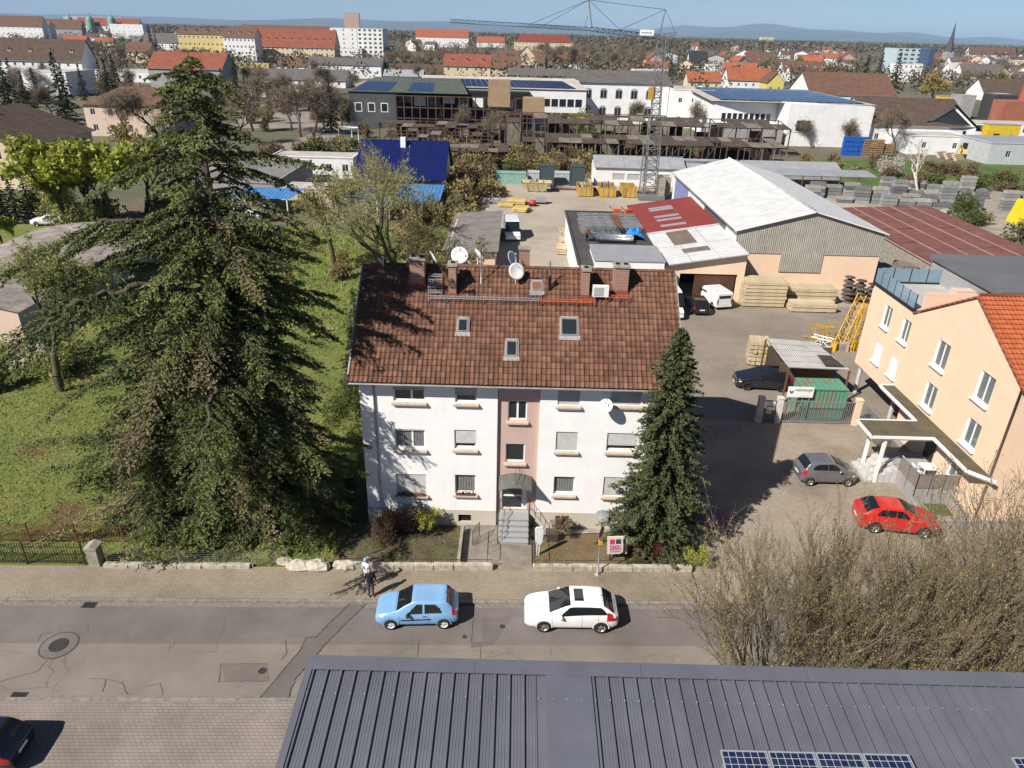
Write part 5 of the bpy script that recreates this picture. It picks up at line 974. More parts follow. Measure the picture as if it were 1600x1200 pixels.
q = G(580, 933, .12); person('person in a black jacket and dark jeans standing at the kerb by the blue car', (q.x, q.y+.05, .12), R_(10), joints(.10, .05, .03), JE, RAD, [M_blackcl, M_jean, M_shoe], M_skin, M_hair)
q = G(574, 920, .12); person('person in white with a pale blue cap standing behind the one in black', (q.x-.02, q.y+.18, .12), R_(150), joints(.09, .02, .08), JE, RAD, [M_whitecl, mat('pale_trousers', (.50, .49, .46), .85), M_shoe], M_skin, M_bluecap, M_bluecap)
# ================================================================== metal-roofed hall in the foreground
EXY, EXZ = 12.78, 11.4; RS = R_(5.0); RL = 15.0; MX0 = -4.66; PW = .3345
hall = thing('metal_roof_hall', 'large hall with blue-grey ribbed metal roof filling the lower right corner', 'hall', (0, 0, 0)); 
M_mroof = mat('bluegrey_roof_metal', (.15, .153, .178), .5, .16, .6, metal=.25, spec=.5, world=True, rnd=.05, stains=.22); M_mflash = mat('roof_flashing', (.155, .16, .19), .42, .12, 1.2, metal=.3, spec=.5, world=True)
hw = MB(); hw.box(MX0+.25, 60, EXY-RL*math.cos(RS)+.3, EXY-.3, 0, EXZ-1.35, mat('hall_wall', (.32, .33, .34), .6, .1)); hw.build('wall', hall)
rfh = bpy.data.objects.new('roof', MB().box(0, 62, -RL, -.02, -.18, -.05, M_mroof).mesh('roof')); link(rfh, hall); rfh.location = (MX0, EXY, EXZ); rfh.rotation_euler = (RS, 0, 0)
pr = [(0, .0), (.012, .055), (.055, .055), (.07, .0), (.13, .0), (.137, .008), (.150, .008), (.157, 0), (.20, 0), (.207, .008), (.22, .008), (.227, 0), (.27, 0), (.277, .008), (.29, .008), (.297, 0), (PW, 0)]
mb = MB()
for i in range(len(pr)-1): (a, h), (b, h2) = pr[i], pr[i+1]; mb.face([(a, -RL, h-.03), (b, -RL, h2-.03), (b, -.28, h2-.03), (a, -.28, h-.03)], M_mroof)
mb.face([(a, -.28, h-.03) for a, h in pr]+[(PW, -.28, -.06), (0, -.28, -.06)], M_mflash); pm_ = mb.mesh('roof_panel')
gapx0, gapx1 = 5.66, 6.74; i = 0; x = .06
while x < 62-PW:
 if not (gapx0-PW*.9 < x < gapx1-.02): inst('roof_panel', pm_, rfh, (x, 0, 0))
 x += PW
 if gapx0-PW*.5 < x < gapx1: x = gapx1
o = MB().box(gapx0-.02, gapx1-.02, -RL, -.28, -.04, .03, M_mflash).build('flat_panel', rfh); o['label'] = 'smooth flat roof strip between the ribbed panels'
def seg_flash(x0, x1):
 mb = MB(); mb.box(x0+.004, x1-.004, -.30, .10, .028, .05, M_mflash); mb.box(x0+.004, x1-.004, .08, .10, -.5, .028, M_mflash); return mb
x = -.06
while x < 61: seg_flash(x, min(x+4.0, 62)).build('ridge_flashing', rfh); x += 4.0
MB().box(-.10, .06, -RL, .1, -.4, .052, M_mflash).build('verge_flashing', rfh)
mb = MB(); sc_ = MB().lathe([(0, .012), (.012, .008), (.014, 0)], M_steel, 6)
for i in range(48):
 for yy in (-.92, -4.1): mb.lathe([(0, .014), (.013, .008), (.016, 0)], M_steel, 5, (.095+i*PW+.0, yy, .025))
s_ = mb.build('screws', rfh); s_['kind'] = 'stuff'
def pv_mat(name, cell, w, h, c=(.012, .018, .05)):
 m, nt, bs = _new(name); v = coords(nt, 'Object'); br = N(nt, 'ShaderNodeTexBrick'); br.offset = 0; br.inputs['Scale'].default_value = 1; br.inputs['Brick Width'].default_value = w; br.inputs['Row Height'].default_value = h; br.inputs['Mortar Size'].default_value = .006*cell; br.inputs['Color1'].default_value = (*c, 1); br.inputs['Color2'].default_value = (c[0]*1.6, c[1]*1.5, c[2]*1.3, 1); br.inputs['Mortar'].default_value = (.42, .44, .47, 1)
 nt.links.new(v, br.inputs[0]); nt.links.new(br.outputs[0], bs.inputs['Base Color']); bs.inputs['Roughness'].default_value = .12; bs.inputs['Specular IOR Level'].default_value = .6; return m
M_pv = pv_mat('solar_cells', 1, .158, .158); M_pvf = mat('solar_frame', (.62, .63, .64), .35, .05, metal=.6)
pvr = None
def pv(u, v0, label):
 global pvr
 if pvr is None:
  t = thing('photovoltaic_module', label, 'solar panel', (0, 0, 0), 0, 'solar panels on the metal roof'); pvr = t
  mb = MB()
  for e in ((0, 1.0, 1.60, 1.635), (0, 1.0, 0, .035), (0, .03, .035, 1.6), (.97, 1.0, .035, 1.6)): mb.box(e[0], e[1], e[2]-1.635, e[3]-1.635, 0, .045, M_pvf)
  mb.build('frame', t); MB().box(.03, .97, -1.6, -.035, .015, .038, M_pv).build('cells', t)
  for y_ in (-.3, -1.3): MB().box(0, 1, y_-.02, y_+.02, -.1, -.002, M_pvf).build('rail', t)
 else: t = copy_tree(pvr); t['label'] = label
 M = rfh.matrix_basis @ Matrix.Translation((u, v0, .13)); t.matrix_basis = M; return t
rfh_m = Matrix.Translation((MX0, EXY, EXZ)) @ Matrix.Rotation(RS, 4, 'X')
a = G(1124, 1178, 11.25).x-MX0
v0 = -(EXY-G(1124, 1178, EXZ-.17).y)/math.cos(RS)
for i, lb in enumerate(('leftmost solar panel of the row on the metal roof', 'second solar panel from the left on the metal roof', 'third solar panel from the left on the metal roof', 'fourth solar panel, right end of the close row')): pv(a+i*1.022, v0, lb)
pv(G(1573, 1183, 11.25).x-MX0, v0, 'separate solar panel at the right edge of the metal roof'); pv(G(1573, 1183, 11.25).x-MX0+1.022, v0, 'solar panel past the right edge')
L3 = 3.60; q = G(1238, 752, .03)
car('parked_car', 'grey metallic compact monovolume parked in the courtyard', (q.x+L3+.28, q.y+.42, .035), R_(181), M_grey, L3, 1.72, spec_hatch(L3, hood=.98, cowl=1.08, hgt=1.575, cx=.72, rx=1.55, rb=.22, belt0=.98, belt1=1.08, drop=1.05, wheel=.30, a0=.62, a1=3.02, tumble=.78, sides=[(1.05, 2.0), (2.03, 2.95)], tl=(3.3, 3.56), plan=[(0, .72), (.12, .86), (.45, .97), (1.0, 1.0), (2.6, 1.0), (3.3, .95), (3.55, .87), (3.6, .8)]))
L4 = 4.39; q = G(1336, 828, .03)
car('parked_car', 'red crossover car behind the bare shrubs in the courtyard', (q.x+L4+.15, q.y+.12, .035), R_(172), M_redp, L4, 1.80, spec_hatch(L4, hood=1.02, cowl=1.10, hgt=1.6, cx=1.15, rx=2.15, rb=.45, belt0=1.0, belt1=1.12, drop=1.08, wheel=.345, a0=.88, a1=3.53, tumble=.74, clad=True, sides=[(1.65, 2.5), (2.53, 3.55)], rear=(L4-.95, L4-.30), top=[(0, .68), (.10, .84), (.35, .94), (1.15, 1.10), (1.25, 1.14), (2.0, 1.56), (2.5, 1.61), (3.4, 1.57), (3.8, 1.46), (4.2, 1.14), (4.39, 1.02)]))
q = G(38, 1160, .1)
car('parked_car', 'dark blue car cut off by the lower left corner of the picture', (q.x-3.8, q.y-.75, .10), .03, M_navy, 4.3, 1.78, spec_hatch(4.3, hgt=1.46, cx=1.15, rx=2.0, wheel=.32, a0=.85, a1=3.5))
# ================================================================== builders for the other buildings
M_stack = {}
def gwall(mb, O, U, Wd, w, h, holes, m): mb.holed(O, U, Wd, w, h, holes, .12, m)
def winpart(parent, O, U, Wd, u0, u1, v0, v1, frame=None, glass=None, mull=1, sill=False, dep=.12, fw=.06):
 """window of any wall: frame and panes; O,U,Wd as in holed()"""
 O = Vector(O); U = Vector(U); Wd = Vector(Wd); Z = Vector((0, 0, 1)); M = Matrix(((U.x, Wd.x, 0, O.x), (U.y, Wd.y, 0, O.y), (0, 0, 1, O.z), (0, 0, 0, 1)))
 fr = frame or M_frame; mb = MB(); y0, y1 = dep-.05, dep+.01
 mb.box(u0, u1, y0, y1, v0, v0+fw, fr, M); mb.box(u0, u1, y0, y1, v1-fw, v1, fr, M); mb.box(u0, u0+fw, y0, y1, v0+fw, v1-fw, fr, M); mb.box(u1-fw, u1, y0, y1, v0+fw, v1-fw, fr, M)
 for k in range(mull): x = u0+(u1-u0)*(k+1)/(mull+1); mb.box(x-fw*.5, x+fw*.5, y0, y1, v0+fw, v1-fw, fr, M)
 if sill: mb.box(u0-.1, u1+.1, -.14, dep-.05, v0-.07, v0-.003, fr, M)
 o = mb.build('window', parent); MB().box(u0+fw, u1-fw, dep-.015, dep-.004, v0+fw, v1-fw, glass or M_glass, M).build('pane', o); return o
def building(name, label, cat, X0, X1, Y0, Y1, h, wallm, roofm, roof='gable', rise=2.5, axis='x', oh=.4, front=None, left=None, right=None, chim=0, group=None, rz=0.0, z0=0.0, wsz=(1.1, 1.3), gable_win=True, base=None, back=True, dormers=0, frame=None, chm=None):
 """house with storeys of windows: front/left/right = (columns, rows). Built round its own centre so it can be turned by rz"""
 cx, cy = (X0+X1)/2, (Y0+Y1)/2; a, b = (X1-X0)/2, (Y1-Y0)/2; t = thing(name, label, cat, (cx, cy, z0), rz, group); mb = MB(); jobs = []
 for key, spec, O, U, Wd, ln in (('front', front, (-a, -b, 0), (1, 0, 0), (0, 1, 0), 2*a), ('left', left, (-a, b, 0), (0, -1, 0), (1, 0, 0), 2*b), ('right', right, (a, -b, 0), (0, 1, 0), (-1, 0, 0), 2*b), ('back', None, (a, b, 0), (-1, 0, 0), (0, -1, 0), 2*a)):
  hs = []
  if spec:
   c, r = spec; st = h/r
   for i in range(c):
    for j in range(r):
     u = ln*(i+.5)/c; v = st*j+st*.36; ww = min(wsz[0], ln/c*.62)/2; hh = min(wsz[1], st*.52); hs.append((u-ww, u+ww, v, v+hh))
  mb.holed(O, U, Wd, ln, h, hs, .12, wallm); jobs += [(O, U, Wd, q) for q in hs]
 if roof == 'gable':
  if axis == 'x':
   for s in (-a, a): mb.face([(s, -b, h), (s, b, h), (s, 0, h+rise)], wallm)
  else:
   for s in (-b, b): mb.face([(-a, s, h), (a, s, h), (0, s, h+rise)], wallm)
 mb.build('wall', t)
 for O, U, Wd, q in jobs: winpart(t, O, U, Wd, *q, mull=1 if q[1]-q[0] > .8 else 0, sill=False, frame=frame)
 mb = MB(); th = .16
 if roof == 'gable':
  if axis == 'x':
   k = rise/b; y = b+oh; ze = h-oh*k; A = a+oh
   for s in (-1, 1): mb.face([(-A*s, s*-y, ze+th), (A*s, s*-y, ze+th), (A*s, 0, h+rise+th), (-A*s, 0, h+rise+th)], roofm); mb.face([(-A*s, s*-y, ze), (-A*s, 0, h+rise), (A*s, 0, h+rise), (A*s, s*-y, ze)], roofm); mb.face([(-A*s, s*-y, ze), (A*s, s*-y, ze), (A*s, s*-y, ze+th), (-A*s, s*-y, ze+th)], M_zinc)
   for s in (-1, 1):
    for q in (-1, 1): mb.face([(A*s, q*y, ze), (A*s, 0, h+rise), (A*s, 0, h+rise+th), (A*s, q*y, ze+th)], M_zinc)
  else:
   k = rise/a; x = a+oh; ze = h-oh*k; B = b+oh
   for s in (-1, 1): mb.face([(s*x, -B*s, ze+th), (s*x, B*s, ze+th), (0, B*s, h+rise+th), (0, -B*s, h+rise+th)], roofm); mb.face([(s*x, -B*s, ze), (0, -B*s, h+rise), (0, B*s, h+rise), (s*x, B*s, ze)], roofm); mb.face([(s*x, -B*s, ze), (s*x, B*s, ze), (s*x, B*s, ze+th), (s*x, -B*s, ze+th)], M_zinc)
   for s in (-1, 1):
    for q in (-1, 1): mb.face([(q*x, B*s, ze), (0, B*s, h+rise), (0, B*s, h+rise+th), (q*x, B*s, ze+th)], M_zinc)
 elif roof == 'hip':
  x, y = a+oh, b+oh; r_ = min(a, b)*.95; P = [(-x, -y, h), (x, -y, h), (x, y, h), (-x, y, h)]; R0, R1 = ((-a+r_, 0, h+rise), (a-r_, 0, h+rise)) if a >= b else ((0, -b+r_, h+rise), (0, b-r_, h+rise))
  if a >= b: fs = [(P[0], P[1], R1, R0), (P[1], P[2], R1), (P[2], P[3], R0, R1), (P[3], P[0], R0)]
  else: fs = [(P[0], P[1], R0), (P[1], P[2], R1, R0), (P[2], P[3], R1), (P[3], P[0], R0, R1)]
  for f in fs: mb.face(f, roofm)
  mb.face(P[::-1], M_zinc)
 else:
  mb.box(-a-.05, a+.05, -b-.05, b+.05, h, h+.12, roofm); mb.box(-a-.08, a+.08, -b-.08, -b+.15, h+.12, h+.3, wallm); mb.box(-a-.08, -a+.15, -b+.15, b, h+.12, h+.3, wallm); mb.box(a-.15, a+.08, -b+.15, b, h+.12, h+.3, wallm)
 ro = mb.build('roof', t)
 for c in range(chim):
  u = -.6+1.2*(c+.5)/chim; px_, py_ = (a*u, b*.12) if (axis == 'x') else (a*.12, b*u); zt = h+(rise if roof != 'flat' else .2); MB().box(px_-.28, px_+.28, py_-.28, py_+.28, zt-.9, zt+.75, chm or M_brick).build('chimney', ro)
 for d in range(dormers):
  u = -a+2*a*(d+.5)/dormers; k = rise/(b); yd = -b*.62; zd = h+(b+yd)*k; o = MB().box(u-.65, u+.65, yd-.1, yd+1.6, zd-.1, zd+1.15, wallm).build('dormer', ro); MB().prism([(u-.85, zd+1.15), (u+.85, zd+1.15), (u, zd+1.65)], 'y', yd-.3, yd+2.2, roofm).build('dormer_roof', o); MB().box(u-.4, u+.4, yd-.13, yd-.1, zd+.25, zd+1.0, M_glass).build('dormer_pane', o)
 return t
def tile_roof_mat(name, c, k=1.0):
 if name in MATS: return MATS[name]
 m, nt, bs = _new(name); v = coords(nt, 'World'); c = np.array(c); rp = ramp(nt, [(.3, tuple(c*.72)), (.52, tuple(c)), (.75, tuple(c*1.25))]); nt.links.new(noise(nt, v, .55, 6, .7), rp.inputs[0]); f2 = noise(nt, coords(nt, 'World', (3.2, 3.2, 3.2)), 1.0, 2); r2 = ramp(nt, [(.35, (.82, .82, .82)), (.65, (1.15, 1.12, 1.08))]); nt.links.new(f2, r2.inputs[0]); col = mixc(nt, 1, rp.outputs[0], r2.outputs[0], 'MULTIPLY')
 nt.links.new(col, bs.inputs['Base Color']); bs.inputs['Roughness'].default_value = .85; bs.inputs['Specular IOR Level'].default_value = .2
 wv = N(nt, 'ShaderNodeTexWave'); wv.bands_direction = 'Z'; wv.inputs['Scale'].default_value = 1.25; nt.links.new(v, wv.inputs[0]); w2 = N(nt, 'ShaderNodeTexWave'); w2.bands_direction = 'X'; w2.inputs['Scale'].default_value = 1.2; nt.links.new(v, w2.inputs[0]); ad = N(nt, 'ShaderNodeMath', operation='ADD'); nt.links.new(wv.outputs['Fac'], ad.inputs[0]); nt.links.new(w2.outputs['Fac'], ad.inputs[1]); bump(nt, bs, ad.outputs[0], .7, .06); return m
M_rtile = tile_roof_mat('red_tile_roof', (.25, .085, .055)); M_otile = tile_roof_mat('orange_tile_roof', (.32, .105, .055)); M_btile = tile_roof_mat('brown_tile_roof', (.15, .085, .06)); M_dtile = tile_roof_mat('dark_brown_tile_roof', (.10, .07, .055)); M_gtile = tile_roof_mat('grey_tile_roof', (.13, .12, .115))
M_cream = mat('cream_wall', (.62, .52, .36), .9, .12, .4, world=True); M_wht = mat('white_wall', (.74, .74, .73), .9, .10, .4, world=True, stains=.15); M_yel = mat('yellow_wall', (.62, .48, .22), .9, .12, .4, world=True); M_pch = mat('pale_pink_wall', (.62, .48, .38), .9, .1, .4, world=True); M_gryw = mat('grey_wall', (.33, .32, .32), .9, .15, .5, world=True, stains=.3); M_flatr = mat('flat_roof_felt', (.20, .19, .18), .95, .3, .5, world=True); M_palef = mat('pale_roof_sheet', (.46, .42, .38), .85, .25, .4, world=True)
# ================================================================== peach house on the right
M_peach = plaster('peach_plaster', (.80, .59, .42), (.6, .42, .3), .06); PXw = 26.9; MP = 4.4
M_pale = glassm('sky_tinted_window_glass', (.13, .15, .155), .08)  # pale grey base colour carries the sky reflection and the curtains
peach = thing('peach_house', 'peach-coloured house with white windows, orange gable roof and glass-railed terrace', 'house', (0, 0, 0))
PW_ = [(49.85, 48.75, 6.5, 8.1, 1), (47.1, 46.0, 6.5, 8.1, 1), (49.75, 48.7, 3.75, 5.2, 0), (47.3, 46.25, 3.75, 5.2, 0), (42.6, 41.2, 6.65, 8.4, 1), (37.9, 36.5, 6.65, 8.4, 1), (42.5, 41.2, 3.85, 5.5, 1), (37.7, 36.35, 3.85, 5.5, 1), (38.0, 36.6, 1.25, 2.35, 1)]
O = (PXw, 52.2, 0); U = (0, -1, 0); Wd = (1, 0, 0); ug = 52.2-44.6
mb = MB(); hs = [(52.2-a, 52.2-b, c, d) for a, b, c, d, k in PW_]
mb.holed((PXw, 52.2, 2.45), U, Wd, ug, 8.95-2.45, [(a, b, c-2.45, d-2.45) for a, b, c, d in hs if b < ug], .16, M_peach, M_frame); mb.holed((PXw, 44.6, 0), U, Wd, 44.6-34.4, 8.95, [(a-ug, b-ug, c, d) for a, b, c, d in hs if a > ug], .16, M_peach, M_frame)
mb.face([(PXw, 45.6, 8.95), (PXw, 34.4, 8.95), (PXw, 40.1, 12.0)], M_peach); mb.holed((PXw, 34.4, 0), (1, 0, 0), (0, 1, 0), 16, 8.95, [(3.4, 4.9, 1.0, 2.4), (3.4, 4.9, 4.0, 5.4)], .16, M_peach)
mb.face([(PXw, 52.2, 2.45), (PXw, 44.6, 2.45), (38, 44.6, 2.45), (38, 52.2, 2.45)], M_peach); mb.face([(38, 52.2, 2.45), (PXw, 52.2, 2.45), (PXw, 52.2, 8.95), (38, 52.2, 8.95)], M_peach); mb.face([(PXw, 44.6, 0), (38, 44.6, 0), (38, 44.6, 2.45), (PXw, 44.6, 2.45)], M_peach); mb.face([(38, 34.4, 0), (38, 52.2, 0), (38, 52.2, 8.9), (38, 34.4, 8.9)], M_peach); mb.build('wall', peach)
for (a, b, c, d), q in zip(hs, PW_):
 o = winpart(peach, O, U, Wd, a, b, c, d, mull=q[4], dep=.15, fw=.09, glass=M_pale); m_ = MB(); Mx = Matrix(((0, 1, 0, PXw), (-1, 0, 0, 52.2), (0, 0, 1, 0), (0, 0, 0, 1))); m_.box(a-.1, b+.1, -.18, .10, c-.10, c-.002, M_frame, Mx); m_.build('sill', o)
 if q[4] == 0: m_ = MB(); m_.box(a+.05, b-.05, .03, .07, c+.03, d, M_shut2 if 'M_shut2' in globals() else M_frame, Mx); m_.build('roller_shutter', o)
for q in ((3.4, 4.9, 1.0, 2.4), (3.4, 4.9, 4.0, 5.4)): winpart(peach, (PXw, 34.4, 0), (1, 0, 0), (0, 1, 0), *q, mull=1, dep=.15, sill=True)
pr_ = MB().box(PXw+.1, 38, 45.5, 45.6, 8.95, 10.4, M_peach); pr_.build('parapet', peach)
pbox('plinth', peach, PXw-.03, 40, 34.37, 34.4, 0, .45, M_gryw); pbox('plinth', peach, PXw-.035, PXw, 34.4, 44.6, 0, .42, M_gryw)
rs = math.atan2(12.1-8.9, 40.1-34.2); Lr = math.hypot(12.1-8.9, 40.1-34.2); mb = MB(); XE = 40
for s, ye in ((1, 34.15), (-1, 46.05)): mb.face([(PXw-.12, ye, 8.87), (XE, ye, 8.87), (XE, 40.1, 12.07), (PXw-.12, 40.1, 12.07)], M_otile)
mb.face([(PXw-.12, 34.15, 8.75), (PXw-.12, 40.1, 11.95), (PXw-.12, 40.1, 12.07), (PXw-.12, 34.15, 8.87)], M_otile); mb.face([(PXw-.12, 46.05, 8.75), (PXw-.12, 40.1, 11.95), (PXw-.12, 40.1, 12.07), (PXw-.12, 46.05, 8.87)], M_otile); pro = mb.build('roof', peach)
M_ot = mat('orange_clay_tile', (.36, .095, .035), .8, .2, 4, rnd=.16); k_ = .245/tw; tmo = bpy.data.meshes.new('tile'); tmo.from_pydata([(v[0]*k_, v[1], v[2]) for v in tv.tolist()], [], [tuple(f) for f in tf.tolist()]); tmo.materials.append(M_ot)
for r in range(19):
 for c in range(15): y = r*Lr/19; inst('tile', tmo, pro, (PXw-.12+c*.245, 34.15+y*math.cos(rs), 8.89+y*math.sin(rs)), (rs, 0, 0))
MB().tube([(PXw-.05, 40.1, 12.1), (XE, 40.1, 12.1)], .13, M_ot, 8).build('ridge', pro)
mb = MB(); mb.tube([(PXw-.08, 34.36, 9.0), (PXw-.08, 34.36, .1)], .06, mat('brown_pipe', (.12, .09, .075), .6), 8); mb.build('downpipe', peach)
pbox('terrace', peach, PXw+.05, 38, 46.1, 52.1, 8.7, 8.93, mat('terrace_slab', (.42, .40, .39), .8, .12, 1)); pbox('terrace_edge', peach, PXw-.05, 38, 52.1, 52.3, 8.6, 9.05, M_blackpl); pbox('terrace_edge', peach, PXw-.08, PXw+.05, 45.9, 52.1, 8.85, 9.05, M_blackpl)
def frost():
 m, nt, bs = _new('balustrade_glass'); bs.inputs['Base Color'].default_value = (.22, .33, .40, 1); bs.inputs['Roughness'].default_value = .12; bs.inputs['Alpha'].default_value = .72; return m
M_bal = frost(); bal = bpy.data.objects.new('balustrade', None); link(bal, peach)
def balus(p, q, n, z0=9.05, h=1.0, gm=None, pm2=None):
 p = Vector((*p, z0)); q = Vector((*q, z0))
 for i in range(n):
  a, b = p.lerp(q, (i+.03)/n), p.lerp(q, (i+.97)/n); nrm = Vector((-(b-a).y, (b-a).x, 0)).normalized()*.012; mb = MB(); mb.face([a-nrm, b-nrm, b-nrm+Vector((0, 0, h)), a-nrm+Vector((0, 0, h))], gm or M_bal); mb.face([b+nrm, a+nrm, a+nrm+Vector((0, 0, h)), b+nrm+Vector((0, 0, h))], gm or M_bal); mb.build('glass_panel', bal)
 for i in range(n+1): a = p.lerp(q, i/n); MB().box(a.x-.025, a.x+.025, a.y-.025, a.y+.025, z0-.1, z0+h+.02, M_blackpl).build('post', bal)
balus((PXw, 46.2), (PXw, 52.2), 6); balus((PXw, 52.2), (34.5, 52.2), 6); balus((28.6, 46.3), (30.4, 46.3), 2, 8.95, .9); balus((34.5, 52.2), (37, 50), 2)
MB().box(31.5, 40, 45, 54, 10.4, 10.75, mat('anthracite_roof', (.13, .135, .14), .7, .15, .4, world=True)).build('flat_roof', peach); MB().box(31.7, 39.8, 45.2, 53.8, 8.9, 10.4, M_gryw).build('roof_storey', peach); MB().box(29.9, 31.2, 47.0, 47.8, 8.93, 10.1, M_pch).build('stair_head', peach)
for x, y in ((27.25, 51.7), (27.3, 46.2)): MB().lathe([(.16, 0), (.16, 2.45)], M_shut, 14, (x, y, 0)).build('pillar', peach)
CZ = 3.4; cano = [(22.1, 38.6), (22.1, 40.75), (25.9, 40.75), (25.9, 46.0), (26.88, 46.0), (26.88, 33.9), (25.9, 35.0), (25.9, 38.6)]
M_moss = soil_mat('canopy_moss', (.05, .045, .03), (.10, .085, .055), (.13, .10, .045)); mb = MB(); mb.face([(x, y, CZ+.02) for x, y in cano[::-1]], M_moss); mb.face([(x, y, CZ-.2) for x, y in cano], M_frame); co = mb.build('canopy', peach)
for i in range(len(cano)):
 (xa, ya), (xb, yb) = cano[i], cano[(i+1) % len(cano)]
 if xa == xb == 26.88: continue
 d = Vector((xb-xa, yb-ya, 0)).normalized(); n_ = Vector((d.y, -d.x, 0))*.05; mb = MB(); A, B = Vector((xa, ya, 0)), Vector((xb, yb, 0)); e = d*.05
 for z0_, z1_, o1 in ((CZ-.11, CZ+.07, 0),): mb.face([A-n_-e+Vector((0, 0, z0_)), B-n_+e+Vector((0, 0, z0_)), B-n_+e+Vector((0, 0, z1_)), A-n_-e+Vector((0, 0, z1_))], M_frame); mb.face([A-n_-e+Vector((0, 0, z1_)), B-n_+e+Vector((0, 0, z1_)), B+n_*.6+e+Vector((0, 0, z1_)), A+n_*.6-e+Vector((0, 0, z1_))], M_frame); mb.face([B+n_*.6+Vector((0, 0, z0_)), A+n_*.6+Vector((0, 0, z0_)), A+n_*.6+Vector((0, 0, z1_)), B+n_*.6+Vector((0, 0, z1_))], M_frame)
 mb.build('fascia', co)
for x, y in ((23.1, 38.8), (23.1, 40.6)): MB().box(x-.09, x+.09, y-.09, y+.09, .03, CZ-.24, M_frame).build('post', co)
DZ = 1.0; porch = thing('porch', 'raised grey porch with stone steps and panel railing under the canopy', 'porch', (0, 0, 0)); MB().box(24.4, 26.88, 36.6, 41.0, .03, DZ, M_gryw).build('deck', porch)
M_lstep = mat('pale_stone_step', (.50, .49, .47), .85, .15, 3)
for i in range(5): MB().box(22.55+.37*i, 22.55+.37*(i+1)+.02, 38.75, 41.0, .03, .2*(i+1), M_lstep).build('step', porch)
M_panel = mat('grey_brown_panel', (.22, .19, .17), .6, .15, 2)
def rpan(p, q, n, h=1.0):
 p, q = Vector(p), Vector(q)
 for i in range(n): a, b = p.lerp(q, (i+.02)/n), p.lerp(q, (i+.98)/n); mb = MB(); nrm = Vector((-(b-a).y, (b-a).x, 0)).normalized()*.015; mb.face([a-nrm+Vector((0, 0, .06)), b-nrm+Vector((0, 0, .06)), b-nrm+Vector((0, 0, h)), a-nrm+Vector((0, 0, h))], M_panel); mb.face([b+nrm+Vector((0, 0, .06)), a+nrm+Vector((0, 0, .06)), a+nrm+Vector((0, 0, h)), b+nrm+Vector((0, 0, h))], M_panel); mb.build('railing_panel', porch)
 for i in range(n+1): a = p.lerp(q, i/n); MB().box(a.x-.02, a.x+.02, a.y-.02, a.y+.02, a.z-.5, a.z+h+.04, M_iron).build('railing_post', porch)
 MB().tube([p+Vector((0, 0, h+.03)), q+Vector((0, 0, h+.03))], .022, M_steel, 6).build('handrail', porch)
rpan((24.42, 38.75, DZ), (24.42, 36.62, DZ), 2); rpan((24.42, 36.62, DZ), (26.85, 36.62, DZ), 3)
mb = MB(); mb.tube([(22.6, 38.85, .2), (22.6, 38.85, 1.05), (24.3, 38.85, 1.9)], .02, M_steel, 6); mb.tube([(23.4, 38.85, .6), (23.4, 38.85, 1.45)], .015, M_steel, 5); mb.build('step_rail', porch)
pbox('door', porch, 26.80, 26.87, 39.6, 40.6, DZ+.002, DZ+2.05, mat('dark_door', (.03, .03, .035), .4)); 
t = thing('garden_table', 'white square garden table on the porch', 'table', (25.75, 38.05, DZ)); MB().box(-.45, .45, -.42, .42, .70, .74, M_frame).build('table_top', t)
for x in (-.4, .4):
 for y in (-.37, .37): MB().box(x-.025, x+.025, y-.025, y+.025, 0, .70, M_frame).build('leg', t)
for i, (x, y, r) in enumerate(((25.0, 38.0, -1.5), (25.75, 37.15, 0.1))):
 t = thing('garden_chair', ['white garden chair left of the porch table', 'white garden chair in front of the porch table'][i], 'chair', (x, y, DZ), r, 'white chairs on the porch'); MB().box(-.22, .22, -.22, .22, .42, .46, M_frame).build('seat', t)
 mb = MB()
 for k in range(4): mb.box(-.2+.11*k, -.14+.11*k, -.23, -.20, .46, .88, M_frame)
 mb.box(-.22, .22, -.235, -.195, .84, .9, M_frame); mb.build('backrest', t)
 for x_ in (-.2, .2):
  for y_ in (-.2, .2): MB().box(x_-.018, x_+.018, y_-.018, y_+.018, 0, .42, M_frame).build('leg', t)
sheet('porch_bed', [(25.1, 35.4), (26.3, 35.3), (26.4, 36.5), (25.1, 36.5)], .05, mat('bed_grass', (.08, .11, .025), .95, .4, 3, world=True, bmp=.6), 'small patch of grass below the porch'); t = thing('bed_kerb', 'pale kerb wall round the small grass patch by the porch', 'kerb', (0, 0, 0)); MB().box(24.15, 24.29, 34.4, 36.55, .03, .45, M_gryw).build('kerb_slab', t); MB().box(24.3, 26.85, 34.45, 34.59, .03, .3, M_gryw).build('kerb_slab', t)
# ================================================================== gate line
M_post = mat('white_post', (.58, .56, .53), .85, .2, 2)
for x, m, lb in ((17.95, M_post, 'pale concrete gate post left of the pedestrian gate'), (19.3, M_post, 'pale concrete gate post between the two gates'), (24.95, M_peach, 'peach gate post at the right end of the sliding gate')): gt = thing('gate_pillar', lb, 'gate post', (x, 46.35, .03), 0, 'posts of the yard gates'); MB().box(-.2, .2, -.2, .2, 0, 2.0, m).build('shaft', gt); MB().box(-.23, .23, -.23, .23, 2.0, 2.06, m).build('cap', gt)
def bargate(label, x0, x1, n, y=46.35, z0=.18, z1=1.75):
 t = thing('bar_gate', label, 'gate', (0, 0, 0)); m = mat('grey_gate_steel', (.20, .195, .19), .5, .2, 3); MB().box(x0, x1, y-.03, y+.03, z0-.1, z0, m).build('rail', t); MB().box(x0, x1, y-.03, y+.03, z1, z1+.07, m).build('rail', t); me = MB().box(-.018, .018, -.018, .018, z0, z1, m).mesh('bar')
 for i in range(n): inst('bar', me, t, (x0+(x1-x0)*(i+.5)/n, y, 0))
 return t
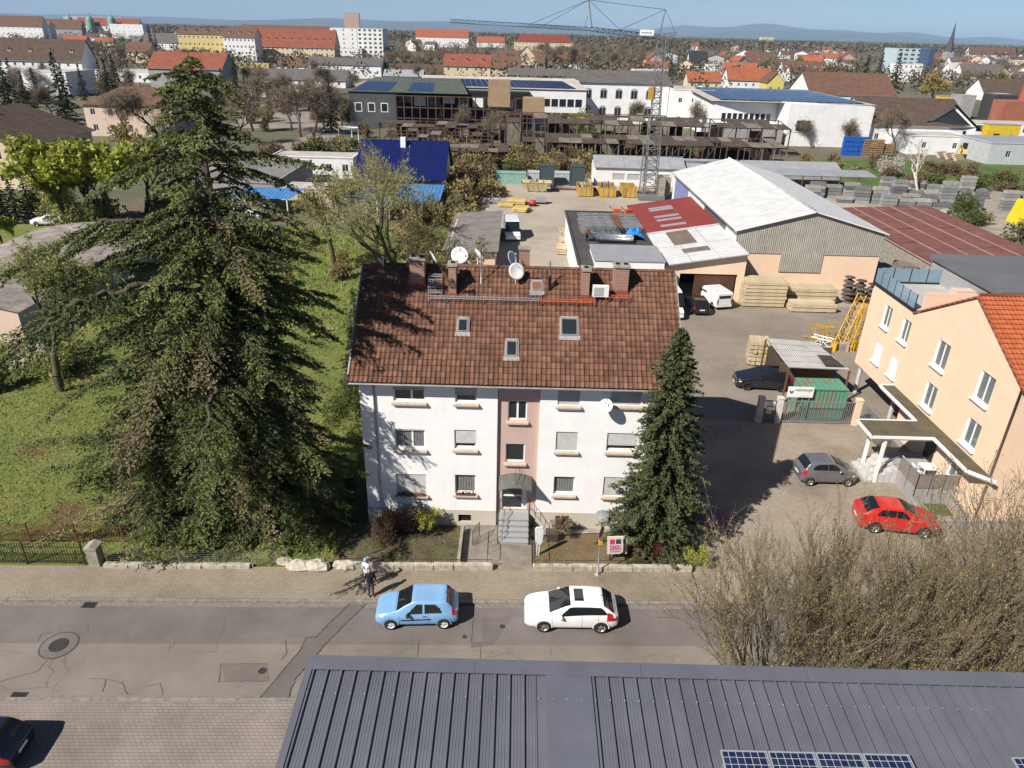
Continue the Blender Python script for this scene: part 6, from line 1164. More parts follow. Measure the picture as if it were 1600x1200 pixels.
bargate('grey steel sliding gate of upright bars across the driveway', 19.52, 24.73, 36); g2 = bargate('narrow grey pedestrian gate with white notices', 18.17, 19.08, 7)
for a, b, c, d in ((18.3, 18.95, 1.25, 1.72), (18.4, 18.8, .78, 1.12)): MB().box(a, b, 46.28, 46.315, c, d, M_frame).build('notice', g2)
for a, b, c, d in ((18.36, 18.88, 1.34, 1.40), (18.45, 18.7, .9, .96)): MB().box(a, b, 46.274, 46.279, c, d, Mdk).build('notice_print', g2)
def text(s, size, m, parent, loc, rot, name='lettering'):
 cu = bpy.data.curves.new(name, 'FONT'); cu.body = s; cu.size = size; cu.extrude = .004; cu.align_x = 'LEFT'; o = bpy.data.objects.new(name, cu); COL.objects.link(o); dg = bpy.context.evaluated_depsgraph_get(); me = bpy.data.meshes.new_from_object(o.evaluated_get(dg)); bpy.data.objects.remove(o); me.materials.clear(); me.materials.append(m); o = bpy.data.objects.new(name, me); link(o, parent); o.location = loc; o.rotation_euler = rot; return o
M_wgreen = mat('company_green', (.02, .16, .07), .5, .1); a, b = YP(1229, 620, 46.75), YP(1273, 605, 46.75); t = thing('company_sign', 'white company sign board with green lettering above the sliding gate', 'sign', (0, 0, 0)); MB().box(a.x, b.x, 46.72, 46.76, a.z, b.z, M_frame).build('board', t); sw, sh = b.x-a.x, b.z-a.z
lt = text('weisenburger', .33, M_wgreen, t, (a.x+sw*.28, 46.712, a.z+sh*.60), (math.pi/2, 0, 0)); lt.scale.x = sw*.68/max(.1, lt.dimensions.x) if lt.dimensions.x else 1
[MB().box(a.x+sw*(.5+.056*i), a.x+sw*(.5+.056*i+.043), 46.714, 46.719, a.z+sh*.11, a.z+sh*.16, M_gryw).build('small_print', t) for i in range(7)]; mb = MB(); mb.prism([(-.17, .12), (-.05, .10), (0, 0), (.05, .10), (.17, .12), (.10, -.08), (0, -.14), (-.10, -.08)], 'y', -.01, .0, M_wgreen); mb.build('logo', t, (a.x+sw*.15, 46.72, a.z+sh*.5))
for x in (a.x+.2, b.x-.2): MB().box(x-.03, x+.03, 46.77, 46.83, .03, b.z, M_steel).build('sign_leg', t)
def container(name, label, x0, x1, y0, y1, h, m, group=None, z0=.03):
 t = thing(name, label, 'container', ((x0+x1)/2, (y0+y1)/2, z0), 0, group); a, b = (x1-x0)/2, (y1-y0)/2; mb = MB(); n = int(2*a/.14)
 def corrug(P, n_):
  for i in range(n_):
   e = .035*((i//1) % 2); u0, u1 = i/n_, (i+1)/n_; mb.face([P(u0, .12, e), P(u1, .12, .035-e), P(u1, h-.1, .035-e), P(u0, h-.1, e)], m)
 corrug(lambda u, z, e: (-a+2*a*u, -b+e, z), n); corrug(lambda u, z, e: (a-e, -b+2*b*u, z), int(2*b/.14)); corrug(lambda u, z, e: (-a+e, b-2*b*u, z), int(2*b/.14)); corrug(lambda u, z, e: (a-2*a*u, b-e, z), n); mb.build('side', t)
 mb = MB()
 for x in (-a, a):
  for y in (-b, b): mb.box(x-.06, x+.06, y-.06, y+.06, 0, h, m)
 for y in (-b, b): mb.box(-a+.06, a-.06, y-.05, y+.05, 0, .12, m); mb.box(-a+.06, a-.06, y-.05, y+.05, h-.1, h, m)
 for x in (-a, a): mb.box(x-.05, x+.05, -b+.06, b-.06, 0, .12, m); mb.box(x-.05, x+.05, -b+.06, b-.06, h-.1, h, m)
 mb.build('frame', t); mb = MB(); n = int(2*a/.2)
 for i in range(n): e = .03*(i % 2); u0, u1 = -a+.05+(2*a-.1)*i/n, -a+.05+(2*a-.1)*(i+1)/n; mb.face([(u0, -b+.05, h-.05+e), (u1, -b+.05, h-.02-e), (u1, b-.05, h-.02-e), (u0, b-.05, h-.05+e)], m)
 mb.build('roof', t); return t
def rustm(name, c, r=(.24, .10, .04)):
 m, nt, bs = _new(name); v = coords(nt, 'World'); k = rng01(nt, noise(nt, coords(nt, 'World', (1, 1, .3)), .9, 7, .75), .50, .64); c2 = mixc(nt, k, c, r); nt.links.new(c2, bs.inputs['Base Color']); bs.inputs['Roughness'].default_value = .75; return m
M_cgreen = rustm('green_container_paint', (.075, .25, .165)); cA, cB = G(1247, 597, 2.5), G(1328, 612, 2.5)
container('shipping_container', 'green rust-streaked shipping container behind the gate', 21.1, 24.25, 46.95, 48.75, 2.5, M_cgreen)
t = thing('carport', 'open carport with pale corrugated sheet roof behind the green container', 'carport', (0, 0, 0)); M_asb = corr('pale_fibre_sheet', (.40, .38, .36), (.56, .54, .51), .18, 'x'); C4 = [G(1197, 530, 3.1), G(1272, 536, 2.9), G(1328, 578, 2.8), G(1233, 574, 3.0)]
for i in range(5):
 u0, u1 = i/5, (i+1)/5; q = [C4[0].lerp(C4[3], u0), C4[1].lerp(C4[2], u0), C4[1].lerp(C4[2], u1), C4[0].lerp(C4[3], u1)]; mb = MB(); mb.face([tuple(v+Vector((0, 0, .02*(5-i)))) for v in q][::-1], M_asb if i != 3 else M_asb); mb.face([tuple(v+Vector((0, 0, .02*(5-i)-.05))) for v in q], M_asb); mb.build('roof_sheet', t)
q = [C4[1].lerp(C4[2], .55), C4[1].lerp(C4[2], .95)]; q2 = [C4[0].lerp(C4[3], .55), C4[0].lerp(C4[3], .95)]; mb = MB(); mb.face([tuple(v+Vector((0, 0, .14))) for v in (q[0].lerp(q2[0], .05), q[1].lerp(q2[1], .05), q[1].lerp(q2[1], .38), q[0].lerp(q2[0], .30))], mat('moss_black', (.05, .042, .035), .9, .4, 2, world=True)); mb.build('roof_patch', t)
for v in C4: MB().box(v.x-.06, v.x+.06, v.y-.06, v.y+.06, .03, v.z-.06, M_rust).build('post', t)
MB().box(C4[0].x+.2, C4[1].x+1.5, C4[0].y-.3, C4[0].y-.2, .03, 2.6, mat('old_boards', (.09, .07, .05), .9)).build('back_board', t); mb = MB(); mb.box(C4[3].x+.2, C4[2].x-.3, C4[3].y+2.2, C4[3].y+2.3, .03, 2.4, mat('carport_board', (.12, .08, .05), .9)); mb.build('front_board', t)
t = thing('glass_screen', 'tall greenish glass screen between the gate and the peach house', 'glass screen', (0, 0, 0)); sm = _new('screen_glass'); sm[2].inputs['Base Color'].default_value = (.10, .13, .13, 1); sm[2].inputs['Roughness'].default_value = .08; sm[2].inputs['Alpha'].default_value = .55; M_sg = sm[0]
for i in range(3):
 a_, b_ = Vector((25.15, 46.2-1.6*i, 0)), Vector((25.15, 46.2-1.6*(i+1)+.05, 0)); mb = MB(); mb.face([(a_.x, a_.y, .15), (b_.x, b_.y, .15), (b_.x, b_.y, 2.0), (a_.x, a_.y, 2.0)], M_sg); mb.build('glass_panel', t); MB().box(a_.x-.03, a_.x+.03, a_.y-.03, a_.y+.03, .03, 2.05, M_steel).build('post', t)
# ================================================================== black car, yellow crane parts
L5 = 4.45; q = G(1150, 606, .03); car('parked_car', 'black sport utility car parked nose left behind the gate', (q.x-.1, q.y+.55, .035), R_(-4), M_blackp, L5, 1.85, spec_hatch(L5, hood=1.04, cowl=1.14, hgt=1.62, cx=1.2, rx=2.1, rb=.30, belt0=1.02, belt1=1.12, drop=1.15, wheel=.36, a0=.88, a1=3.55, clad=True, sides=[(1.7, 2.6), (2.63, 3.75)]), rimm=M_blackpl)
M_ycr = mat('crane_yellow', (.58, .33, .03), .55, .2, 2)
def lattice(mb, A, B, w, m, r=.035, n=None, tri=False):
 A, B = Vector(A), Vector(B); d = (B-A).normalized(); u = d.cross(Vector((0, 0, 1)) if abs(d.z) < .9 else Vector((1, 0, 0))).normalized(); v = d.cross(u); Ln = (B-A).length; n = n or max(2, int(Ln/w)); cs_ = [(-1, -1), (1, -1), (1, 1), (-1, 1)] if not tri else [(-1, -.6), (1, -.6), (0, 1)]; K_ = len(cs_)
 P = lambda c, t: A+d*(Ln*t)+u*(w/2*cs_[c % K_][0])+v*(w/2*cs_[c % K_][1])
 for c in range(K_): mb.tube([P(c, 0), P(c, 1)], r, m, 4)
 for i in range(n):
  for c in range(K_):
   a, b = (c, c+1) if i % 2 else (c+1, c); mb.tube([P(a, i/n), P(b, (i+1)/n)], r*.6, m, 3, caps=False)
   if i: mb.tube([P(c, i/n), P(c+1, i/n)], r*.6, m, 3, caps=False)
def latt_thing(name, label, segs, w, m, group, r=.05, cat='crane part'):
 t = thing(name, label, cat, (0, 0, 0), 0, group)
 for A, B in segs: mb = MB(); lattice(mb, A, B, w, m, r); mb.build('lattice', t)
 return t
p0, p1 = G(1325, 548, .1), G(1356, 468, 4.5)
latt_thing('crane_section', 'yellow lattice crane boom propped up steeply beside the peach house', [(G(1312, 540, .3), YP(1350, 462, G(1312, 540, .3).y+1.5))], .8, M_ycr, 'yellow lattice crane sections'); latt_thing('crane_section', 'second steep yellow lattice boom touching the peach house', [(G(1332, 545, .3), YP(1357, 475, G(1332, 545, .3).y+1.0))], .6, M_ycr, 'yellow lattice crane sections')
latt_thing('crane_section', 'yellow lattice section lying flat behind the carport', [(G(1262, 520, .8), G(1315, 516, .8))], 1.1, M_ycr, 'yellow lattice crane sections'); latt_thing('crane_section', 'white steel frame lying in front of the yellow crane parts', [(G(1268, 530, .5), G(1300, 538, .5))], .8, M_frame, 'yellow lattice crane sections')
for i in range(7):
 q = G(1305+9*i+random.uniform(-3, 3), 545+random.uniform(-3, 3), .03); t = thing('ballast_block', ['grey ballast block by the boom foot, first of a row', 'second ballast block by the boom foot', 'third ballast block by the boom foot', 'fourth ballast block by the boom foot', 'fifth ballast block by the boom foot', 'sixth ballast block near the peach house', 'last ballast block touching the peach house'][i], 'ballast block', q, random.random(), 'grey ballast blocks below the yellow booms'); MB().box(-.35, .35, -.25, .25, 0, random.uniform(.4, .9), M_conc if i % 3 else M_ycr).build('block', t); MB().tube([(-.1, 0, .9), (0, 0, 1.0), (.1, 0, .9)], .02, M_steel, 4).build('lifting_eye', t)
# ================================================================== builders' yard
M_corw = corr('white_corrugated', (.50, .50, .49), (.66, .66, .64), .9, 'y', .55, dirt=.22); M_clad = corr('weathered_cladding', (.30, .285, .24), (.42, .40, .35), .22, 'x'); M_redc = corr('red_corrugated', (.20, .035, .03), (.26, .055, .045), .5, 'y', .6, dirt=.25); M_bluec = corr('blue_corrugated', (.045, .15, .36), (.09, .24, .48), .6, 'x', .5, dirt=.3); M_brownr = corr('brown_fibre_roof', (.145, .055, .045), (.22, .10, .08), .25, 'x', .85, dirt=.4); M_greyc = corr('grey_sheet_roof', (.26, .265, .275), (.33, .335, .345), .8, 'y', .5, dirt=.15)
M_doorb = corr('brown_plank_door', (.075, .035, .022), (.11, .05, .03), .2, 'x', .8, dirt=.3)
t = thing('storage_hall', 'big white-roofed storage hall with grey cladding over peach walls', 'hall', (0, 0, 0)); HX_, HXr, HY0, HY1 = 24.0, 40.0, 78.0, 113.5; he, hr = 6.5, 8.6; xr = (HX_+HXr)/2
mb = MB(); mb.face([(HX_, HY0, 0), (HXr, HY0, 0), (HXr, HY0, 3.1), (HX_, HY0, 3.1)], M_peach); mb.face([(HX_, HY0, 3.1), (HXr, HY0, 3.1), (HXr, HY0, 3.4), (HX_, HY0, 3.4)], M_peach); mb.build('lower_wall', t)
mb = MB(); mb.face([(HX_, HY0-.08, 3.9), (HXr, HY0-.08, 3.9), (HXr, HY0-.08, he), (xr, HY0-.08, hr), (HX_, HY0-.08, he)], M_clad); mb.face([(HX_, HY0, 3.4), (HXr, HY0, 3.4), (HXr, HY0, 3.9), (HX_, HY0, 3.9)], M_peach); mb.build('gable_cladding', t); MB().box(29.2, 33.8, HY0-.12, HY0-.02, 1.9, 3.9, M_clad).build('cladding_panel', t)
mb = MB(); mb.face([(HX_, HY1, 0), (HX_, HY0, 0), (HX_, HY0, he), (HX_, HY1, he)], M_wht); mb.face([(HXr, HY0, 0), (HXr, HY1, 0), (HXr, HY1, he), (HXr, HY0, he)], M_gryw); mb.face([(HXr, HY1, 0), (HX_, HY1, 0), (HX_, HY1, he), (xr, HY1, hr), (HXr, HY1, he)], M_wht); mb.build('side_wall', t)
for k, (ya, yb, m) in enumerate(((82.5, 93, mat('dark_panel', (.10, .105, .115), .5)), (95.5, 99, M_wht), (103, 112, mat('lilac_panel', (.20, .22, .40), .6)))): MB().box(HX_-.06, HX_+.01, ya, yb, 2.6, 5.9, m).build('wall_panel', t)
ro = bpy.data.objects.new('roof', None); link(ro, t)
for s, xa in ((0, HX_-.35), (1, HXr+.35)):
 for i in range(8):
  ya, yb = HY0-.4+(HY1-HY0+.8)*i/8, HY0-.4+(HY1-HY0+.8)*(i+1)/8-.03; mb = MB(); ze = he-.09; e = .012*(i % 2)
  mb.face([(xa, ya, ze+e), (xa, yb, ze+e), (xr, yb, hr+.06+e), (xr, ya, hr+.06+e)][::(1 if s else -1)], M_corw); mb.face([(xa, ya, ze-.1), (xa, yb, ze-.1), (xr, yb, hr-.05), (xr, ya, hr-.05)][::(-1 if s else 1)], M_gryw); mb.face([(xa, ya, ze-.1), (xr, ya, hr-.05), (xr, ya, hr+.06+e), (xa, ya, ze+e)], M_wht); mb.build('roof_sheet', ro)
MB().tube([(xr, HY0-.45, hr+.1), (xr, HY1+.4, hr+.1)], .12, M_corw, 6).build('ridge_cap', ro); MB().tube([(HX_-.42, HY0-.4, he-.15), (HX_-.42, HY1, he-.15)], .09, M_zinc, 6).build('gutter', ro)
t = thing('lean_to_hall', 'low lean-to hall with red and white roof halves and a brown plank gate', 'hall', (0, 0, 0)); XA, XB = 15.4, 23.9; zA, zB = 3.9, 5.3
mb = MB(); mb.holed((XA+.1, 72.9, 0), (1, 0, 0), (0, 1, 0), XB-XA-.1, 3.75, [(1.7, 7.7, 0, 2.95)], .3, M_peach); mb.face([(XA+.1, 72.9, 3.75), (XB, 72.9, 3.75), (XB, 72.9, zB-.1), (XA+.1, 72.9, zA-.05)], M_peach); mb.face([(XA+.1, 100.5, 0), (XA+.1, 72.9, 0), (XA+.1, 72.9, zA-.05), (XA+.1, 100.5, zA-.05)], M_wht); mb.build('wall', t)
MB().box(XA+1.8, XB-.8, 79, 79.1, 0, 3.6, M_dark).build('interior', t); MB().box(18.8, 23.0, 73.05, 73.15, .05, 2.93, M_doorb).build('gate_leaf', t)
ro = bpy.data.objects.new('roof', None); link(ro, t)
def lroof(ya, yb, xa, xb, m, e=0.0, nm='roof_sheet', lab=None):
 k = (zB-zA)/(XB-XA); mb = MB(); z1, z2 = zA+(xa-XA)*k+e, zA+(xb-XA)*k+e; mb.face([(xa, ya, z1), (xb, ya, z2), (xb, yb, z2), (xa, yb, z1)], m); mb.face([(xa, ya, z1-.12), (xa, yb, z1-.12), (xb, yb, z2-.12), (xb, ya, z2-.12)], m); mb.face([(xa, ya, z1-.12), (xb, ya, z2-.12), (xb, ya, z2), (xa, ya, z1)], M_zinc); mb.face([(xa, yb, z1-.12), (xa, ya, z1-.12), (xa, ya, z1), (xa, yb, z1)], M_zinc); o = mb.build(nm, ro)
 if lab: o['label'] = lab
for i in range(2):
 for j in range(3): lroof(72.4+6.3*i, 72.4+6.3*(i+1)-.05, XA+2.85*j, XA+2.85*(j+1)-.04, M_corw, .01*((i+j) % 2))
lroof(78.9, 84.6, XA+2.2, XA+4.7, mat('brown_rooflight', (.17, .13, .095), .8, .3, 1, world=True), .04, 'rooflight', 'brown weathered rooflight sheets'); lroof(75.6, 77.2, XA+2.6, XA+5.4, mat('brown_rooflight', (.17, .13, .095)), .04, 'rooflight')
lroof(85.1, 101.0, XA-.2, XB, M_redc, .03, 'roof_sheet', 'red corrugated roof half')
for yy in (87.2, 90.0, 91.8, 95.5, 96.6): lroof(yy, yy+.9, XA+2.2, XA+5.2, mat('grey_rooflight', (.30, .28, .30), .6), .06, 'rooflight')
lroof(84.9, 85.3, XA-.2, XB, M_corw, .08, 'roof_flashing')
t = thing('flat_store', 'flat-roofed white store with dark felt roof behind the house', 'store', (0, 0, 0)); FZ = 4.0
mb = MB(); mb.face([(6.5, 95, 0), (6.5, 71.5, 0), (6.5, 71.5, FZ), (6.5, 95, FZ)], M_wht); mb.face([(6.5, 71.5, 0), (15.3, 71.5, 0), (15.3, 71.5, FZ), (6.5, 71.5, FZ)], M_wht); mb.face([(15.3, 95, 0), (6.5, 95, 0), (6.5, 95, FZ), (15.3, 95, FZ)], M_wht); mb.build('wall', t); MB().box(6.35, 15.35, 71.3, 95.2, FZ, FZ+.16, M_felt if 'M_felt' in globals() else mat('black_felt', (.065, .062, .06), .95, .3, .8, world=True)).build('roof', t)
mb = MB()
for e in ((6.3, 6.55, 71.3, 95.2), (6.55, 15.3, 94.95, 95.2)): mb.box(*e, FZ+.16, FZ+.30, mat('black_felt', (.065, .062, .06)))
mb.build('roof_edge', t)
t = thing('site_cabin', 'white cabin block with grey roof in front of the flat store', 'cabin', (0, 0, 0)); MB().box(8.0, 15.0, 70.6, 76.3, 0, 4.75, M_wht).build('wall', t); MB().box(7.9, 15.1, 70.5, 76.4, 4.75, 4.87, M_greyc).build('roof', t)
M_alum = mat('aluminium_truss', (.55, .56, .56), .35, .1, metal=.7)
for i, y in enumerate((84.2, 85.5, 86.9, 88.6, 90.3)):
 t = thing('truss', ['nearest aluminium lattice truss lying on the flat roof', 'second aluminium lattice truss on the flat roof', 'middle aluminium lattice truss on the flat roof', 'fourth aluminium lattice truss on the flat roof', 'furthest aluminium lattice truss on the flat roof'][i], 'truss', (0, 0, 0), 0, 'aluminium trusses stored on the flat roof'); mb = MB(); lattice(mb, (7.6, y, FZ+.6), (14.8, y+random.uniform(-.3, .3), FZ+.6), .75, M_alum, .07, 11); mb.build('lattice', t)
for i, (y, z) in enumerate(((80.3, .45), (81.0, .45), (79.6, .5))): 
 t = thing('duct_pipe', ['silver ventilation duct on the flat roof, far one', 'silver ventilation duct on the flat roof, middle one', 'silver ventilation duct on the flat roof, near one'][i], 'duct', (8.6+.2*i, y, FZ+.16+z), 0, 'silver ducts on the flat roof'); mb = MB(); mb.tube([(0, 0, 0), (4.6-.3*i, 0, 0)], .24, M_alum, 12); mb.build('tube', t)
 for k in range(4): MB().lathe([(.26, -.04), (.27, 0), (.26, .04)], M_steel, 12, (.5+1.1*k, 0, 0), Matrix.Rotation(math.pi/2, 4, 'Y')).build('collar', t)
 MB().box(.3, .5, -.2, .2, -z, -.2, M_iron).build('trestle', t)
t = thing('blue_tarpaulin', 'bright blue tarpaulin bundle at the edge of the flat roof', 'tarpaulin', (13.8, 82.3, FZ+.16)); rg_ = np.random.default_rng(8); nx_, ny_ = 8, 9; Vt = [(x*.28-1, y*.4-1.6, max(0, .9*math.sin(x*.45)*(.5+.5*rg_.random())+.25*rg_.random())) for y in range(ny_) for x in range(nx_)]; Ft = [(y*nx_+x, y*nx_+x+1, (y+1)*nx_+x+1, (y+1)*nx_+x) for y in range(ny_-1) for x in range(nx_-1)]; me = bpy.data.meshes.new('sheet'); me.from_pydata(Vt, [], Ft); me.materials.append(mat('blue_tarp', (.03, .22, .55), .5, .2, 3)); obj_mesh('sheet', me, t)
t = thing('roof_board', 'rusty red board lying across the trusses', 'board', (12.0, 83.2, FZ+1.05)); MB().box(-.4, .4, 0, 6.6, 0, .08, M_rust).build('board', t)
for i, x in enumerate((13.0, 14.4)): t = thing('roof_machine', ['orange machine at the back of the flat roof', 'second orange machine at the back corner of the flat roof'][i], 'machine', (x, 93.5, FZ+.16), .4*i, 'orange machines on the flat roof'); MB().box(-.5, .5, -.3, .3, .2, .8, mat('machine_orange', (.55, .09, .03), .5)).build('housing', t); MB().tube([(-.5, 0, .6), (-1.1, 0, 1.2)], .06, mat('machine_orange', (.55, .09, .03)), 6).build('arm', t); MB().box(-.6, .6, -.35, .35, 0, .2, M_blackpl).build('base', t)
t = thing('bird_perch', 'small red-roofed vent stack on the flat roof', 'vent', (8.0, 80.2, FZ+.16)); MB().box(-.12, .12, -.12, .12, 0, .9, M_iron).build('stack', t); MB().prism([(-.45, .9), (.45, .9), (0, 1.3)], 'y', -.4, .4, M_rust).build('cowl', t)
t = thing('long_shed', 'long low shed with weathered grey-brown roof behind the house', 'shed', (0, 0, 0)); MB().box(-7.9, -2.3, 80, 99.8, 0, 2.5, M_pch).build('wall', t); M_oldr = corr('weathered_shed_roof', (.16, .145, .135), (.25, .23, .21), .3, 'y', .9, dirt=.4)
for i in range(6): y = 79.4+3.45*i; mb = MB(); mb.face([(-8.4, y, 2.45+.02*(i % 2)), (-1.9, y, 2.95+.02*(i % 2)), (-1.9, y+3.5, 2.95), (-8.4, y+3.5, 2.45)], M_oldr); mb.face([(-8.4, y, 2.35), (-8.4, y+3.4, 2.35), (-1.9, y+3.4, 2.85), (-1.9, y, 2.85)], M_oldr); mb.build('roof_sheet', t)
def van(name, label, loc, rz, L, W, H, m, group=None, mark=False, hood=.7):
 t = thing(name, label, 'van', loc, rz, group); h = W/2; pr = [(0, .35), (0, .85), (.15, 1.0), (hood, 1.15), (hood+.55, H-.12), (hood+.9, H), (L-.1, H), (L, H-.1), (L, .35)]; mb = MB()
 for i in range(len(pr)-1):
  (xa, za), (xb, zb) = pr[i], pr[i+1]; ka = .92 if za > 1.2 else 1; kb = .92 if zb > 1.2 else 1
  if not (i == 3): mb.face([(xa, -h*ka, za), (xa, h*ka, za), (xb, h*kb, zb), (xb, -h*kb, zb)], m)
 for s in (-1, 1): mb.face([(x, s*h*(.92 if z > 1.2 else 1), z) for x, z in pr][::s], m)
 mb.build('body', t); MB().face; g = MB(); g.face([(hood, -h, 1.15), (hood, h, 1.15), (hood+.55, h*.92, H-.12), (hood+.55, -h*.92, H-.12)], M_carglass); g.build('windscreen', t)
 for s in (-1, 1):
  g = MB(); g.face([(hood+.3, s*(h+.01), 1.2), (hood+1.3, s*(h+.01), 1.2), (hood+1.3, s*(h*.93+.01), H-.35), (hood+.65, s*(h*.93+.01), H-.35)], M_carglass); g.build('side_window', t); MB().box(hood+.25, hood+.4, s*(h+.14)-.1, s*(h+.14)+.1, 1.2, 1.45, M_blackpl).build('mirror', t)
  MB().box(L-.005, L+.02, s*(h-.1)-.07, s*(h-.1)+.07, .7, 1.2, M_tail).build('tail_light', t); MB().box(-.02, .005, s*(h-.25)-.16, s*(h-.25)+.16, .7, .9, M_lamp).build('headlight', t)
  for a in (.75, L-.85):
   wo = bpy.data.objects.new('wheel', None); link(wo, t); wo.location = (a, s*(h-.08), .33); MB().lathe([(.2, -.1), (.33, -.1), (.33, .1), (.2, .1)], M_tyre, 16, M=Matrix.Rotation(math.pi/2, 4, 'X')).build('tyre', wo); MB().lathe([(0, .09), (.2, .08), (.2, -.09), (0, -.1)], M_rim, 12, M=Matrix.Rotation(math.pi/2, 4, 'X')).build('rim', wo)
 g = MB(); g.box(L-.002, L+.012, -h*.75, h*.75, 1.25, H-.3, M_carglass); g.build('rear_window', t); MB().box(L-.002, L+.015, -.26, .26, .55, .67, M_plate).build('licence_plate', t)
 if mark:
  for s in (-1, 1): MB().box(L*.5, L*.5+.7, s*(h+.005)-.004, s*(h+.005)+.004, 1.0, 1.25, M_wgreen).build('marking', t)
 return t
van('white_van', 'white panel van beside the long shed seen from the front', (-.35, 94.6, .035), R_(95), 5.2, 1.95, 2.5, M_whitep, 'white vans in the yard', hood=.9); van('white_van', 'white van with green markings half hidden behind the roof edge', (15.6, 66.6, .035), R_(92), 5.4, 2.0, 2.6, M_whitep, 'white vans in the yard', True); van('white_van', 'small white van with its rear towards the camera beside the brown gate', (20.3, 74.2, .035), R_(-75), 4.3, 1.75, 1.85, M_whitep, 'white vans in the yard')
L6 = 4.3; car('parked_car', 'black estate car with its boot open towards the camera', (18.6, 72.4, .035), R_(-88), M_blackp, L6, 1.76, spec_hatch(L6, hgt=1.46, cx=1.15, rx=2.0, wheel=.32, a0=.85, a1=3.5)); 
M_wood = mat('fresh_timber', (.52, .42, .27), .85, .18, 2, rnd=.12); M_woodo = mat('old_timber', (.24, .205, .175), .9, .25, 2, rnd=.18); M_woody = mat('shuttering_board', (.55, .40, .13), .8, .15, 2, rnd=.1)
def stack(name, label, x, y, L, n, layers, bw, bh, m, rz=0.0, group='stacks of timber in the yard', gap=.08, z=.03, jit=.1):
 t = thing(name, label, 'timber stack', (x, y, z), rz, group); me = MB().box(-L/2, L/2, -bw/2, bw/2, 0, bh, m).mesh('beam'); zz = .12
 lm = MB().box(-.05, .05, -n*(bw+.02)/2, n*(bw+.02)/2, 0, gap, M_woodo).mesh('bearer')
 for k in range(layers):
  for s in (-.35, 0, .35): inst('bearer', lm, t, (L*s, 0, zz-gap))
  for i in range(n): inst('beam', me, t, (random.uniform(-jit, jit), (i-(n-1)/2)*(bw+.02), zz))
  zz += bh+gap
 return t
stack('timber_stack', 'tall pale beam stack left of the timber row before the hall', 25.9, 72.4, 4.3, 6, 7, .38, .30, M_wood); stack('timber_stack', 'pale beam stack right in the timber row, upper layers uneven', 31.2, 73.6, 5.2, 5, 4, .42, .34, M_wood); stack('timber_stack', 'low front stack of pale beams with sloping ends', 30.6, 70.8, 4.6, 4, 2, .42, .34, M_wood); stack('timber_stack', 'pale beam stack lying behind the tall one', 26.3, 75.6, 4.0, 4, 3, .4, .32, M_wood)
stack('timber_stack', 'pale timber pile beside the carport', 20.9, 57.0, 1.6, 5, 6, .3, .28, M_wood, R_(80))
for i, (x, y, l) in enumerate(((42.2, 78.0, 9), (43.6, 75.6, 7), (41.9, 81.0, 8), (44.0, 79.4, 11))): stack('plank_stack', ['tall stack of grey old planks beside the hall', 'grey plank stack in front near the long red roof', 'lower grey plank stack touching the hall corner', 'rear grey plank stack by the long red roof'][i], x, y, 2.2, 6, l, .3, .2, M_woodo, R_(90)*(i % 2), 'stacks of grey planks beside the hall', .05)
for i in range(10):
 x, y = 35.6+1.15*(i % 4)+.4*(i//4), 73.6+1.2*(i//4); z = 0; t = thing('cable_reel', ['dark cable reel at the left of the heap', 'dark cable reel second in the front row', 'dark cable reel third in the front row', 'dark cable reel at the right of the front row', 'dark cable reel in the middle row, left', 'dark cable reel in the middle row', 'dark cable reel in the middle row, right', 'dark cable reel against the hall wall', 'dark cable reel at the back, left', 'dark cable reel at the back, right'][i], 'cable reel', (x, y, .03), 0, 'dark cable reels before the hall'); n_ = 2+i % 3
 for k in range(n_): MB().lathe([(0, 0), (.55, 0), (.55, .06), (.25, .08), (.25, .42), (.55, .44), (.55, .5), (0, .5)], mat('reel_wood', (.10, .075, .06), .9, .3, 2, rnd=.2), 14, (0, 0, .52*k)).build('reel', t)
for i, (px, py, w_, l_) in enumerate(((808, 318, 3.0, 2), (815, 330, 2.4, 2), (790, 322, 2.4, 1), (884, 380, 1.6, 2), (878, 395, 1.4, 3), (886, 365, 1.5, 2))): q = G(px, py, .03); stack('board_stack', ['yellow shuttering boards leaning in the middle of the yard', 'yellow board stack nearest the white panel van', 'yellow board stack by the pallet racks', 'boards stacked beside the flat store, middle', 'boards stacked beside the flat store, nearest', 'boards stacked beside the flat store, furthest'][i], q.x, q.y, w_, 4, l_, .5, .22, M_woody if i < 3 else M_wood, random.uniform(-.5, .5), 'stacks of yellow boards in the yard')
for i, (px, py) in enumerate(((760, 318), (775, 318), (785, 300), (770, 300))): q = G(px, py, .03); t = thing('pallet_cage', ['grey pallet cage at the yard edge, near left', 'grey pallet cage at the yard edge, near right', 'dark pallet cage at the yard edge, far right', 'dark pallet cage at the yard edge, far left'][i], 'cage', q, .1*i, 'pallet cages at the yard edge'); MB().box(-.6, .6, -.5, .5, 0, .15, M_woodo).build('base', t); MB().box(-.5, .5, -.4, .4, .15, .8, M_dark if i > 1 else M_shut).build('load', t); mb = MB(); lattice(mb, (0, 0, .1), (0, 0, 1.2), 1.1, M_steel, .03, 3); mb.build('frame', t)
M_skipy = rustm('skip_yellow', (.46, .30, .06), (.22, .11, .05))
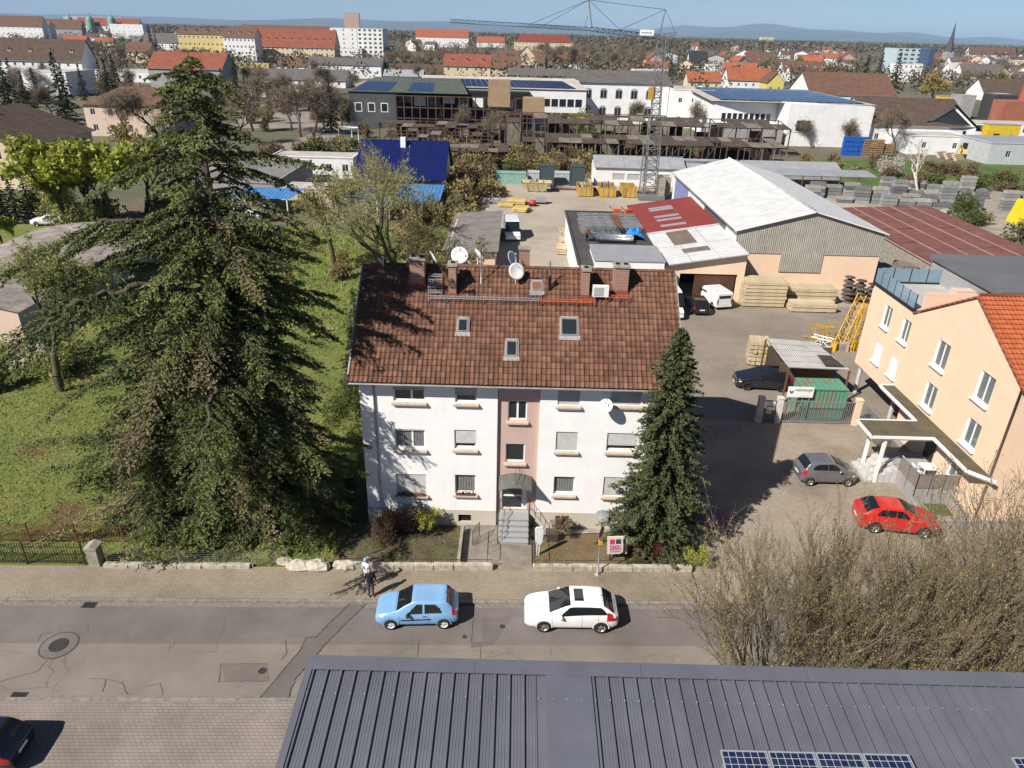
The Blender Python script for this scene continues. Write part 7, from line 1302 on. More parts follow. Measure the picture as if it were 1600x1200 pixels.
def skip(label, x0, x1, y0, d, h, m, load=None, flare=0.0, group='yellow skips at the back of the yard'):
 cx = (x0+x1)/2; a = (x1-x0)/2; t = thing('skip', label, 'skip', (cx, y0+d/2, .03), 0, group); b = d/2; mb = MB(); f = flare; P = [(-a+f, -b+f*.4), (a-f, -b+f*.4), (a-f, b-f*.4), (-a+f, b-f*.4)]; T = [(-a, -b), (a, -b), (a, b), (-a, b)]
 for i in range(4): p, q, r, s = P[i], P[(i+1) % 4], T[(i+1) % 4], T[i]; mb.face([(*p, .1), (*q, .1), (*r, h), (*s, h)], m); mb.face([(*q, .12), (*p, .12), (s[0]*.95, s[1]*.95, h-.02), (r[0]*.95, r[1]*.95, h-.02)], m)
 mb.face([(*p, .12) for p in P], m); mb.build('tub', t); mb = MB()
 for i in range(4): (xa, ya), (xb, yb) = T[i], T[(i+1) % 4]; mb.tube([(xa, ya, h), (xb, yb, h)], .06, m, 4)
 mb.build('rim', t); 
 for s in (-.5, 0, .5): MB().box(a*s*1.3-.05, a*s*1.3+.05, -b-.06, -b-.01, .15, h-.05, m).build('rib', t)
 if load:
  mb = MB()
  for k in range(9): x, y = random.uniform(-a*.7, a*.7), random.uniform(-b*.7, b*.7); mb.tube([(x, y, h-.5), (x+random.uniform(-.5, .5), y+random.uniform(-.8, .8), h+random.uniform(.1, .6))], .12, load, 5)
  mb.build('load', t)
skip('yellow skip filled with silver scrap, left of three', 10.5, 13.0, 125.3, 5, 1.6, M_skipy, M_alum); skip('yellow skip with timber load, middle of three', 14.2, 16.9, 125.3, 5, 1.6, M_skipy, M_woodo); skip('yellow skip, right of three beside the crane foot', 18.1, 20.5, 125.3, 5, 1.6, M_skipy); skip('pale flared skip standing free in the yard', .6, 6.0, 127.8, 2.6, 1.7, mat('skip_cream', (.52, .45, .26), .6, .2, 1), M_woodo, 1.3)
for i, x in enumerate((4.1, 9.6)): container('dark_locker', ['dark green locker container, left of the pair', 'dark green locker container, right of the pair'][i], x, x+2.5, 133.5, 136, 3.7, rustm('locker_green_%d' % i, (.045, .07, .07), (.05, .06, .06)), 'dark green lockers at the back of the yard')
container('flat_container', 'pale green low container with grey lid left of the lockers', -4.0, 1.6, 135, 137.3, 2.0, mat('pale_green_box', (.22, .38, .32), .6)); container('grey_container', 'pale grey container between and behind the dark lockers', 2.0, 12.0, 138, 140.4, 1.7, mat('pale_grey_box', (.45, .46, .47), .6))
t = thing('steel_pipe', 'pinkish steel pipe lying in front of the lockers', 'pipe', (6.0, 130.6, .4)); MB().tube([(0, 0, 0), (9, .8, 0)], .35, mat('primer_steel', (.38, .27, .25), .7), 10).build('tube', t); MB().box(1, 1.3, -.4, .5, -.37, -.2, M_woodo).build('chock', t)
q = G(832, 322, .03); t = thing('compactor', 'small red and grey compactor machine in the yard', 'machine', q); MB().lathe([(0, .3), (.5, .3), (.6, .6), (.4, .95), (0, 1.0)], mat('machine_red', (.50, .05, .05), .5), 10).build('housing', t); MB().box(-.6, .6, -.4, .4, 0, .3, M_blackpl).build('base', t)
q = G(845, 318, .03); t = thing('generator', 'grey generator set beside the red machine', 'machine', q); MB().box(-.9, .9, -.5, .5, .3, 1.2, M_gryw).build('housing', t); MB().box(-1.0, 1.0, -.6, .6, 0, .3, M_blackpl).build('frame', t)
t = thing('green_machine', 'green machine beside the flat store', 'machine', (6.1, 71.6, .03)); MB().box(-.6, .6, -.4, .4, .3, 1.3, M_wgreen).build('housing', t); MB().box(.1, .55, -.35, .35, 1.3, 2.2, M_wgreen).build('hopper', t); MB().box(-.65, .65, -.45, .45, 0, .3, M_blackpl).build('base', t)
def gabled(name, label, X0, X1, Y0, Y1, h, rise, wm, rm, n, front=None, cat='workshop', panels=None):
 t = thing(name, label, cat, (0, 0, 0)); ym = (Y0+Y1)/2; mb = MB(); hs = [(q[0]-X0, q[1]-X0, q[2], q[3]) for q in (front or [])]; mb.holed((X0, Y0, 0), (1, 0, 0), (0, 1, 0), X1-X0, h, hs, .12, wm)
 for x in (X0, X1): mb.face([(x, Y0, 0), (x, Y1, 0), (x, Y1, h), (x, ym, h+rise), (x, Y0, h)], wm)
 mb.build('wall', t)
 for q in hs: winpart(t, (X0, Y0, 0), (1, 0, 0), (0, 1, 0), *q, mull=0, glass=panels or M_shut)
 ro = bpy.data.objects.new('roof', None); link(ro, t)
 for i in range(n):
  xa, xb = X0-.3+(X1-X0+.6)*i/n, X0-.3+(X1-X0+.6)*(i+1)/n-.03
  for s, ye in ((0, Y0-.35), (1, Y1+.35)): mb = MB(); mb.face([(xa, ye, h+.02), (xb, ye, h+.02), (xb, ym, h+rise+.1), (xa, ym, h+rise+.1)][::(1 if not s else -1)], rm); mb.face([(xa, ye, h-.1), (xa, ym, h+rise-.02), (xb, ym, h+rise-.02), (xb, ye, h-.1)][::(1 if not s else -1)], rm); mb.face([(xa, ye, h-.1), (xb, ye, h-.1), (xb, ye, h+.02), (xa, ye, h+.02)], rm); mb.build('roof_sheet', ro)
 return t
gabled('long_workshop', 'long low white workshop with grey ribbed roof behind the yard', 14.3, 30.5, 136.3, 144, 3.3, 1.5, M_wht, M_greyc, 6, [(17.5+2.75*i, 19.8+2.75*i, 1.0, 2.2) for i in range(4)]); gabled('grey_shed', 'long grey-roofed shed running on behind the big hall', 31.0, 60, 138, 146, 3.0, 1.2, M_gryw, M_greyc, 8)
t = thing('lean_roof', 'open grey sheet roof on posts above the formwork stacks', 'shelter', (0, 0, 0)); 
for i in range(6): mb = MB(); x = 44+3.3*i; mb.face([(x, 131.5, 3.4), (x+3.25, 131.5, 3.4), (x+3.25, 136.5, 3.8), (x, 136.5, 3.8)], M_greyc); mb.face([(x, 131.5, 3.3), (x, 136.5, 3.7), (x+3.25, 136.5, 3.7), (x+3.25, 131.5, 3.3)], M_greyc); mb.build('roof_sheet', t); MB().box(x-.08, x+.08, 131.6, 131.76, 0, 3.35, M_rust).build('post', t)
t = thing('brown_roof_shed', 'long shed with red-brown fibre sheet roof beside the storage yard', 'shed', (0, 0, 0)); ax_, bx_, y0_, y1_ = 45.4, 58, 66, 104; zl, zr_ = 3.6, 4.3
mb = MB(); mb.face([(ax_, y1_, 0), (ax_, y0_, 0), (ax_, y0_, zl), (ax_, y1_, zl)], M_conc); mb.face([(ax_, y0_, 0), (bx_, y0_, 0), (bx_, y0_, zr_), (ax_, y0_, zl)], M_conc); mb.face([(bx_, y1_, 0), (ax_, y1_, 0), (ax_, y1_, zl), (bx_, y1_, zr_)], M_conc); mb.build('wall', t); ro = bpy.data.objects.new('roof', None); link(ro, t)
for i in range(12):
 for j in range(5): ya, yb = y0_+(y1_-y0_)*i/12, y0_+(y1_-y0_)*(i+1)/12-.06; xa, xb = ax_-.2+(bx_-ax_+.4)*j/5, ax_-.2+(bx_-ax_+.4)*(j+1)/5-.06; k = (zr_-zl)/(bx_-ax_); e = random.uniform(0, .04); mb = MB(); mb.face([(xa, ya, zl+(xa-ax_)*k+.06+e), (xb, ya, zl+(xb-ax_)*k+.06+e), (xb, yb, zl+(xb-ax_)*k+.06+e), (xa, yb, zl+(xa-ax_)*k+.06+e)], M_brownr); mb.build('roof_sheet', ro)
for j in range(1, 5): x = ax_-.2+(bx_-ax_+.4)*j/5-.03; MB().box(x-.07, x+.07, y0_, y1_, zl+(x-ax_)*k+.05, zl+(x-ax_)*k+.125, mat('sheet_edge', (.36, .24, .21), .9)).build('joint_cover', ro)
MB().box(ax_-.15, bx_+.2, y0_, y1_, zl-.25, zl-.05, mat('sheet_edge', (.36, .24, .21), .9)).build('roof_deck', ro)
M_fw = [mat('formwork_grey_%d' % i, c, .7, .25, 2, rnd=.15) for i, c in enumerate(((.21, .215, .215), (.29, .29, .28), (.14, .145, .15), (.34, .32, .28)))]
fwm = []
for m in M_fw:
 mb = MB(); mb.box(-1.2, 1.2, -.6, .6, 0, .06, m); 
 for e in ((-1.2, 1.2, -.6, -.54), (-1.2, 1.2, .54, .6), (-1.2, -1.14, -.54, .54), (1.14, 1.2, -.54, .54), (-.03, .03, -.54, .54)): mb.box(*e, .06, .5, m)
 mb.box(-1.1, 1.1, -.5, .5, .08, .3, M_fw[(M_fw.index(m)+1) % 4]); fwm.append(mb.mesh('frame'))
ORD = ('first', 'second', 'third', 'fourth', 'fifth', 'sixth', 'seventh', 'eighth', 'ninth', 'tenth', 'eleventh', 'twelfth')
for row, (yy, xs0, nn) in enumerate(((126.5, 50.5, 9), (130.0, 50.0, 11), (133.2, 66.0, 8), (122.5, 62.0, 9), (136.5, 68, 7))):
 for i in range(nn):
  if random.random() < .1: continue
  x = xs0+2.9*i+random.uniform(-.2, .2); n_ = random.randint(2, 6); t = thing('formwork_stack', '%s stack of %d grey formwork frames from the left, row %s' % (ORD[i], n_, ('nearest the long workshop', 'second from the front', 'under the birch', 'nearest the brown roof', 'along the back hedge')[row]), 'formwork stack', (x, yy+random.uniform(-.4, .4), .03), random.uniform(-.06, .06), 'formwork stacks in the storage yard')
  for j in range(n_): inst('frame', fwm[random.randrange(4)], t, (random.uniform(-.05, .05), random.uniform(-.05, .05), .56*j))
for i, (x, y, m) in enumerate(((58, 118, M_skipy), (61, 119, M_redp), (66, 117.5, M_fw[1]), (70, 119, M_fw[3]), (64, 121, M_rust))): t = thing('material_crate', ['orange crate at the front of the storage yard', 'red crate at the front of the storage yard', 'grey crate near the brown roof corner', 'pale crate near the brown roof corner', 'rusty crate behind the others in the storage yard'][i], 'crate', (x, y, .03), .2*i, 'loose crates in the storage yard'); mb = MB(); mb.box(-.9, .9, -.5, .5, .1, .7, m); mb.build('box', t); [MB().box(s-.1, s+.1, -.5, .5, 0, .1, M_woodo).build('runner', t) for s in (-.6, .6)]
t = thing('yellow_sheeted_pile', 'pile under bright yellow sheeting at the right edge', 'covered pile', (82.5, 113, .03)); mb = MB(); mb.prism([(-5, 0), (6, 0), (6, 3.2), (-4.2, 3.5)], 'y', -2.2, 2.2, mat('yellow_sheeting', (.68, .50, .02), .5, .12, .8)); mb.build('sheeting', t)
for z in (1.2, 2.3): MB().box(-4.8, 6.05, -2.26, -2.2, z, z+.06, M_iron).build('strap', t)
# ================================================================== tower crane
CXc, CYc = 22.7, 125.5; M_crgrey = mat('crane_grey', (.17, .17, .165), .5, .2, 1); M_cry = mat('crane_ochre', (.45, .27, .04), .5, .2)
t = thing('tower_crane', 'grey fast-erecting tower crane with long folding jib in the yard', 'crane', (CXc, CYc, 0)); zt = 25.0
mb = MB(); lattice(mb, (0, 0, .8), (-.4, 0, 13.5), 1.9, M_crgrey, .10, 12); mb.build('lower_mast', t); mb = MB(); lattice(mb, (-.4, 0, 12.5), (-.8, 0, zt), 1.3, M_crgrey, .09, 14); mb.build('upper_mast', t)
mb = MB(); lattice(mb, (-1.5, 0, .8), (-1.5, 0, 9.0), .7, M_crgrey, .06, 12); mb.build('strut', t)
tip, mid, piv = YP(703, 32, CYc)-Vector((CXc, CYc, 0)), YP(925, 45, CYc)-Vector((CXc, CYc, 0)), YP(1030, 57, CYc)-Vector((CXc, CYc, 0))
mb = MB(); lattice(mb, piv, mid, .75, M_iron2 if 'M_iron2' in globals() else M_iron, .06, 12, True); mb.build('jib_inner', t); mb = MB(); lattice(mb, mid, tip, .6, M_iron, .05, 24, True); mb.build('jib_outer', t)
ap = YP(1040, 15, CYc)-Vector((CXc, CYc, 0)); a2 = YP(920, 0, CYc)-Vector((CXc, CYc, 0)); bk = YP(1056, 53, CYc)-Vector((CXc, CYc, 0)); mb = MB()
for s in (-.35, .35): mb.tube([piv+Vector((0, s, 0)), ap], .09, M_crgrey, 4)
mb.build('apex_frame', t); mb = MB(); mb.tube([mid, a2], .12, M_crgrey, 4); mb.tube([mid+Vector((-1.2, 0, 0)), a2-Vector((0, 0, 2.2))], .06, M_crgrey, 4); mb.build('jib_mast', t)
for A, B in ((ap, a2), (ap, bk), (ap, mid.lerp(piv, .35)), (a2, mid.lerp(tip, .45)), (a2, mid.lerp(tip, .35)), (a2, mid.lerp(piv, .45))): MB().tube([A, B], .035, M_iron, 3).build('stay_rope', t)
mb = MB(); lattice(mb, piv, bk, .5, M_crgrey, .06, 3); mb.build('counter_frame', t); sa = YP(1010, 51, CYc)-Vector((CXc, CYc, 0)); so_ = MB().box(sa.x-1.1, sa.x+1.1, -.5, -.44, sa.z-.4, sa.z+.4, M_frame).build('sign_board', t); text('weisenburger', .32, M_wgreen, so_, (sa.x-.9, -.52, sa.z-.1), (math.pi/2, 0, 0))
MB().box(-1.9, -.9, -.5, .5, 15.8, 17.6, M_cry).build('cab', t); trp = mid.lerp(piv, .62); MB().box(trp.x-.5, trp.x+.5, -.4, .4, trp.z-.7, trp.z-.3, M_rust).build('trolley', t); MB().tube([trp-Vector((0, 0, .7)), trp-Vector((0, 0, 4.2))], .03, M_iron, 3).build('hoist_rope', t); MB().box(trp.x-.3, trp.x+.3, -.25, .25, trp.z-5.0, trp.z-4.2, M_rust).build('hook_block', t)
mb = MB(); mb.box(-2.2, 2.2, -2.2, 2.2, .1, .8, M_crgrey); mb.build('undercarriage', t)
for i, (x, y) in enumerate(((1.2, -1), (1.2, .2), (1.2, 1.2), (2.3, 0))): MB().box(x, x+1.0, y-.5, y+.5, .8, 3.6, M_conc).build('ballast', t)
# ================================================================== blue-roofed house and neighbours
M_bluet = pv_mat('blue_glazed_tile', .55, .33, .42, (.007, .013, .075)); M_bluet.node_tree.nodes['Principled BSDF'].inputs['Roughness'].default_value = .3
for n_ in M_bluet.node_tree.nodes:
 if n_.type == 'TEX_BRICK': n_.inputs['Mortar'].default_value = (.002, .004, .05, 1); n_.inputs['Mortar Size'].default_value = .05; n_.inputs['Color2'].default_value = (.012, .022, .11, 1)
t = thing('blue_roof_house', 'house with dark blue glazed tile roof behind the willow', 'house', (-17.4, 115, 0)); MB().box(-7.5, 5.8, 0, 12, 0, 4.2, M_cream).build('wall', t)
o = MB().box(-8, 6.3, 0, 9.2, 0, .16, M_bluet).build('roof', t, (0, -.6, 3.9), (R_(33), 0, 0)); mb = MB(); mb.face([(-8, 7.0, 9.0), (6.3, 7.0, 9.0), (6.3, 14, 4.0), (-8, 14, 4.0)], M_bluet); mb.build('back_slope', t); mb = MB(); mb.face([(6.0, -.2, 4.1), (6.0, 12, 4.1), (6.0, 7, 8.8)], M_cream); mb.build('gable', t); MB().box(-1.4, -.6, 5.5, 6.3, 7.2, 9.6, M_frame).build('chimney', t)
for i in range(4): x = -6.5+3.2*i; q = MB().box(x, x+1.1, -.03, .02, 1.3, 2.7, M_frame).build('window', t); MB().box(x+.1, x+1.0, -.04, -.031, 1.4, 2.6, M_glass).build('pane', q)
t = thing('blue_canopy', 'light blue corrugated canopy in front of the blue-roofed house', 'canopy', (0, 0, 0))
for i in range(8): x = -25+1.75*i; mb = MB(); mb.face([(x, 103, 2.9), (x+1.72, 103, 2.9), (x+1.72, 113, 3.8), (x, 113, 3.8)], M_bluec); mb.face([(x, 103, 2.8), (x, 113, 3.7), (x+1.72, 113, 3.7), (x+1.72, 103, 2.8)], M_bluec); mb.build('roof_sheet', t)
for i in range(5): MB().box(-24.9+3.3*i, -24.7+3.3*i, 103.1, 103.3, 0, 2.9, M_frame).build('post', t)
t = thing('blue_canopy', 'small blue tarpaulin roof beside the parked cars on the left', 'canopy', (0, 0, 0)); mb = MB(); mb.face([(-42, 106, 2.5), (-33, 106, 2.5), (-32, 111, 3.1), (-41, 111, 3.1)], M_bluec); mb.build('roof_sheet', t); [MB().box(x, x+.15, 106.1, 106.25, 0, 2.45, M_frame).build('post', t) for x in (-41.5, -37.5, -33.6)]
building('low_store', 'flat dark-roofed store left of the willow', 'store', -50, -37, 112, 134, 3.4, M_gryw, M_flatr, 'flat', left=None, front=(4, 1)); building('white_annex', 'low white annex with pale roof behind the dark store', 'annex', -45, -30, 136, 143, 3.6, M_wht, M_palef, 'flat', front=(5, 1)); building('pale_garage', 'pale garage wall behind the parked cars', 'garage', -40, -28, 112.5, 118, 2.6, M_pch, M_palef, 'flat', front=(2, 1))
t = thing('round_shed', 'low barrel-roofed shed with grey roofing at the left of the lawn', 'shed', (0, 0, 0)); M_felt2 = mat('mottled_grey_roofing', (.30, .26, .23), .95, .5, .7, world=True, bmp=.3, stains=.7); xa, xb, ya, yb = -56.5, -41.8, 57, 84; n_ = 10; mb = MB()
for i in range(n_):
 a0, a1 = i/n_, (i+1)/n_; z0_, z1_ = 2.9+1.1*math.sin(math.pi*a0), 2.9+1.1*math.sin(math.pi*a1); x0_, x1_ = xa+(xb-xa)*a0, xa+(xb-xa)*a1; mb.face([(x0_, ya, z0_), (x1_, ya, z1_), (x1_, yb, z1_), (x0_, yb, z0_)], M_felt2, True)
mb.build('roof', t); mb = MB(); mb.face([(xb-.2, yb, 0), (xb-.2, ya+.2, 0), (xb-.2, ya+.2, 2.9), (xb-.2, yb, 2.9)][::-1], M_gryw); mb.face([(xa, ya+.2, 0), (xb-.2, ya+.2, 0)]+[(xa+(xb-.2-xa)*(1-i/n_), ya+.2, 2.8+1.1*math.sin(math.pi*i/n_)) for i in range(n_+1)], M_pch); mb.build('wall', t)
sheet('shed_step', [(-41.9, 52), (-39.5, 52), (-39.5, 70), (-41.9, 70)], .05, M_conc, 'concrete strip along the round-roofed shed')
for i, (px, py, rz, m, lb) in enumerate(((418, 371, .15, M_blackp, 'black saloon car parked behind the lawn'), (388, 345, .1, M_whitep, 'white car behind the big conifer on the left'), (405, 345, .1, M_grey, 'greenish grey car parked above the black saloon'), (300, 345, 0, M_whitep, 'white car seen through the conifer boughs'), (75, 352, .2, M_whitep, 'pale car behind the round-roofed shed'), (418, 168, .1, M_whitep, 'pale car on the pale side street'), (262, 137, 0, M_whitep, 'pale car in the far car park beside the red-roofed house'))):
 q = G(px, py, .04); car('parked_car', lb, (q.x-2.1, q.y, .04), rz, m, 4.3, 1.76, spec_hatch(4.3, hgt=1.46, cx=1.2, rx=2.05, wheel=.31, a0=.85, a1=3.45), 'cars parked behind the lawn')
q = G(531, 226, .03); t = thing('goal_frame', 'white steel goal-like frame standing in the rough grass', 'frame', (q.x, q.y, .02)); 
for x in (0, 2.6, 4.6): MB().tube([(x, 0 if x != 2.6 else 2, 0), (x, 0 if x != 2.6 else 2, 4.0)], .12, M_frame, 6).build('post', t)
MB().tube([(0, 0, 4.0), (4.6, 0, 4.0)], .12, M_frame, 6).build('crossbar', t); MB().tube([(0, 0, .15), (4.6, 0, .15)], .1, M_frame, 6).build('base_bar', t)
# ================================================================== ruined works
M_ruin = mat('rusty_sheet', (.085, .062, .047), .9, .5, .8, world=True); M_ruinb = mat('rust_beam', (.10, .056, .04), .9, .4, 1.5, world=True); M_ruinc = mat('sooty_concrete', (.19, .165, .135), .95, .45, .6, world=True, bmp=.4, stains=.6); M_charshade = mat('char_and_shade', (.018, .016, .015), .95, .4, 1)
def ruin(name, label, X0, X1, Y0, Y1, h, n, miss, seed, tilt=.6, mid=True, wall=True):
 rg = random.Random(seed); t = thing(name, label, 'ruin', (0, 0, 0)); w_ = (X1-X0)/n
 for i in range(n+1):
  x = X0+w_*i
  for y in (Y0, Y1): 
   if rg.random() > .06: hh = h+(tilt if y == Y1 else 0); MB().bar((x, y, 0), (x+rg.uniform(-.15, .15), y, hh), .24, rg.choice((M_ruinb, M_ruinb, M_ruinc))).build('post', t)
  if rg.random() > .1: MB().bar((x, Y0, h), (x, Y1, h+tilt), .16, M_ruinb).build('rafter', t)
  if mid and rg.random() > .4 and i < n: MB().bar((x, Y0, .3), (x+w_, Y0, h-.1), .12, M_ruinb).build('brace', t)
 for y, z in ((Y0, h), (Y1, h+tilt), ((Y0+Y1)/2, h+tilt/2)): MB().bar((X0, y, z), (X1, y, z), .18, M_ruinb).build('purlin', t)
 for i in range(n):
  for j in range(2):
   if rg.random() < miss: continue
   xa, xb = X0+w_*i+.05, X0+w_*(i+1)-.05; ya, yb = Y0-.3+(Y1-Y0+.6)*j/2, Y0-.3+(Y1-Y0+.6)*(j+1)/2-.05; za, zb = h+.15+tilt*j/2, h+.15+tilt*(j+1)/2; s = rg.uniform(-.12, .05); mb = MB(); mb.face([(xa, ya, za+s), (xb, ya, za+rg.uniform(-.15, .05)), (xb, yb, zb), (xa, yb, zb)], M_ruin if rg.random() < .75 else M_ruinc); mb.build('roof_sheet', t)
 for i in range(n):
  if wall and rg.random() < .92: xa = X0+w_*i+.2; MB().box(xa, xa+w_-.4, Y1-.25, Y1-.1, 0, h*rg.uniform(.4, 1), rg.choice((M_ruinc, M_ruin, M_charshade, M_charshade))).build('wall_panel', t)  # dark back panels put the unlit interior of the ruins into their colour
  if rg.random() < .5: MB().bar((X0+w_*(i+.5), Y0+.1, 0), (X0+w_*(i+.5), Y0+.1, h), .1, M_ruinc).build('mullion', t)
 return t
ruin('ruined_shed', 'long collapsed rusty shed nearest the yard, in front of the white factory', 1, 57, 160, 170, 4.2, 22, .10, 1); ruin('ruined_shed', 'second rusty shed row with trusses behind the first', -3, 63, 177, 186, 6.2, 20, .22, 2, 1.0); ruin('ruined_shed', 'broken concrete frame hall before the burnt factory', -34, -2, 186, 196, 3.6, 12, .6, 3, .3); ruin('ruined_shed', 'rusty open frame with red beams left of the blue roof', -30, -6, 170, 180, 3.2, 10, .85, 4, .2, False, False); ruin('ruined_shed', 'small brown lean-to ruin beside the blue roof', -14, -2, 150, 156, 3.4, 6, .1, 5, .4); ruin('ruined_shed', 'rusty canopy frame along the foot of the white factory', -6, 40, 205, 211, 5.2, 14, .75, 6, .1, False, False)
t = thing('yard_wall', 'long tan retaining wall behind the lockers', 'wall', (0, 0, 0)); [MB().box(-6+3.4*i, -6+3.4*i+3.35, 151.8, 152.1, 0, 2.2, mat('tan_wall', (.36, .27, .18), .95, .25, .6, world=True)).build('wall_panel', t) for i in range(10)]
t = thing('burnt_factory', 'burnt-out dark factory shell with rusty frames and solar panels on its roof', 'factory', (0, 0, 0)); FY = 213; 
MB().box(-47, -34, FY, FY+30, 0, 9.5, mat('anthracite_facade', (.075, .08, .085), .7, .2, .5, world=True)).build('wall', t); MB().box(-34, 3, FY+12, FY+30, 0, 9.2, M_charshade).build('inner_wall', t)
for i in range(17): x = -34+2.2*i; MB().bar((x, FY, 0), (x, FY, 8.6), .28, M_ruinb).build('post', t)
for z in (2.8, 5.6, 8.6): MB().bar((-34, FY, z), (1.4, FY, z), .26, M_ruinb).build('beam', t)
for i in range(9): x = -33.5+4.1*i; MB().box(x, x+3.2, FY+3.2, FY+3.5, 5.8 if i % 3 else 6.6, 8.2, M_wht if i % 2 else M_ruinc).build('wall_remnant', t)
for i in range(3): q = MB().box(-45.4+3.6*i, -43.4+3.6*i, FY-.06, FY-.01, 4.2, 6.6, M_frame).build('window', t); MB().box(-45.2+3.6*i, -43.6+3.6*i, FY-.08, FY-.061, 4.4, 6.4, M_glass).build('pane', q)
mb = MB(); mb.face([(-47.4, FY-.4, 9.4), (-14, FY-.4, 9.4), (-18, FY+26, 11.8), (-44, FY+26, 11.8)], mat('green_mineral_roof', (.085, .10, .08), .9, .3, .4, world=True)); mb.build('roof', t)
M_pvfar = pv_mat('far_solar', 6, 1.05, 1.7, (.018, .028, .075)); M_pvfar.node_tree.nodes['Principled BSDF'].inputs['Roughness'].default_value = .35
def pvfield(parent, pts, nu, nv):
 A, B, C, D = [Vector(p) for p in pts]
 for i in range(nu):
  for j in range(nv):
   f = lambda u, v: A.lerp(B, u).lerp(D.lerp(C, u), v); mb = MB(); e = .03; q = [f((i+e)/nu, (j+e)/nv), f((i+1-e)/nu, (j+e)/nv), f((i+1-e)/nu, (j+1-e)/nv), f((i+e)/nu, (j+1-e)/nv)]; mb.face([v+Vector((0, 0, .12)) for v in q], M_pvp); mb.build('solar_panel', parent)
M_pvp = paint('solar_blue', (.02, .032, .085), .5, .3)
pvfield(t, [(-46, FY+1.5, 9.55), (-36, FY+1.5, 9.55), (-36, FY+17, 10.95), (-45, FY+17, 10.95)], 7, 4); pvfield(t, [(-31, FY+2, 9.6), (-24, FY+2, 9.6), (-25, FY+17, 10.95), (-31.5, FY+17, 10.95)], 5, 4)
for x in (-8.5, 1.0): MB().box(x, x+6.0, FY-1.0, FY+5, 6.4 if x < 0 else 4.4, 13.2 if x < 0 else 8.8, mat('timber_hoarding', (.34, .235, .14), .9, .15, .6, world=True)).build('stair_tower', t)
def ribbon(parent, X0, X1, Y, z0, z1, n, frame=None):
 for i in range(n): a, b = X0+(X1-X0)*i/n+.1, X0+(X1-X0)*(i+1)/n-.1; q = MB().box(a, b, Y-.05, Y-.005, z0, z1, M_frame).build('window', parent); MB().box(a+.12, b-.12, Y-.07, Y-.051, z0+.12, z1-.12, M_glass).build('pane', q)
t = thing('white_factory', 'white factory with ribbon windows and a strip of solar panels', 'factory', (0, 0, 0)); MB().box(-30, 20, 232, 250, 0, 9.8, M_wht).build('wall', t); mb = MB(); mb.face([(-30, 231.6, 9.9), (20.4, 231.6, 9.9), (17, 243, 12.4), (-30, 243, 12.4)], M_palef); mb.face([(-30, 243, 12.4), (17, 243, 12.4), (20.4, 251, 9.9), (-30, 251, 9.9)], M_palef); mb.build('roof', t); ribbon(t, -12, 19, 232, 5.0, 7.4, 13); pvfield(t, [(-28, 232.3, 10.1), (17, 232.3, 10.1), (13, 240, 11.7), (-28, 240, 11.7)], 26, 3); ribbon(t, -6, 18, 232, 1.2, 3.4, 9)
t = thing('old_factory', 'old white factory wing with arched windows and grey roof', 'factory', (0, 0, 0)); MB().box(18.5, 46, 240, 255, 0, 11.5, M_wht).build('wall', t); mb = MB(); mb.face([(18, 239.5, 11.6), (46.4, 239.5, 11.6), (46.4, 248, 14), (18, 248, 14)], M_gtile); mb.face([(-4, 252, 12.6), (46.4, 252, 12.6), (46.4, 258, 14.5), (-4, 258, 14.5)], M_gtile); mb.build('roof', t)
for i in range(5):
 for z in (2.2, 7.2):
  x = 20.2+4.7*i; mb = MB(); mb.box(x, x+2.1, 239.92, 239.98, z, z+2.4, M_gryw); mb.prism([(x, z+2.4), (x+2.1, z+2.4), (x+1.7, z+2.85), (x+1.05, z+3.0), (x+.4, z+2.85)], 'y', 239.92, 239.98, M_gryw); q = mb.build('window', t); MB().box(x+.2, x+.95, 239.88, 239.915, z+.2, z+2.3, M_glass).build('pane', q); MB().box(x+1.15, x+1.9, 239.88, 239.915, z+.2, z+2.3, M_glass).build('pane', q)
building('white_annex', 'small white rooftop block behind the old factory', 'annex', 38, 47, 262, 270, 14.5, M_wht, M_palef, 'flat'); building('cross_wing', 'white wing of the old factory behind the crane mast', 'factory wing', 46.2, 58, 232, 252, 10.5, M_wht, M_palef, 'flat', front=(3, 2))
t = thing('white_warehouse', 'big white windowless warehouse with solar roof right of the crane', 'warehouse', (0, 0, 0)); MB().box(69, 90.5, 197, 245, 0, 10.2, M_wht).build('wall', t); MB().box(52, 68.9, 206, 245, 0, 9.6, M_wht).build('low_wall', t); mb = MB(); mb.face([(51, 205.5, 9.8), (91, 196.5, 10.4), (91, 246, 10.6), (51, 246, 10.8)], M_palef); mb.build('roof', t); pvfield(t, [(54, 208, 10.0), (89, 199, 10.5), (89, 243, 10.8), (54, 243, 10.9)], 15, 9); ribbon(t, 54, 67.5, 206, 4.6, 7.0, 9); q = MB().box(71, 75, 196.9, 196.99, 3.5, 6.6, M_frame).build('window', t); MB().box(71.3, 74.7, 196.85, 196.89, 3.8, 6.3, M_glass).build('pane', q); MB().box(50, 68, 196, 206, 0, 4.2, M_gryw).build('porch', t)
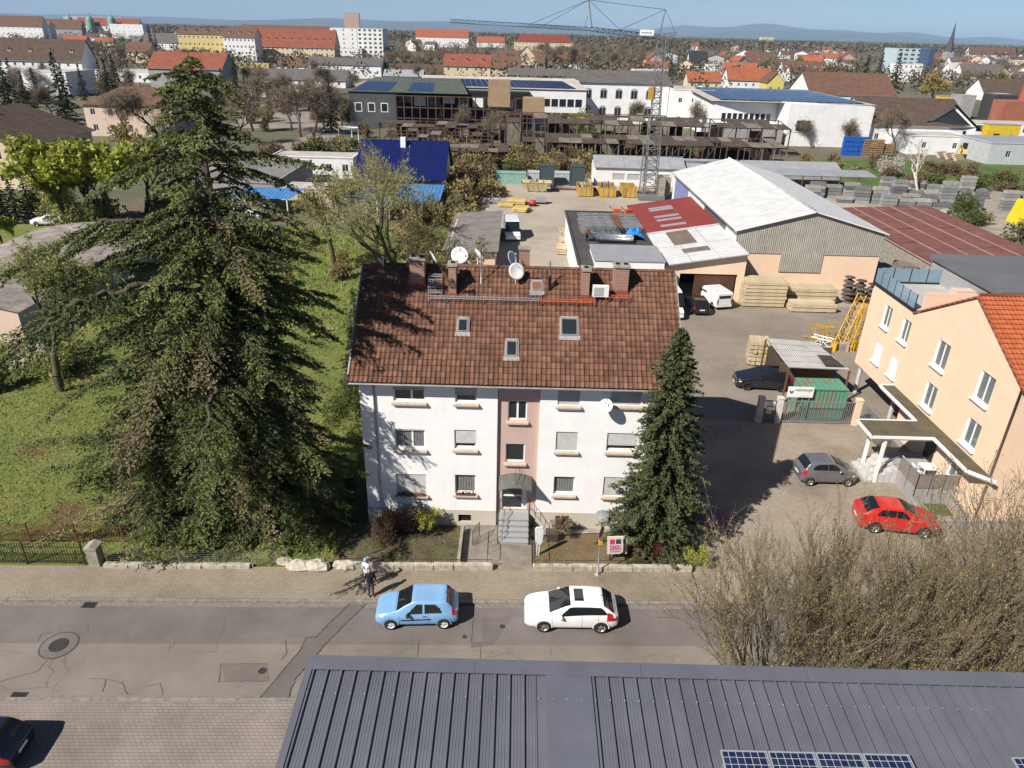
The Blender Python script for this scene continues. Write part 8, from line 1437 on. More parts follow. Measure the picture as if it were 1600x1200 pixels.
# ================================================================== the houses beyond
def far(name, label, pl, pr, pb, pe, prd, depth, wm, rm, roof='gable', axis='x', front=None, cat='house', chim=0, dormers=0, left=None, right=None, group=None, wsz=(1.1, 1.4), frame=None):
 """house of the town: base line pb (left..right), eave and ridge seen at pe / prd"""
 Y = G((pl+pr)/2, pb).y; xa, xb = YP(pl, pb, Y).x, YP(pr, pb, Y).x; h = max(2.2, YP((pl+pr)/2, pe, Y).z); zr = YP((pl+pr)/2, prd, Y+depth/2).z; return building(name, label, cat, xa, xb, Y, Y+depth, h, wm, rm, roof, max(.6, zr-h), axis, .5, front, left, right, chim, group, wsz=wsz, dormers=dormers, frame=frame)
A_ = XP(32, 228, -79.5); B_ = XP(143, 208, -79.5)
building('beige_house', 'beige two-storey house with grey-brown tiled roof at the left edge', 'house', -104, -79.5, A_.y, B_.y, A_.z, M_cream, M_dtile, 'gable', 4.2, 'y', .6, right=(4, 2), front=(3, 2), chim=1)
far('hip_house', 'pink-white house with brown hipped roof behind the beige one', 140, 275, 214, 165, 135, 14, M_pch, M_btile, 'hip', front=(5, 2), chim=1); far('red_roof_house', 'house with long brick-red roof and skylights left of the conifer', 237, 350, 140, 107, 82, 18, M_gryw, M_rtile, front=(6, 1)); far('row_house', 'long row with dark brown roof at the far left', -60, 132, 122, 93, 60, 14, M_wht, M_dtile, front=(14, 2), dormers=6); far('white_row', 'white stepped block with turquoise panels below the dark row', -5, 72, 118, 84, 80, 10, M_wht, M_palef, 'flat', front=(7, 3)); far('low_white_hall', 'low white hall with flat roof left', 42, 110, 150, 113, 110, 20, M_wht, M_palef, 'flat')
far('tenement', 'tenement row with brown-red roof on the left horizon', -60, 70, 62, 40, 24, 14, M_wht, M_btile, front=(16, 3), dormers=7, chim=4); far('tenement', 'white tenement block in front of the left tenement row', 18, 80, 62, 40, 33, 16, M_wht, M_rtile, front=(8, 3)); far('tenement', 'tenement with brown roof left of the domed building', 60, 130, 60, 44, 30, 14, M_gryw, M_btile, front=(9, 3), dormers=4); far('long_white_school', 'long white school block with red roof and glass gable on the left', 124, 220, 56, 40, 28, 16, M_wht, M_rtile, front=(14, 3)); far('white_block', 'white block with grey roof right of the long school', 175, 226, 60, 38, 33, 14, M_wht, M_palef, 'flat', front=(6, 3))
far('domed_station', 'distant building with green copper domes on the horizon', 100, 190, 34, 26, 23, 20, M_pch, mat('copper_green', (.17, .30, .26), .7), 'flat', front=(12, 1))
for px in (106, 138, 172): q = YP(px, 22, 1500); t = thing('copper_dome', ['left green copper dome of the distant building', 'middle green copper dome of the distant building', 'right green copper dome of the distant building'][(106, 138, 172).index(px)], 'dome', (q.x, 1500, q.z-6), 0, 'green domes on the horizon'); MB().lathe([(7, -40), (7, -4), (6, -1), (3.4, 2), (1.2, 3.5), (.6, 9), (0, 10)], MATS['copper_green'], 12).build('dome', t)
far('grey_house', 'grey house with white gable right of the tall twin conifer', 228, 285, 86, 66, 52, 14, M_wht, M_gtile, front=(5, 2)); far('cream_block', 'long cream four-storey block with brown roof', 284, 354, 96, 53, 44, 16, M_yel, M_btile, front=(10, 4), dormers=4); far('gabled_tenement', 'white tenement with stepped gables beside the cream block', 354, 402, 98, 58, 44, 16, M_wht, M_btile, front=(8, 4), dormers=3); far('red_roof_block', 'long cream block with bright red mansard roof and dormers', 402, 524, 98, 73, 46, 18, M_cream, M_rtile, front=(16, 3), dormers=10, chim=3); far('brown_mansard', 'brown mansard row behind the red-roofed block', 380, 520, 80, 52, 40, 16, M_cream, M_btile, dormers=8, chim=3)
far('white_tower_block', 'white eight-storey tower block with square windows', 561, 600, 98, 45, 43, 22, M_wht, M_palef, 'flat', front=(5, 8), left=(4, 8), wsz=(2.0, 1.6)); far('white_slab', 'lower white slab joined to the tower block on its left', 519, 560, 92, 44, 42, 16, M_wht, M_palef, 'flat', front=(3, 7)); far('white_wing', 'low white wing at the foot of the tower block', 524, 566, 98, 76, 74, 16, M_wht, M_palef, 'flat', front=(6, 2)); far('orange_tower', 'distant orange and white tower on the horizon', 539, 562, 48, 20, 17, 40, mat('orange_slab', (.50, .30, .17), .9), M_palef, 'flat', front=(4, 9), wsz=(6, 3))
far('solar_workshop', 'low white workshops with solar panels on grey roofs', 484, 596, 122, 101, 90, 16, M_wht, M_gtile, front=(10, 1)); far('brown_workshop', 'low workshop with brown roof left of the solar workshops', 434, 484, 112, 103, 90, 16, M_wht, M_btile, front=(4, 1)); far('grey_shed_row', 'long grey-roofed shed row behind the bare trees', 398, 540, 136, 124, 108, 16, M_wht, M_gtile, front=(7, 1)); far('brown_rail_shed', 'long dark brown railway shed right of the workshops', 596, 694, 124, 116, 100, 14, M_btile, M_dtile); far('pale_flat_shed', 'long pale flat-roofed shed behind the burnt factory', 556, 735, 146, 134, 128, 24, M_pch, M_palef, 'flat'); far('blue_grey_shed', 'small shed with blue-grey roof below the brown railway shed', 600, 660, 126, 119, 109, 12, M_gryw, M_greyc)
far('red_gable_house', 'cream house with red roof and big gable left of centre', 694, 766, 126, 103, 85, 16, M_cream, M_rtile, front=(5, 2), chim=3, dormers=3); far('brown_gable_house', 'house with brown roof and dormers right of the red gable house', 766, 812, 124, 106, 88, 14, M_cream, M_btile, front=(4, 2), dormers=3, chim=2); far('white_bungalow', 'white flat bungalow in front of the red gable house', 735, 800, 138, 127, 125, 12, M_wht, M_palef, 'flat', front=(6, 1)); far('grey_bungalow', 'grey-roofed low building at the back of the white factory', 758, 850, 146, 138, 130, 12, M_wht, M_gtile, front=(6, 1))
far('cream_palace', 'long cream official building with dark red hipped roof', 803, 895, 82, 66, 54, 22, M_cream, tile_roof_mat('dark_red_roof', (.20, .05, .035)), 'hip', front=(16, 3), chim=4); far('red_villas', 'white villas with orange-red roofs behind the park trees', 650, 732, 74, 58, 46, 18, M_wht, M_otile, front=(10, 2), dormers=5); far('glass_block', 'dark glass block left of the red-roofed villas', 648, 684, 72, 58, 55, 16, mat('dark_glazing', (.05, .06, .07), .2), M_palef, 'flat', front=(6, 3)); far('orange_roof_house', 'house with bright orange roof behind the park', 745, 788, 74, 66, 57, 14, M_wht, M_otile, front=(5, 1)); far('gabled_station', 'half-timbered gabled building with arched windows in the park', 808, 836, 102, 88, 72, 14, M_cream, M_btile, axis='y', front=(3, 2)); far('low_station', 'long low building with arcade right of the gabled one', 836, 916, 108, 98, 86, 12, M_wht, M_btile, front=(9, 1)); far('brown_long_roof', 'long brown roof behind the gabled building', 780, 920, 100, 90, 80, 12, M_cream, M_btile)
far('white_station_block', 'white flat block behind the crane mast', 972, 1012, 140, 126, 124, 12, M_wht, M_palef, 'flat'); far('dark_chalet', 'house with black steep roof and white balconies right of the crane', 1076, 1104, 112, 100, 80, 14, M_wht, mat('slate_black', (.03, .032, .035), .6), front=(4, 2)); far('orange_house', 'house with orange roof and dark gable right of the crane', 1074, 1125, 140, 127, 112, 12, M_cream, M_otile, front=(4, 1)); far('orange_house', 'white house with wide orange roof in the middle right', 1136, 1205, 140, 125, 106, 14, M_wht, M_otile, front=(6, 1), chim=1); far('brown_villa', 'white villa with brown roof and white dormers', 1164, 1206, 112, 100, 82, 14, M_wht, M_btile, front=(5, 2), dormers=3); far('yellow_gable', 'yellow gabled house with brown roof at the edge of the warehouse', 1196, 1222, 148, 128, 112, 12, mat('bright_yellow', (.62, .52, .16), .9), M_btile, axis='y', front=(2, 1)); far('long_white_house', 'long white house with dormers and brown roof', 1222, 1290, 126, 110, 96, 14, M_wht, M_btile, front=(9, 2), dormers=6); far('red_long_roof', 'house with long orange-red roof behind the long white one', 1246, 1300, 104, 96, 86, 12, M_wht, M_otile, front=(6, 1)); far('white_flats', 'low white flats with grey roofs in the middle distance', 1105, 1170, 118, 102, 97, 12, M_wht, M_palef, 'flat', front=(7, 2)); far('brown_row', 'long brown-roofed row behind the dark chalet', 1100, 1150, 102, 95, 86, 12, M_wht, M_btile, front=(6, 1))
far('big_gable_house', 'large white house with brown roof and wide white gable', 1262, 1395, 172, 148, 114, 26, M_wht, M_btile, front=(7, 1), axis='x', right=(2, 2)); far('brown_hall', 'white community hall with wide brown roof and glazed gable', 1352, 1510, 232, 196, 154, 26, M_wht, M_dtile, front=(6, 1)); far('white_annex', 'white block with dark bay in front of the brown-roofed hall', 1416, 1512, 242, 214, 212, 12, M_wht, M_palef, 'flat', front=(2, 1))
t = thing('glazed_gable', 'glazed triangular gable porch on the community hall', 'porch', (*G(1468, 230).xy, 0), R_(-12)); MB().prism([(-6.5, 0), (6.5, 0), (6.5, 5.6), (0, 10.6), (-6.5, 5.6)], 'y', -3, 12, M_wht).build('wall', t); MB().prism([(-5, 6), (5, 6), (0, 9.9)], 'y', -3.1, -3.0, M_glass).build('gable_glass', t); mb = MB(); [mb.face([(s*-8.0, -4, 4.7), (0, -4, 11.0), (0, 13, 11.0), (s*-8.0, 13, 4.7)][::s], M_dtile) for s in (1, -1)]; mb.build('roof', t); ribbon(t, -4.6, 4.6, -3.02, 3.0, 4.8, 5)
far('blue_tower', 'pale blue office tower with glass side on the right', 1394, 1444, 116, 76, 73, 24, mat('pale_blue_cladding', (.45, .56, .60), .7), M_palef, 'flat', front=(5, 6), wsz=(3, 1.6)); far('blue_tower', 'dark glazed slab attached to the blue office tower', 1444, 1452, 118, 76, 74, 26, mat('blue_glazing', (.05, .09, .16), .2), M_palef, 'flat'); far('white_office', 'white office below the blue tower', 1400, 1436, 128, 100, 97, 14, M_wht, M_greyc, 'flat', front=(5, 3)); far('solar_house', 'white house with solar roof right of the blue tower', 1500, 1562, 134, 117, 100, 14, M_wht, M_gtile, front=(6, 1)); far('solar_house', 'smaller house left of the solar house', 1482, 1502, 132, 114, 98, 14, M_wht, M_palef, front=(2, 1)); far('long_brown_house', 'long house with brown roof near the right horizon', 1512, 1585, 92, 85, 74, 14, M_wht, M_btile, front=(8, 1)); far('red_white_house', 'red and white house with solar roof at the right edge', 1580, 1640, 126, 118, 106, 12, M_pch, M_gtile, front=(5, 1)); far('brown_depot', 'brown-roofed depot building at the right edge', 1535, 1625, 158, 146, 124, 16, M_wht, M_dtile, front=(5, 1))
far('loading_ramp', 'long white loading ramp with openings on the right', 1492, 1640, 214, 194, 190, 10, M_wht, M_palef, 'flat', front=(6, 1), wsz=(4.5, 3.0), cat='ramp'); far('grey_hall', 'pale grey metal hall in front of the ramp at the right edge', 1540, 1660, 258, 226, 222, 16, mat('grey_sheet_wall', (.45, .47, .48), .6), M_greyc, 'flat', front=(2, 1)); far('grey_tower', 'grey processing tower block in the works yard', 1495, 1516, 186, 150, 147, 8, M_gryw, M_palef, 'flat'); far('dark_gantry_house', 'dark open gantry building with orange beam', 1545, 1580, 190, 148, 144, 8, mat('gantry_dark', (.05, .05, .055), .7), M_palef, 'flat')
q = G(1590, 196); t = thing('brick_chimney', 'tall red brick chimney stack at the right edge', 'chimney', (q.x, q.y, 0)); MB().lathe([(2.6, 0), (1.7, 26), (1.9, 26.2), (1.9, 27), (1.4, 27)], mat('red_brick_far', (.33, .12, .075), .9, .2, .6), 14).build('stack', t); MB().box(-9, 9, -4, 3, 0, 8, MATS['red_brick_far']).build('base_house', t)
for i, (px, py, wv, hv, m, lb) in enumerate(((1565, 222, 9, 4.6, mat('cabin_yellow', (.66, .45, .03), .5), 'bright yellow site cabin below the loading ramp'), (1480, 166, 8, 4, mat('cabin_yellow', (.66, .45, .03)), 'yellow cabin beside the golden willow'), (1340, 245, 6.6, 4.6, mat('stack_blue', (.02, .10, .42), .5), 'block of bright blue stacked crates'), (1367, 246, 5.2, 4.0, mat('pallet_brown', (.28, .17, .09), .9), 'stack of brown wooden pallets beside the blue crates'), (1388, 246, 4.6, 3.4, mat('pallet_brown', (.28, .17, .09)), 'lower stack of brown pallets right of the first'))):
 q = G(px, py); t = thing(('site_cabin', 'site_cabin', 'crate_block', 'pallet_stack', 'pallet_stack')[i], lb, ('cabin', 'cabin', 'crates', 'pallets', 'pallets')[i], (q.x, q.y+2, 0)); 
 if i < 2: MB().box(-wv/2, wv/2, -1.5, 1.5, 0, hv, m).build('wall', t); MB().box(-wv/2-.1, wv/2+.1, -1.6, 1.6, hv, hv+.15, M_gryw).build('roof', t); MB().box(wv*.2, wv*.2+1, -1.54, -1.5, .1, 2.2, M_gryw).build('door', t); MB().box(-wv*.3, -wv*.1, -1.54, -1.5, 1.2, 2.2, M_glass).build('window', t)
 else:
  nu, nv = int(wv/1.25), int(hv/(1.1 if i == 2 else .5)); me = MB().box(-.58, .58, -.5, .5, 0, 1.0 if i == 2 else .36, m).mesh('crate' if i == 2 else 'pallet')
  for a in range(nu):
   for b in range(nv): inst('crate' if i == 2 else 'pallet', me, t, (-wv/2+1.25*(a+.5), random.uniform(-.1, .1), (1.1 if i == 2 else .5)*b))
t = thing('wheel_loader', 'old yellow excavator beside the sand heap', 'excavator', (*G(1508, 246).xy, 0), .6); MB().box(-1.6, 1.6, -1.1, 1.1, 0, .9, M_blackpl).build('tracks', t); MB().box(-1.3, 1.5, -1, 1, .9, 2.0, M_woody).build('body', t); MB().box(-1.2, .2, -.8, .8, 2.0, 3.4, M_dark).build('cab', t); MB().tube([(-1.0, .4, 1.6), (-3.2, .4, 3.2), (-4.6, .4, .8)], .22, M_woody, 6).build('boom', t)
for i, px in enumerate((1470, 1483, 1496)): t = thing('concrete_block_row', ['left heap of pale concrete slabs by the grass', 'middle heap of pale concrete slabs by the grass', 'right heap of pale concrete slabs by the grass'][i], 'slabs', (*G(px, 246+i*2).xy, 0), .5, 'concrete slabs by the grass'); [MB().box(-1.6, 1.6, -.8+.3*k, .0+.3*k, .35*k, .35*k+.3, M_sill).build('slab', t) for k in range(4)]
q = YP(1487, 62, 900); t = thing('church_spire', 'thin dark church spire on the right horizon', 'church', (q.x, 900, 0)); MB().box(-4, 4, -4, 4, 0, 16, M_gryw).build('tower', t); MB().lathe([(5, 16), (2.2, 28), (0, 46)], mat('spire_slate', (.06, .07, .08), .7), 8, smooth=False).build('spire', t)
rgf = random.Random(77); WM = [M_wht, M_wht, M_cream, M_pch, M_wht]; RM = [M_rtile, M_otile, M_btile, M_dtile, M_gtile, M_btile]
def hamlet(n, pxr, pyr, label, group, win=0):
 for i in range(n):
  px, py = rgf.uniform(*pxr), rgf.uniform(*pyr); py += (px-800)*.0253*.9; q = G(px, py)
  if q.y > 6000 or q.y < 0: continue
  w_ = rgf.uniform(9, 20); building('far_house', label, 'house', q.x-w_/2, q.x+w_/2, q.y, q.y+rgf.uniform(9, 12), rgf.uniform(4.5, 8.5), rgf.choice(WM), rgf.choice(RM), 'gable', rgf.uniform(2.5, 4.5), rgf.choice('xxy'), .4, front=(rgf.randint(3, 5), 2) if win else None, chim=win, group=group, rz=rgf.uniform(-.5, .5))
hamlet(34, (1060, 1340), (60, 74), 'small pale house of the far quarter below the right-hand hills', 'far quarter on the right'); hamlet(22, (1040, 1330), (78, 100), 'small house among trees right of the crane', 'houses among trees right of the crane'); hamlet(16, (600, 1000), (54, 62), 'small distant house behind the park trees', 'distant houses behind the park'); hamlet(22, (240, 640), (48, 62), 'small distant house on the left of the skyline', 'distant houses on the left skyline'); hamlet(14, (1440, 1600), (66, 90), 'small house near the right horizon', 'houses near the right horizon'); hamlet(10, (640, 760), (66, 84), 'small house between the park and the villas', 'houses between park and villas')
far('car_park_shed', 'long low shed with pale roof behind the bare trees left of the burnt factory', 380, 470, 152, 142, 134, 14, M_wht, M_palef, 'flat', front=(6, 1)); far('red_front_shed', 'low shed with a red fascia beside the yards', 418, 465, 146, 134, 128, 8, M_gryw, M_rtile, 'flat', front=(3, 1)); far('pale_court', 'pale flat roofed court building behind the hip-roofed house', 135, 240, 128, 112, 108, 24, M_wht, M_palef, 'flat', front=(8, 1)); far('tile_house', 'small house with red tiled roof among the left trees', 100, 135, 78, 66, 56, 12, M_cream, M_otile, front=(3, 1)); far('grey_villa', 'grey villa between trees right of the pale court building', 200, 236, 98, 80, 66, 12, M_cream, M_btile, front=(3, 2)); far('yellow_bus_row', 'low yellow-fronted garage row behind the dark firs', 350, 420, 106, 99, 97, 8, mat('bright_yellow', (.62, .52, .16)), M_palef, 'flat', front=(8, 1)); sheet('car_park', [(-78, 205), (-50, 205), (-54, 262), (-95, 262)], .05, mat('pale_asphalt', (.26, .23, .20)), 'pale car park beside the red-roofed house')
hamlet(10, (240, 600), (66, 84), 'house between the tenements left of the tower block', 'houses left of the tower block', 1); hamlet(8, (1010, 1250), (104, 122), 'house in the streets right of the crane mast', 'houses right of the crane mast', 1); hamlet(7, (1440, 1600), (100, 122), 'house behind the works yard on the right', 'houses behind the works yard', 1); hamlet(8, (20, 230), (74, 92), 'house in front of the left tenements', 'houses before the left tenements', 1)
far('white_highrise', 'distant white flats standing on the right-hand plain', 1188, 1209, 66, 58, 56, 30, M_cream, M_palef, 'flat', front=(6, 4), wsz=(4, 2.5))
# ================================================================== trees of the middle distance and town
M_twigl = leafm('fine_twigs', (.10, .078, .055), (.27, .215, .15), .1)
def brd(seed, h=12, **k):
 d = dict(seed=seed, h=h, spread=.85, levels=4, leaf=.35, nleaf=2, split=(3, 4), twig_r=.03); d.update(k); return d
BARE = [broad_meshes(M_bark, M_twig, M_twigl, **brd(101+i, 12, nleaf=9, leaf=.85, leafw=.055, levels=4, split=(3, 5), twig_r=.022)) for i in range(3)]
GREEN = [broad_meshes(M_barkg, M_twigg, M_fresh, **brd(111+i, 11, nleaf=8, leaf=.42, levels=4, twig_r=.028)) for i in range(2)]
CONM = []
for i in range(3):
 w_, nd, dd = conifer_mesh(seed=121+i, h=15, r0=3.6, n_br=90, needle=(.55, .24), droop=.35, dens=.9, branchlet=.6, rag=.3, hang=.35); CONM.append([('trunk', np_mesh('trunk', w_[0], w_[1], [M_bark])), ('crown', np_mesh('crown', nd[0], nd[1], [M_dkcon], attr=nd[2]))])
q = (-9.4, 63); plant('willow_tree', 'big leaning willow with fresh green leaves behind the house', (-10.5, 62.5, .03), broad_meshes(M_barkg, M_twigg, M_fresh, seed=201, h=18, spread=.95, levels=5, leaf=.13, nleaf=7, lean=(-.34, .12), trunk_h=.30, up=.35, trunk_r=.42, split=(3, 5), twig_r=.010, wig=.20, hang=.25))
plant('orchard_tree', 'lighter budding tree right of the willow behind the roof', (-6.5, 62, .03), broad_meshes(M_barkg, M_twigg, M_budl, seed=202, h=11.5, spread=.75, levels=5, leaf=.14, nleaf=5, lean=(.06, .05), trunk_h=.3, up=.6, trunk_r=.24, split=(3, 4), twig_r=.011, stems=2))
plant('budding_tree', 'slender budding tree with pale bark between willow and blue roof', (-13.5, 86, .03), broad_meshes(M_bark, M_twig, M_fresh, seed=203, h=12, spread=.6, levels=4, leaf=.2, nleaf=4, twig_r=.014)); plant('grey_tree', 'bare grey tree in front of the blue roof', (-18.5, 98, .03), broad_meshes(M_birch, M_twig, M_budl, seed=204, h=13, spread=.5, levels=4, leaf=.16, nleaf=1, twig_r=.016, up=.9, stems=4))
plant('orchard_tree', 'budding tree with ochre twigs left of the long shed', (-11.5, 76, .03), broad_meshes(M_bark, M_twigg, M_budl, seed=205, h=8.5, spread=.9, levels=4, leaf=.2, nleaf=4, twig_r=.014)); plant('willow_tree', 'second pale green willow beyond the first', (-20.5, 80, .03), broad_meshes(M_barkg, M_twigg, M_fresh, seed=206, h=12, spread=.95, levels=5, leaf=.2, nleaf=3, twig_r=.014, hang=.2))
plant('young_tree', 'loose olive tree standing on the left of the lawn', (-34, 48.5, .03), broad_meshes(M_barkg, M_twigg, M_fresh, seed=207, h=12, spread=.95, levels=5, leaf=.13, nleaf=9, lean=(-.12, .05), twig_r=.010, trunk_r=.2)); plant('young_tree', 'small bare tree with pale stem in front of the round-roofed shed', (-24.5, 52, .03), broad_meshes(M_birch, M_twig, M_budl, seed=208, h=8, spread=.8, levels=4, leaf=.10, nleaf=2, twig_r=.011))
lime = broad_meshes(M_barkg, M_twigg, M_lime, seed=209, h=11, spread=.9, levels=4, leaf=.36, nleaf=34, twig_r=.02, split=(3, 5))
for i, (px, py, s, lb) in enumerate(((118, 355, 1.15, 'bright lime-green tree in front of the beige house'), (150, 345, 1.05, 'bright lime-green tree right beside the first one'), (228, 335, 1.0, 'lime-green tree behind the big conifer, right one'), (95, 352, .7, 'small lime-green tree at the left of the lime group'), (8, 395, .5, 'yellow-green tree at the left picture edge'), (190, 352, 1.1, 'lime-green tree just left of the big conifer'))): q = G(px, py); plant('lime_green_tree', lb, (q.x, q.y, .03), lime, 1.3*i, s, 'bright lime-green trees')
for i, (px, py, s) in enumerate(((10, 345, 1.0), (28, 340, .9), (48, 335, .95), (2, 352, 1.1), (60, 345, .8))): q = G(px, py); plant('cypress', ['dark cypress below the beige house, left of three', 'dark cypress below the beige house, middle', 'dark cypress below the beige house, right', 'dark cypress at the left picture edge', 'short dark cypress by the lime trees'][i], (q.x, q.y, .03), CONM[i % 3], i, (.45*s, .45*s, .5*s), 'dark cypresses below the beige house')
bush('pink_bush', 'pink-blossoming bush between the lime trees', (*G(182, 280).xy, .03), 301, 2.6, 2, 4.5, 1500, .35, M_pinkbl); bush('pink_bush', 'fainter pink bush right of the lime trees', (*G(240, 262).xy, .03), 302, 2.4, 2, 4, 1200, .35, M_pinkbl)
for i, (px, py, hh, lb) in enumerate(((22, 190, 17, 'tall dark fir at the left edge'), (50, 192, 13, 'shorter dark fir beside the left-edge fir'), (105, 195, 18, 'wide-boughed dark conifer behind the beige house'), (240, 92, 24, 'tall pointed dark conifer on the skyline'), (248, 94, 19, 'second point of the twin skyline conifer'), (372, 158, 14, 'dark fir in front of the white tenement'), (352, 165, 12, 'dark fir left of it'), (386, 165, 10, 'smaller fir on the right side of the pair'), (518, 205, 15, 'tall narrow dark tree left of the burnt factory'), (852, 128, 14, 'dark fir in the park in the middle'), (930, 130, 9, 'low dark fir beside the park'), (1045, 98, 15, 'dark fir beside the crane mast'), (1190, 95, 16, 'dark fir near the brown villa'), (1345, 150, 19, 'left of the three dark firs on the right'), (1365, 152, 20, 'middle of the three dark firs on the right'), (1390, 160, 21, 'right of the three dark firs on the right'), (1500, 88, 12, 'round dark tree beneath the church spire'), (205, 80, 9, 'dark tree before the long white school'), (190, 86, 10, 'broad dark tree before the school'), (690, 205, 7, 'small green fir before the burnt factory'), (1062, 92, 12, 'second dark fir beside the crane'))): 
 q = G(px, py); s = hh/15; plant('fir_tree', lb, (q.x, q.y, 0), CONM[i % 3], i*.9, (s*(.75 if i in (3, 4, 8) else 1.05), s*(.75 if i in (3, 4, 8) else 1.05), s), 'dark firs of the town')
for i, (px, py, s, k, lb) in enumerate(((200, 222, 1.0, 1, 'bare tree hiding the left of the hip-roofed house'), (248, 216, 1.1, 2, 'bare tree hiding the right of the hip-roofed house'), (175, 175, 1.2, 0, 'bare spreading tree before the hip-roofed house'), (190, 135, 1.1, 1, 'bare tree in the yard behind the hip-roofed house'), (290, 180, 1.2, 2, 'bare brown tree above the big conifer'), (395, 205, 1.1, 0, 'bare brown tree right of the dark firs'), (375, 225, 1.0, 1, 'brown hedge-like tree by the side street'), (470, 215, 1.15, 2, 'first bare tree left of the burnt factory'), (490, 212, 1.3, 0, 'second bare tree left of the burnt factory'), (455, 205, 1.0, 1, 'third bare tree left of the burnt factory'), (535, 190, 1.1, 2, 'bare tree behind the narrow dark tree'), (725, 218, .8, 0, 'thin bare tree in the waste ground left'), (770, 232, .8, 1, 'thin bare tree in the waste ground middle'), (970, 205, .8, 2, 'small bare tree before the arched windows'), (1085, 212, .9, 0, 'bare tree before the warehouse left'), (1150, 215, .9, 1, 'bare tree before the warehouse right'), (1268, 232, .65, 2, 'slim bare tree against the white warehouse, left'), (1320, 232, .7, 0, 'slim bare tree against the white warehouse, right'), (1395, 240, 1.0, 1, 'wide bare tree before the community hall'), (660, 130, .9, 2, 'bare tree beside the brown railway shed'), (1310, 110, 1.2, 0, 'bare tree left of the three firs'))):
 q = G(px, py); plant('bare_tree', lb, (q.x, q.y, 0), BARE[k], i*.7, s, 'bare trees of the town')
plant('birch_tree', 'slender bare birch in the storage yard', (*G(1432, 312).xy, .03), broad_meshes(M_birch, M_birch, M_budl, seed=220, h=10, spread=.55, levels=3, leaf=.2, nleaf=1, twig_r=.02, up=.8, trunk_r=.16)); q = G(900, 222); bush('willow_bush', 'round fresh green willow in front of the ruined sheds', (q.x, q.y-4, 0), 310, 5.5, 4, 8, 5200, .38, M_fresh)
q = G(1455, 170); plant('golden_willow', 'golden weeping willow beside the community hall', (q.x, q.y, 0), broad_meshes(M_barkg, M_twigg, M_gold, seed=222, h=15, spread=1.0, levels=4, leaf=.6, nleaf=14, twig_r=.03, hang=.4, up=.2)); q = G(1370, 142); bush('lime_bush', 'bright yellow-green bush before the three dark firs', (q.x, q.y, 0), 311, 6, 4, 7, 1600, .55, M_lime); q = G(1385, 275); bush('blossom_bush', 'pale blossoming bush at the back of the storage yard', (q.x, q.y, 0), 312, 3.2, 2.4, 4.2, 2600, .28, M_blossom); bush('dark_bush', 'dark round bush beside the yellow sheeting', (*G(1505, 345).xy, 0), 313, 2.4, 2.2, 4.0, 2600, .26, M_hedge); bush('dark_bush', 'second dark bush right of the first', (*G(1525, 352).xy, 0), 314, 3.4, 1.6, 2.2, 1800, .26, M_hedge)
rgb_ = random.Random(5); SCR = [bush_mesh(320+i, 2.2, 1.8, 2.6, 650, .38, m) for i, m in enumerate((M_brownl, M_hedge, M_budl, M_fresh))]; SCS = [stems_mesh(330+i, 2.0, 1.6, 2.8, 40, M_twig, .03) for i in range(2)]
def scrub(n, area, label, group, kinds, smin=.6, smax=1.4):
 for i in range(n):
  x, y = rgb_.uniform(area[0], area[1]), rgb_.uniform(area[2], area[3]); k = rgb_.choice(kinds); t = thing('scrub_bush', label, 'shrub', (x, y, 0), rgb_.random()*6, group); s = rgb_.uniform(smin, smax); t.scale = (s, s, s*rgb_.uniform(.8, 1.3)); obj_mesh('foliage', SCR[k], t); obj_mesh('stems', SCS[k % 2], t)
scrub(26, (-13, -4.5, 101, 141), 'brown bush between the blue-roofed house and the yard', 'bushes beside the blue-roofed house', (0, 2, 2, 1), .7, 1.5); scrub(7, (-40, -35, 48, 57), 'bush at the foot of the round-roofed shed', 'bushes by the round-roofed shed', (3, 1), .5, .9); scrub(46, (-12, 16, 143, 159), 'brown and olive scrub bush on the waste ground behind the lockers', 'scrub behind the lockers', (0, 0, 1, 2)); scrub(14, (-8, 15, 152.5, 158), 'dark scrub bush along the tan retaining wall', 'scrub along the retaining wall', (1, 0), .8, 1.5); scrub(26, (60, 96, 150, 168), 'low scrub bush between warehouse and storage yard', 'scrub before the warehouse', (0, 2, 1), .6, 1.1); scrub(22, (-34, -8, 140, 168), 'scrub bush round the goal-like frame', 'scrub left of the blue roof', (2, 3, 0)); scrub(14, (74, 100, 140, 146), 'hedge bush along the back of the storage yard', 'hedge behind the storage yard', (1, 0), .8, 1.3); scrub(12, (92, 112, 118, 134), 'brown bush at the right edge of the storage yard', 'bushes at the right of the storage yard', (0, 2), .9, 1.6); scrub(16, (-30, -9, 64, 98), 'ochre shrub in the rough grass behind the lawn', 'shrubs in the rough grass', (2, 3, 2), .4, .9); scrub(10, (-70, -50, 96, 112), 'shrub below the lime trees', 'shrubs below the lime trees', (1, 3), .8, 1.4); scrub(12, (-52, -36, 150, 175), 'shrub beside the pale side street', 'shrubs by the side street', (2, 1, 0), .9, 1.7); scrub(24, (0, 60, 170.5, 176), 'scrub bush between the ruined sheds', 'scrub between the ruined sheds', (0, 1, 2), .6, 1.2); scrub(12, (60, 72, 78, 112), 'dark scrub behind the brown-roofed shed', 'scrub behind the brown-roofed shed', (1, 0), .7, 1.3)
def belt(n, pxr, pyr, label, group, pool, smin=.7, smax=1.25, nm='belt_tree'):
 for i in range(n):
  px = rgb_.uniform(*pxr); py = rgb_.uniform(*pyr)+(px-800)*.023; q = G(px, py); s = rgb_.uniform(smin, smax); plant(nm, label, (q.x, q.y, 0), rgb_.choice(pool), rgb_.random()*6, (s, s, s*rgb_.uniform(.85, 1.15)), group)
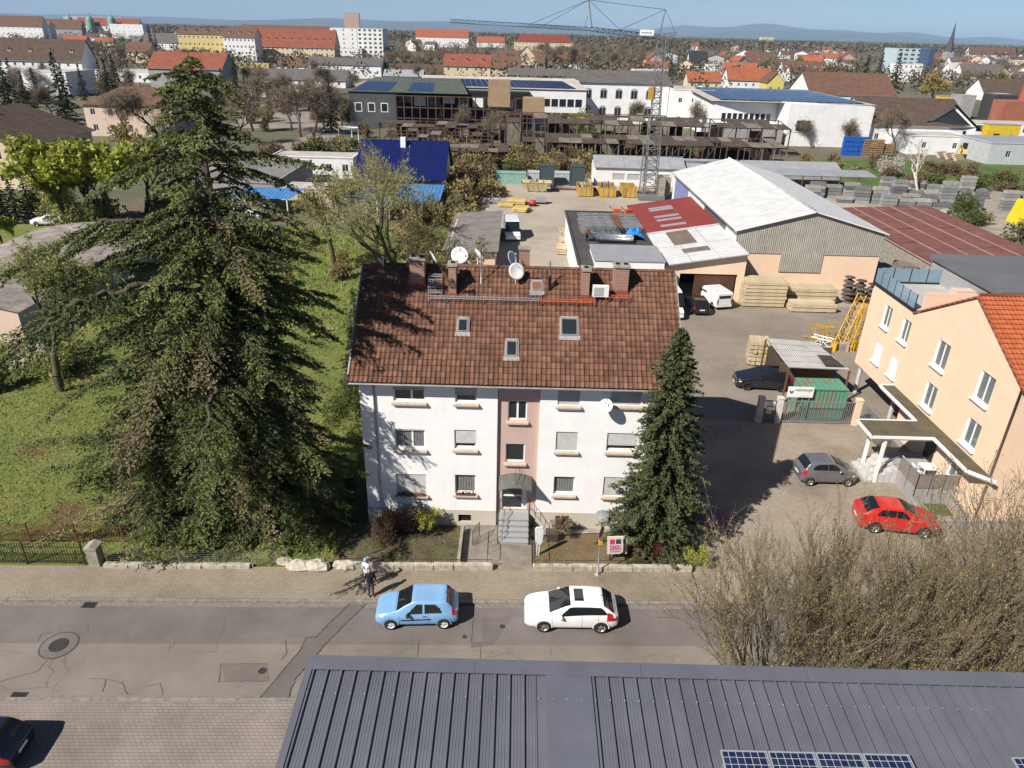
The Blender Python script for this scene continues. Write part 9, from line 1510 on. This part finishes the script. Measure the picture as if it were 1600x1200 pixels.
belt(46, (600, 800), (98, 122), 'bare brown tree of the park belt behind the railway sheds', 'park belt', BARE, .8, 1.2); belt(44, (840, 1010), (78, 108), 'bare or budding tree of the park behind the crane jib', 'park behind the crane jib', BARE+BARE+GREEN[:1], .9, 1.5); belt(30, (130, 330), (100, 122), 'bare tree between the houses on the left', 'bare trees on the left', BARE, .6, 1.0); belt(36, (1010, 1340), (86, 118), 'tree between the houses right of the crane', 'trees right of the crane', BARE+GREEN+CONM[:1], .6, 1.0); belt(30, (1430, 1620), (84, 132), 'tree between the houses near the right edge', 'trees near the right edge', BARE+GREEN, .6, 1.1); belt(22, (0, 240), (66, 96), 'tree among the tenements at the far left', 'trees among the tenements', BARE+CONM[:1], .6, 1.0); belt(26, (560, 1000), (62, 78), 'distant tree behind the park', 'distant trees behind the park', BARE+GREEN+CONM[:1], 1.0, 1.6); belt(20, (240, 560), (66, 92), 'tree before the red-roofed blocks', 'trees before the red-roofed blocks', BARE, .6, .9)
belt(26, (0, 240), (128, 210), 'bare or evergreen tree in the gardens behind the beige house', 'gardens behind the beige house', BARE+BARE+CONM[:1], .6, 1.0); belt(30, (260, 560), (135, 215), 'bare tree beside the side street and yards left of centre', 'trees by the side street', BARE, .6, 1.1); scrub(26, (-110, -52, 165, 260), 'garden shrub between the houses on the left', 'garden shrubs on the left', (0, 1, 2, 3), .8, 1.6); scrub(22, (-60, -30, 190, 300), 'shrub beside the yards left of the burnt factory', 'shrubs by the left yards', (0, 1, 2), .8, 1.5)
belt(16, (0, 330), (70, 150), 'dark evergreen among the houses on the left', 'evergreens on the left', CONM, .5, .8); belt(12, (1010, 1600), (80, 130), 'dark evergreen among the houses on the right', 'evergreens on the right', CONM, .5, .8)
def woods(name, label, n, y0, y1, hmin, hmax, m, seed, half=1.05):
 rg = np.random.default_rng(seed); Y = y0*(y1/y0)**rg.random(n); X = Y*rg.uniform(-half, half, n); h = rg.uniform(hmin, hmax, n); k = 26 if y0 < 500 else 10; sz = .17 if y0 < 500 else .3; idx = np.repeat(np.arange(n), k); d = rg.normal(size=(n*k, 3)); d /= np.linalg.norm(d, axis=1)[:, None]; P = np.c_[X[idx], Y[idx], h[idx]*.55]+d*np.c_[h[idx]*.48, h[idx]*.48, h[idx]*.45]*rg.uniform(.5, 1, (n*k, 1)); V, F = leaf_quads(P, d+rg.normal(0, .7, (n*k, 3)), h[idx]*sz, h[idx]*sz*.7, rg); o = bpy.data.objects.new(name, np_mesh(name, V, F, [m], attr=np.clip(rg.normal(.45, .2, n)[idx]+rg.normal(0, .12, n*k), 0, 1))); link(o); return tag(o, label, kind='stuff')
M_wood1 = leafm('far_wood_brown', (.08, .064, .042), (.21, .165, .115), .1); M_wood2 = leafm('far_wood_green', (.03, .042, .02), (.10, .11, .05), .1)
woods('treeline', 'brown bare woods of the middle plain', 2600, 420, 1400, 6, 12, M_wood1, 1); woods('treeline', 'greenish trees scattered through the far town', 1100, 400, 1500, 5, 11, M_wood2, 2); woods('forest', 'dark forest belt towards the horizon', 9000, 1400, 7000, 10, 19, M_wood1, 3, .85); woods('forest', 'dark evergreen forest far out on the plain', 3600, 1500, 9000, 12, 20, M_wood2, 4, .85)
def hills(name, label, Yd, zmax, seed, m, x0, x1):
 rg = np.random.default_rng(seed); n = 140; X = np.linspace(x0, x1, n); z = np.zeros(n)
 for k in range(1, 9): z += np.sin(X/(x1-x0)*6.28*k*1.3+rg.random()*6.28)*rg.random()/k
 z = (z-z.min())/(z.max()-z.min()); z = zmax*(.25+.75*z)*np.clip(np.sin(np.pi*(np.arange(n)+.5)/n)*2.2, 0, 1); V = []; F = []
 for dy, f in ((-2500, 0), (-800, .7), (0, 1), (2500, 0)): V += [(x, Yd+dy, zz*f-.2) for x, zz in zip(X, z)]
 for r in range(3):
  for i in range(n-1): F.append((r*n+i, r*n+i+1, (r+1)*n+i+1, (r+1)*n+i))
 me = bpy.data.meshes.new(name); me.from_pydata(V, [], F); me.materials.append(m); me.polygons.foreach_set('use_smooth', [True]*len(F)); o = bpy.data.objects.new(name, me); link(o); tag(o, label, kind='structure')
M_hill = mat('wooded_hill', (.06, .07, .045), .95, .3, .001, world=True)
hills('hills', 'long blue hills on the right horizon', 24000, 400, 5, M_hill, 1500, 24000); hills('hills', 'lower hills in the middle of the horizon', 20000, 210, 6, M_hill, -9000, 12000); hills('hills', 'low hills on the left horizon', 22000, 180, 9, M_hill, -24000, -2000)
mh = bpy.data.materials.new('haze'); mh.use_nodes = True; nh = mh.node_tree; nh.nodes.remove(nh.nodes['Principled BSDF']); pv_ = nh.nodes.new('ShaderNodeVolumePrincipled'); pv_.inputs['Color'].default_value = (.50, .72, 1.0, 1); pv_.inputs['Density'].default_value = HAZE; pv_.inputs['Anisotropy'].default_value = -.05; nh.links.new(pv_.outputs[0], nh.nodes['Material Output'].inputs['Volume'])
if HAZE > 0: hz = MB().box(-43000, 43000, -400, 43000, -1.2, 470, mh).build('haze'); tag(hz, 'thin pale haze lying over the plain', kind='stuff')
# ================================================================== look-alikes: say which one by its order in the view
def nth(n): return '%d%s' % (n, 'th' if 10 < n % 100 < 14 else {1: 'st', 2: 'nd', 3: 'rd'}.get(n % 10, 'th'))
same = {}
for o in COL.objects:
 if o.parent is None and 'category' in o: same.setdefault(o['label'], []).append(o)
for lb, os_ in same.items():
 if len(os_) > 1:
  for i, o in enumerate(sorted(os_, key=lambda q: q.location.x/max(1, q.location.y))): o['label'] = ' '.join(lb.split()[:12])+', '+nth(i+1)+' from the left'
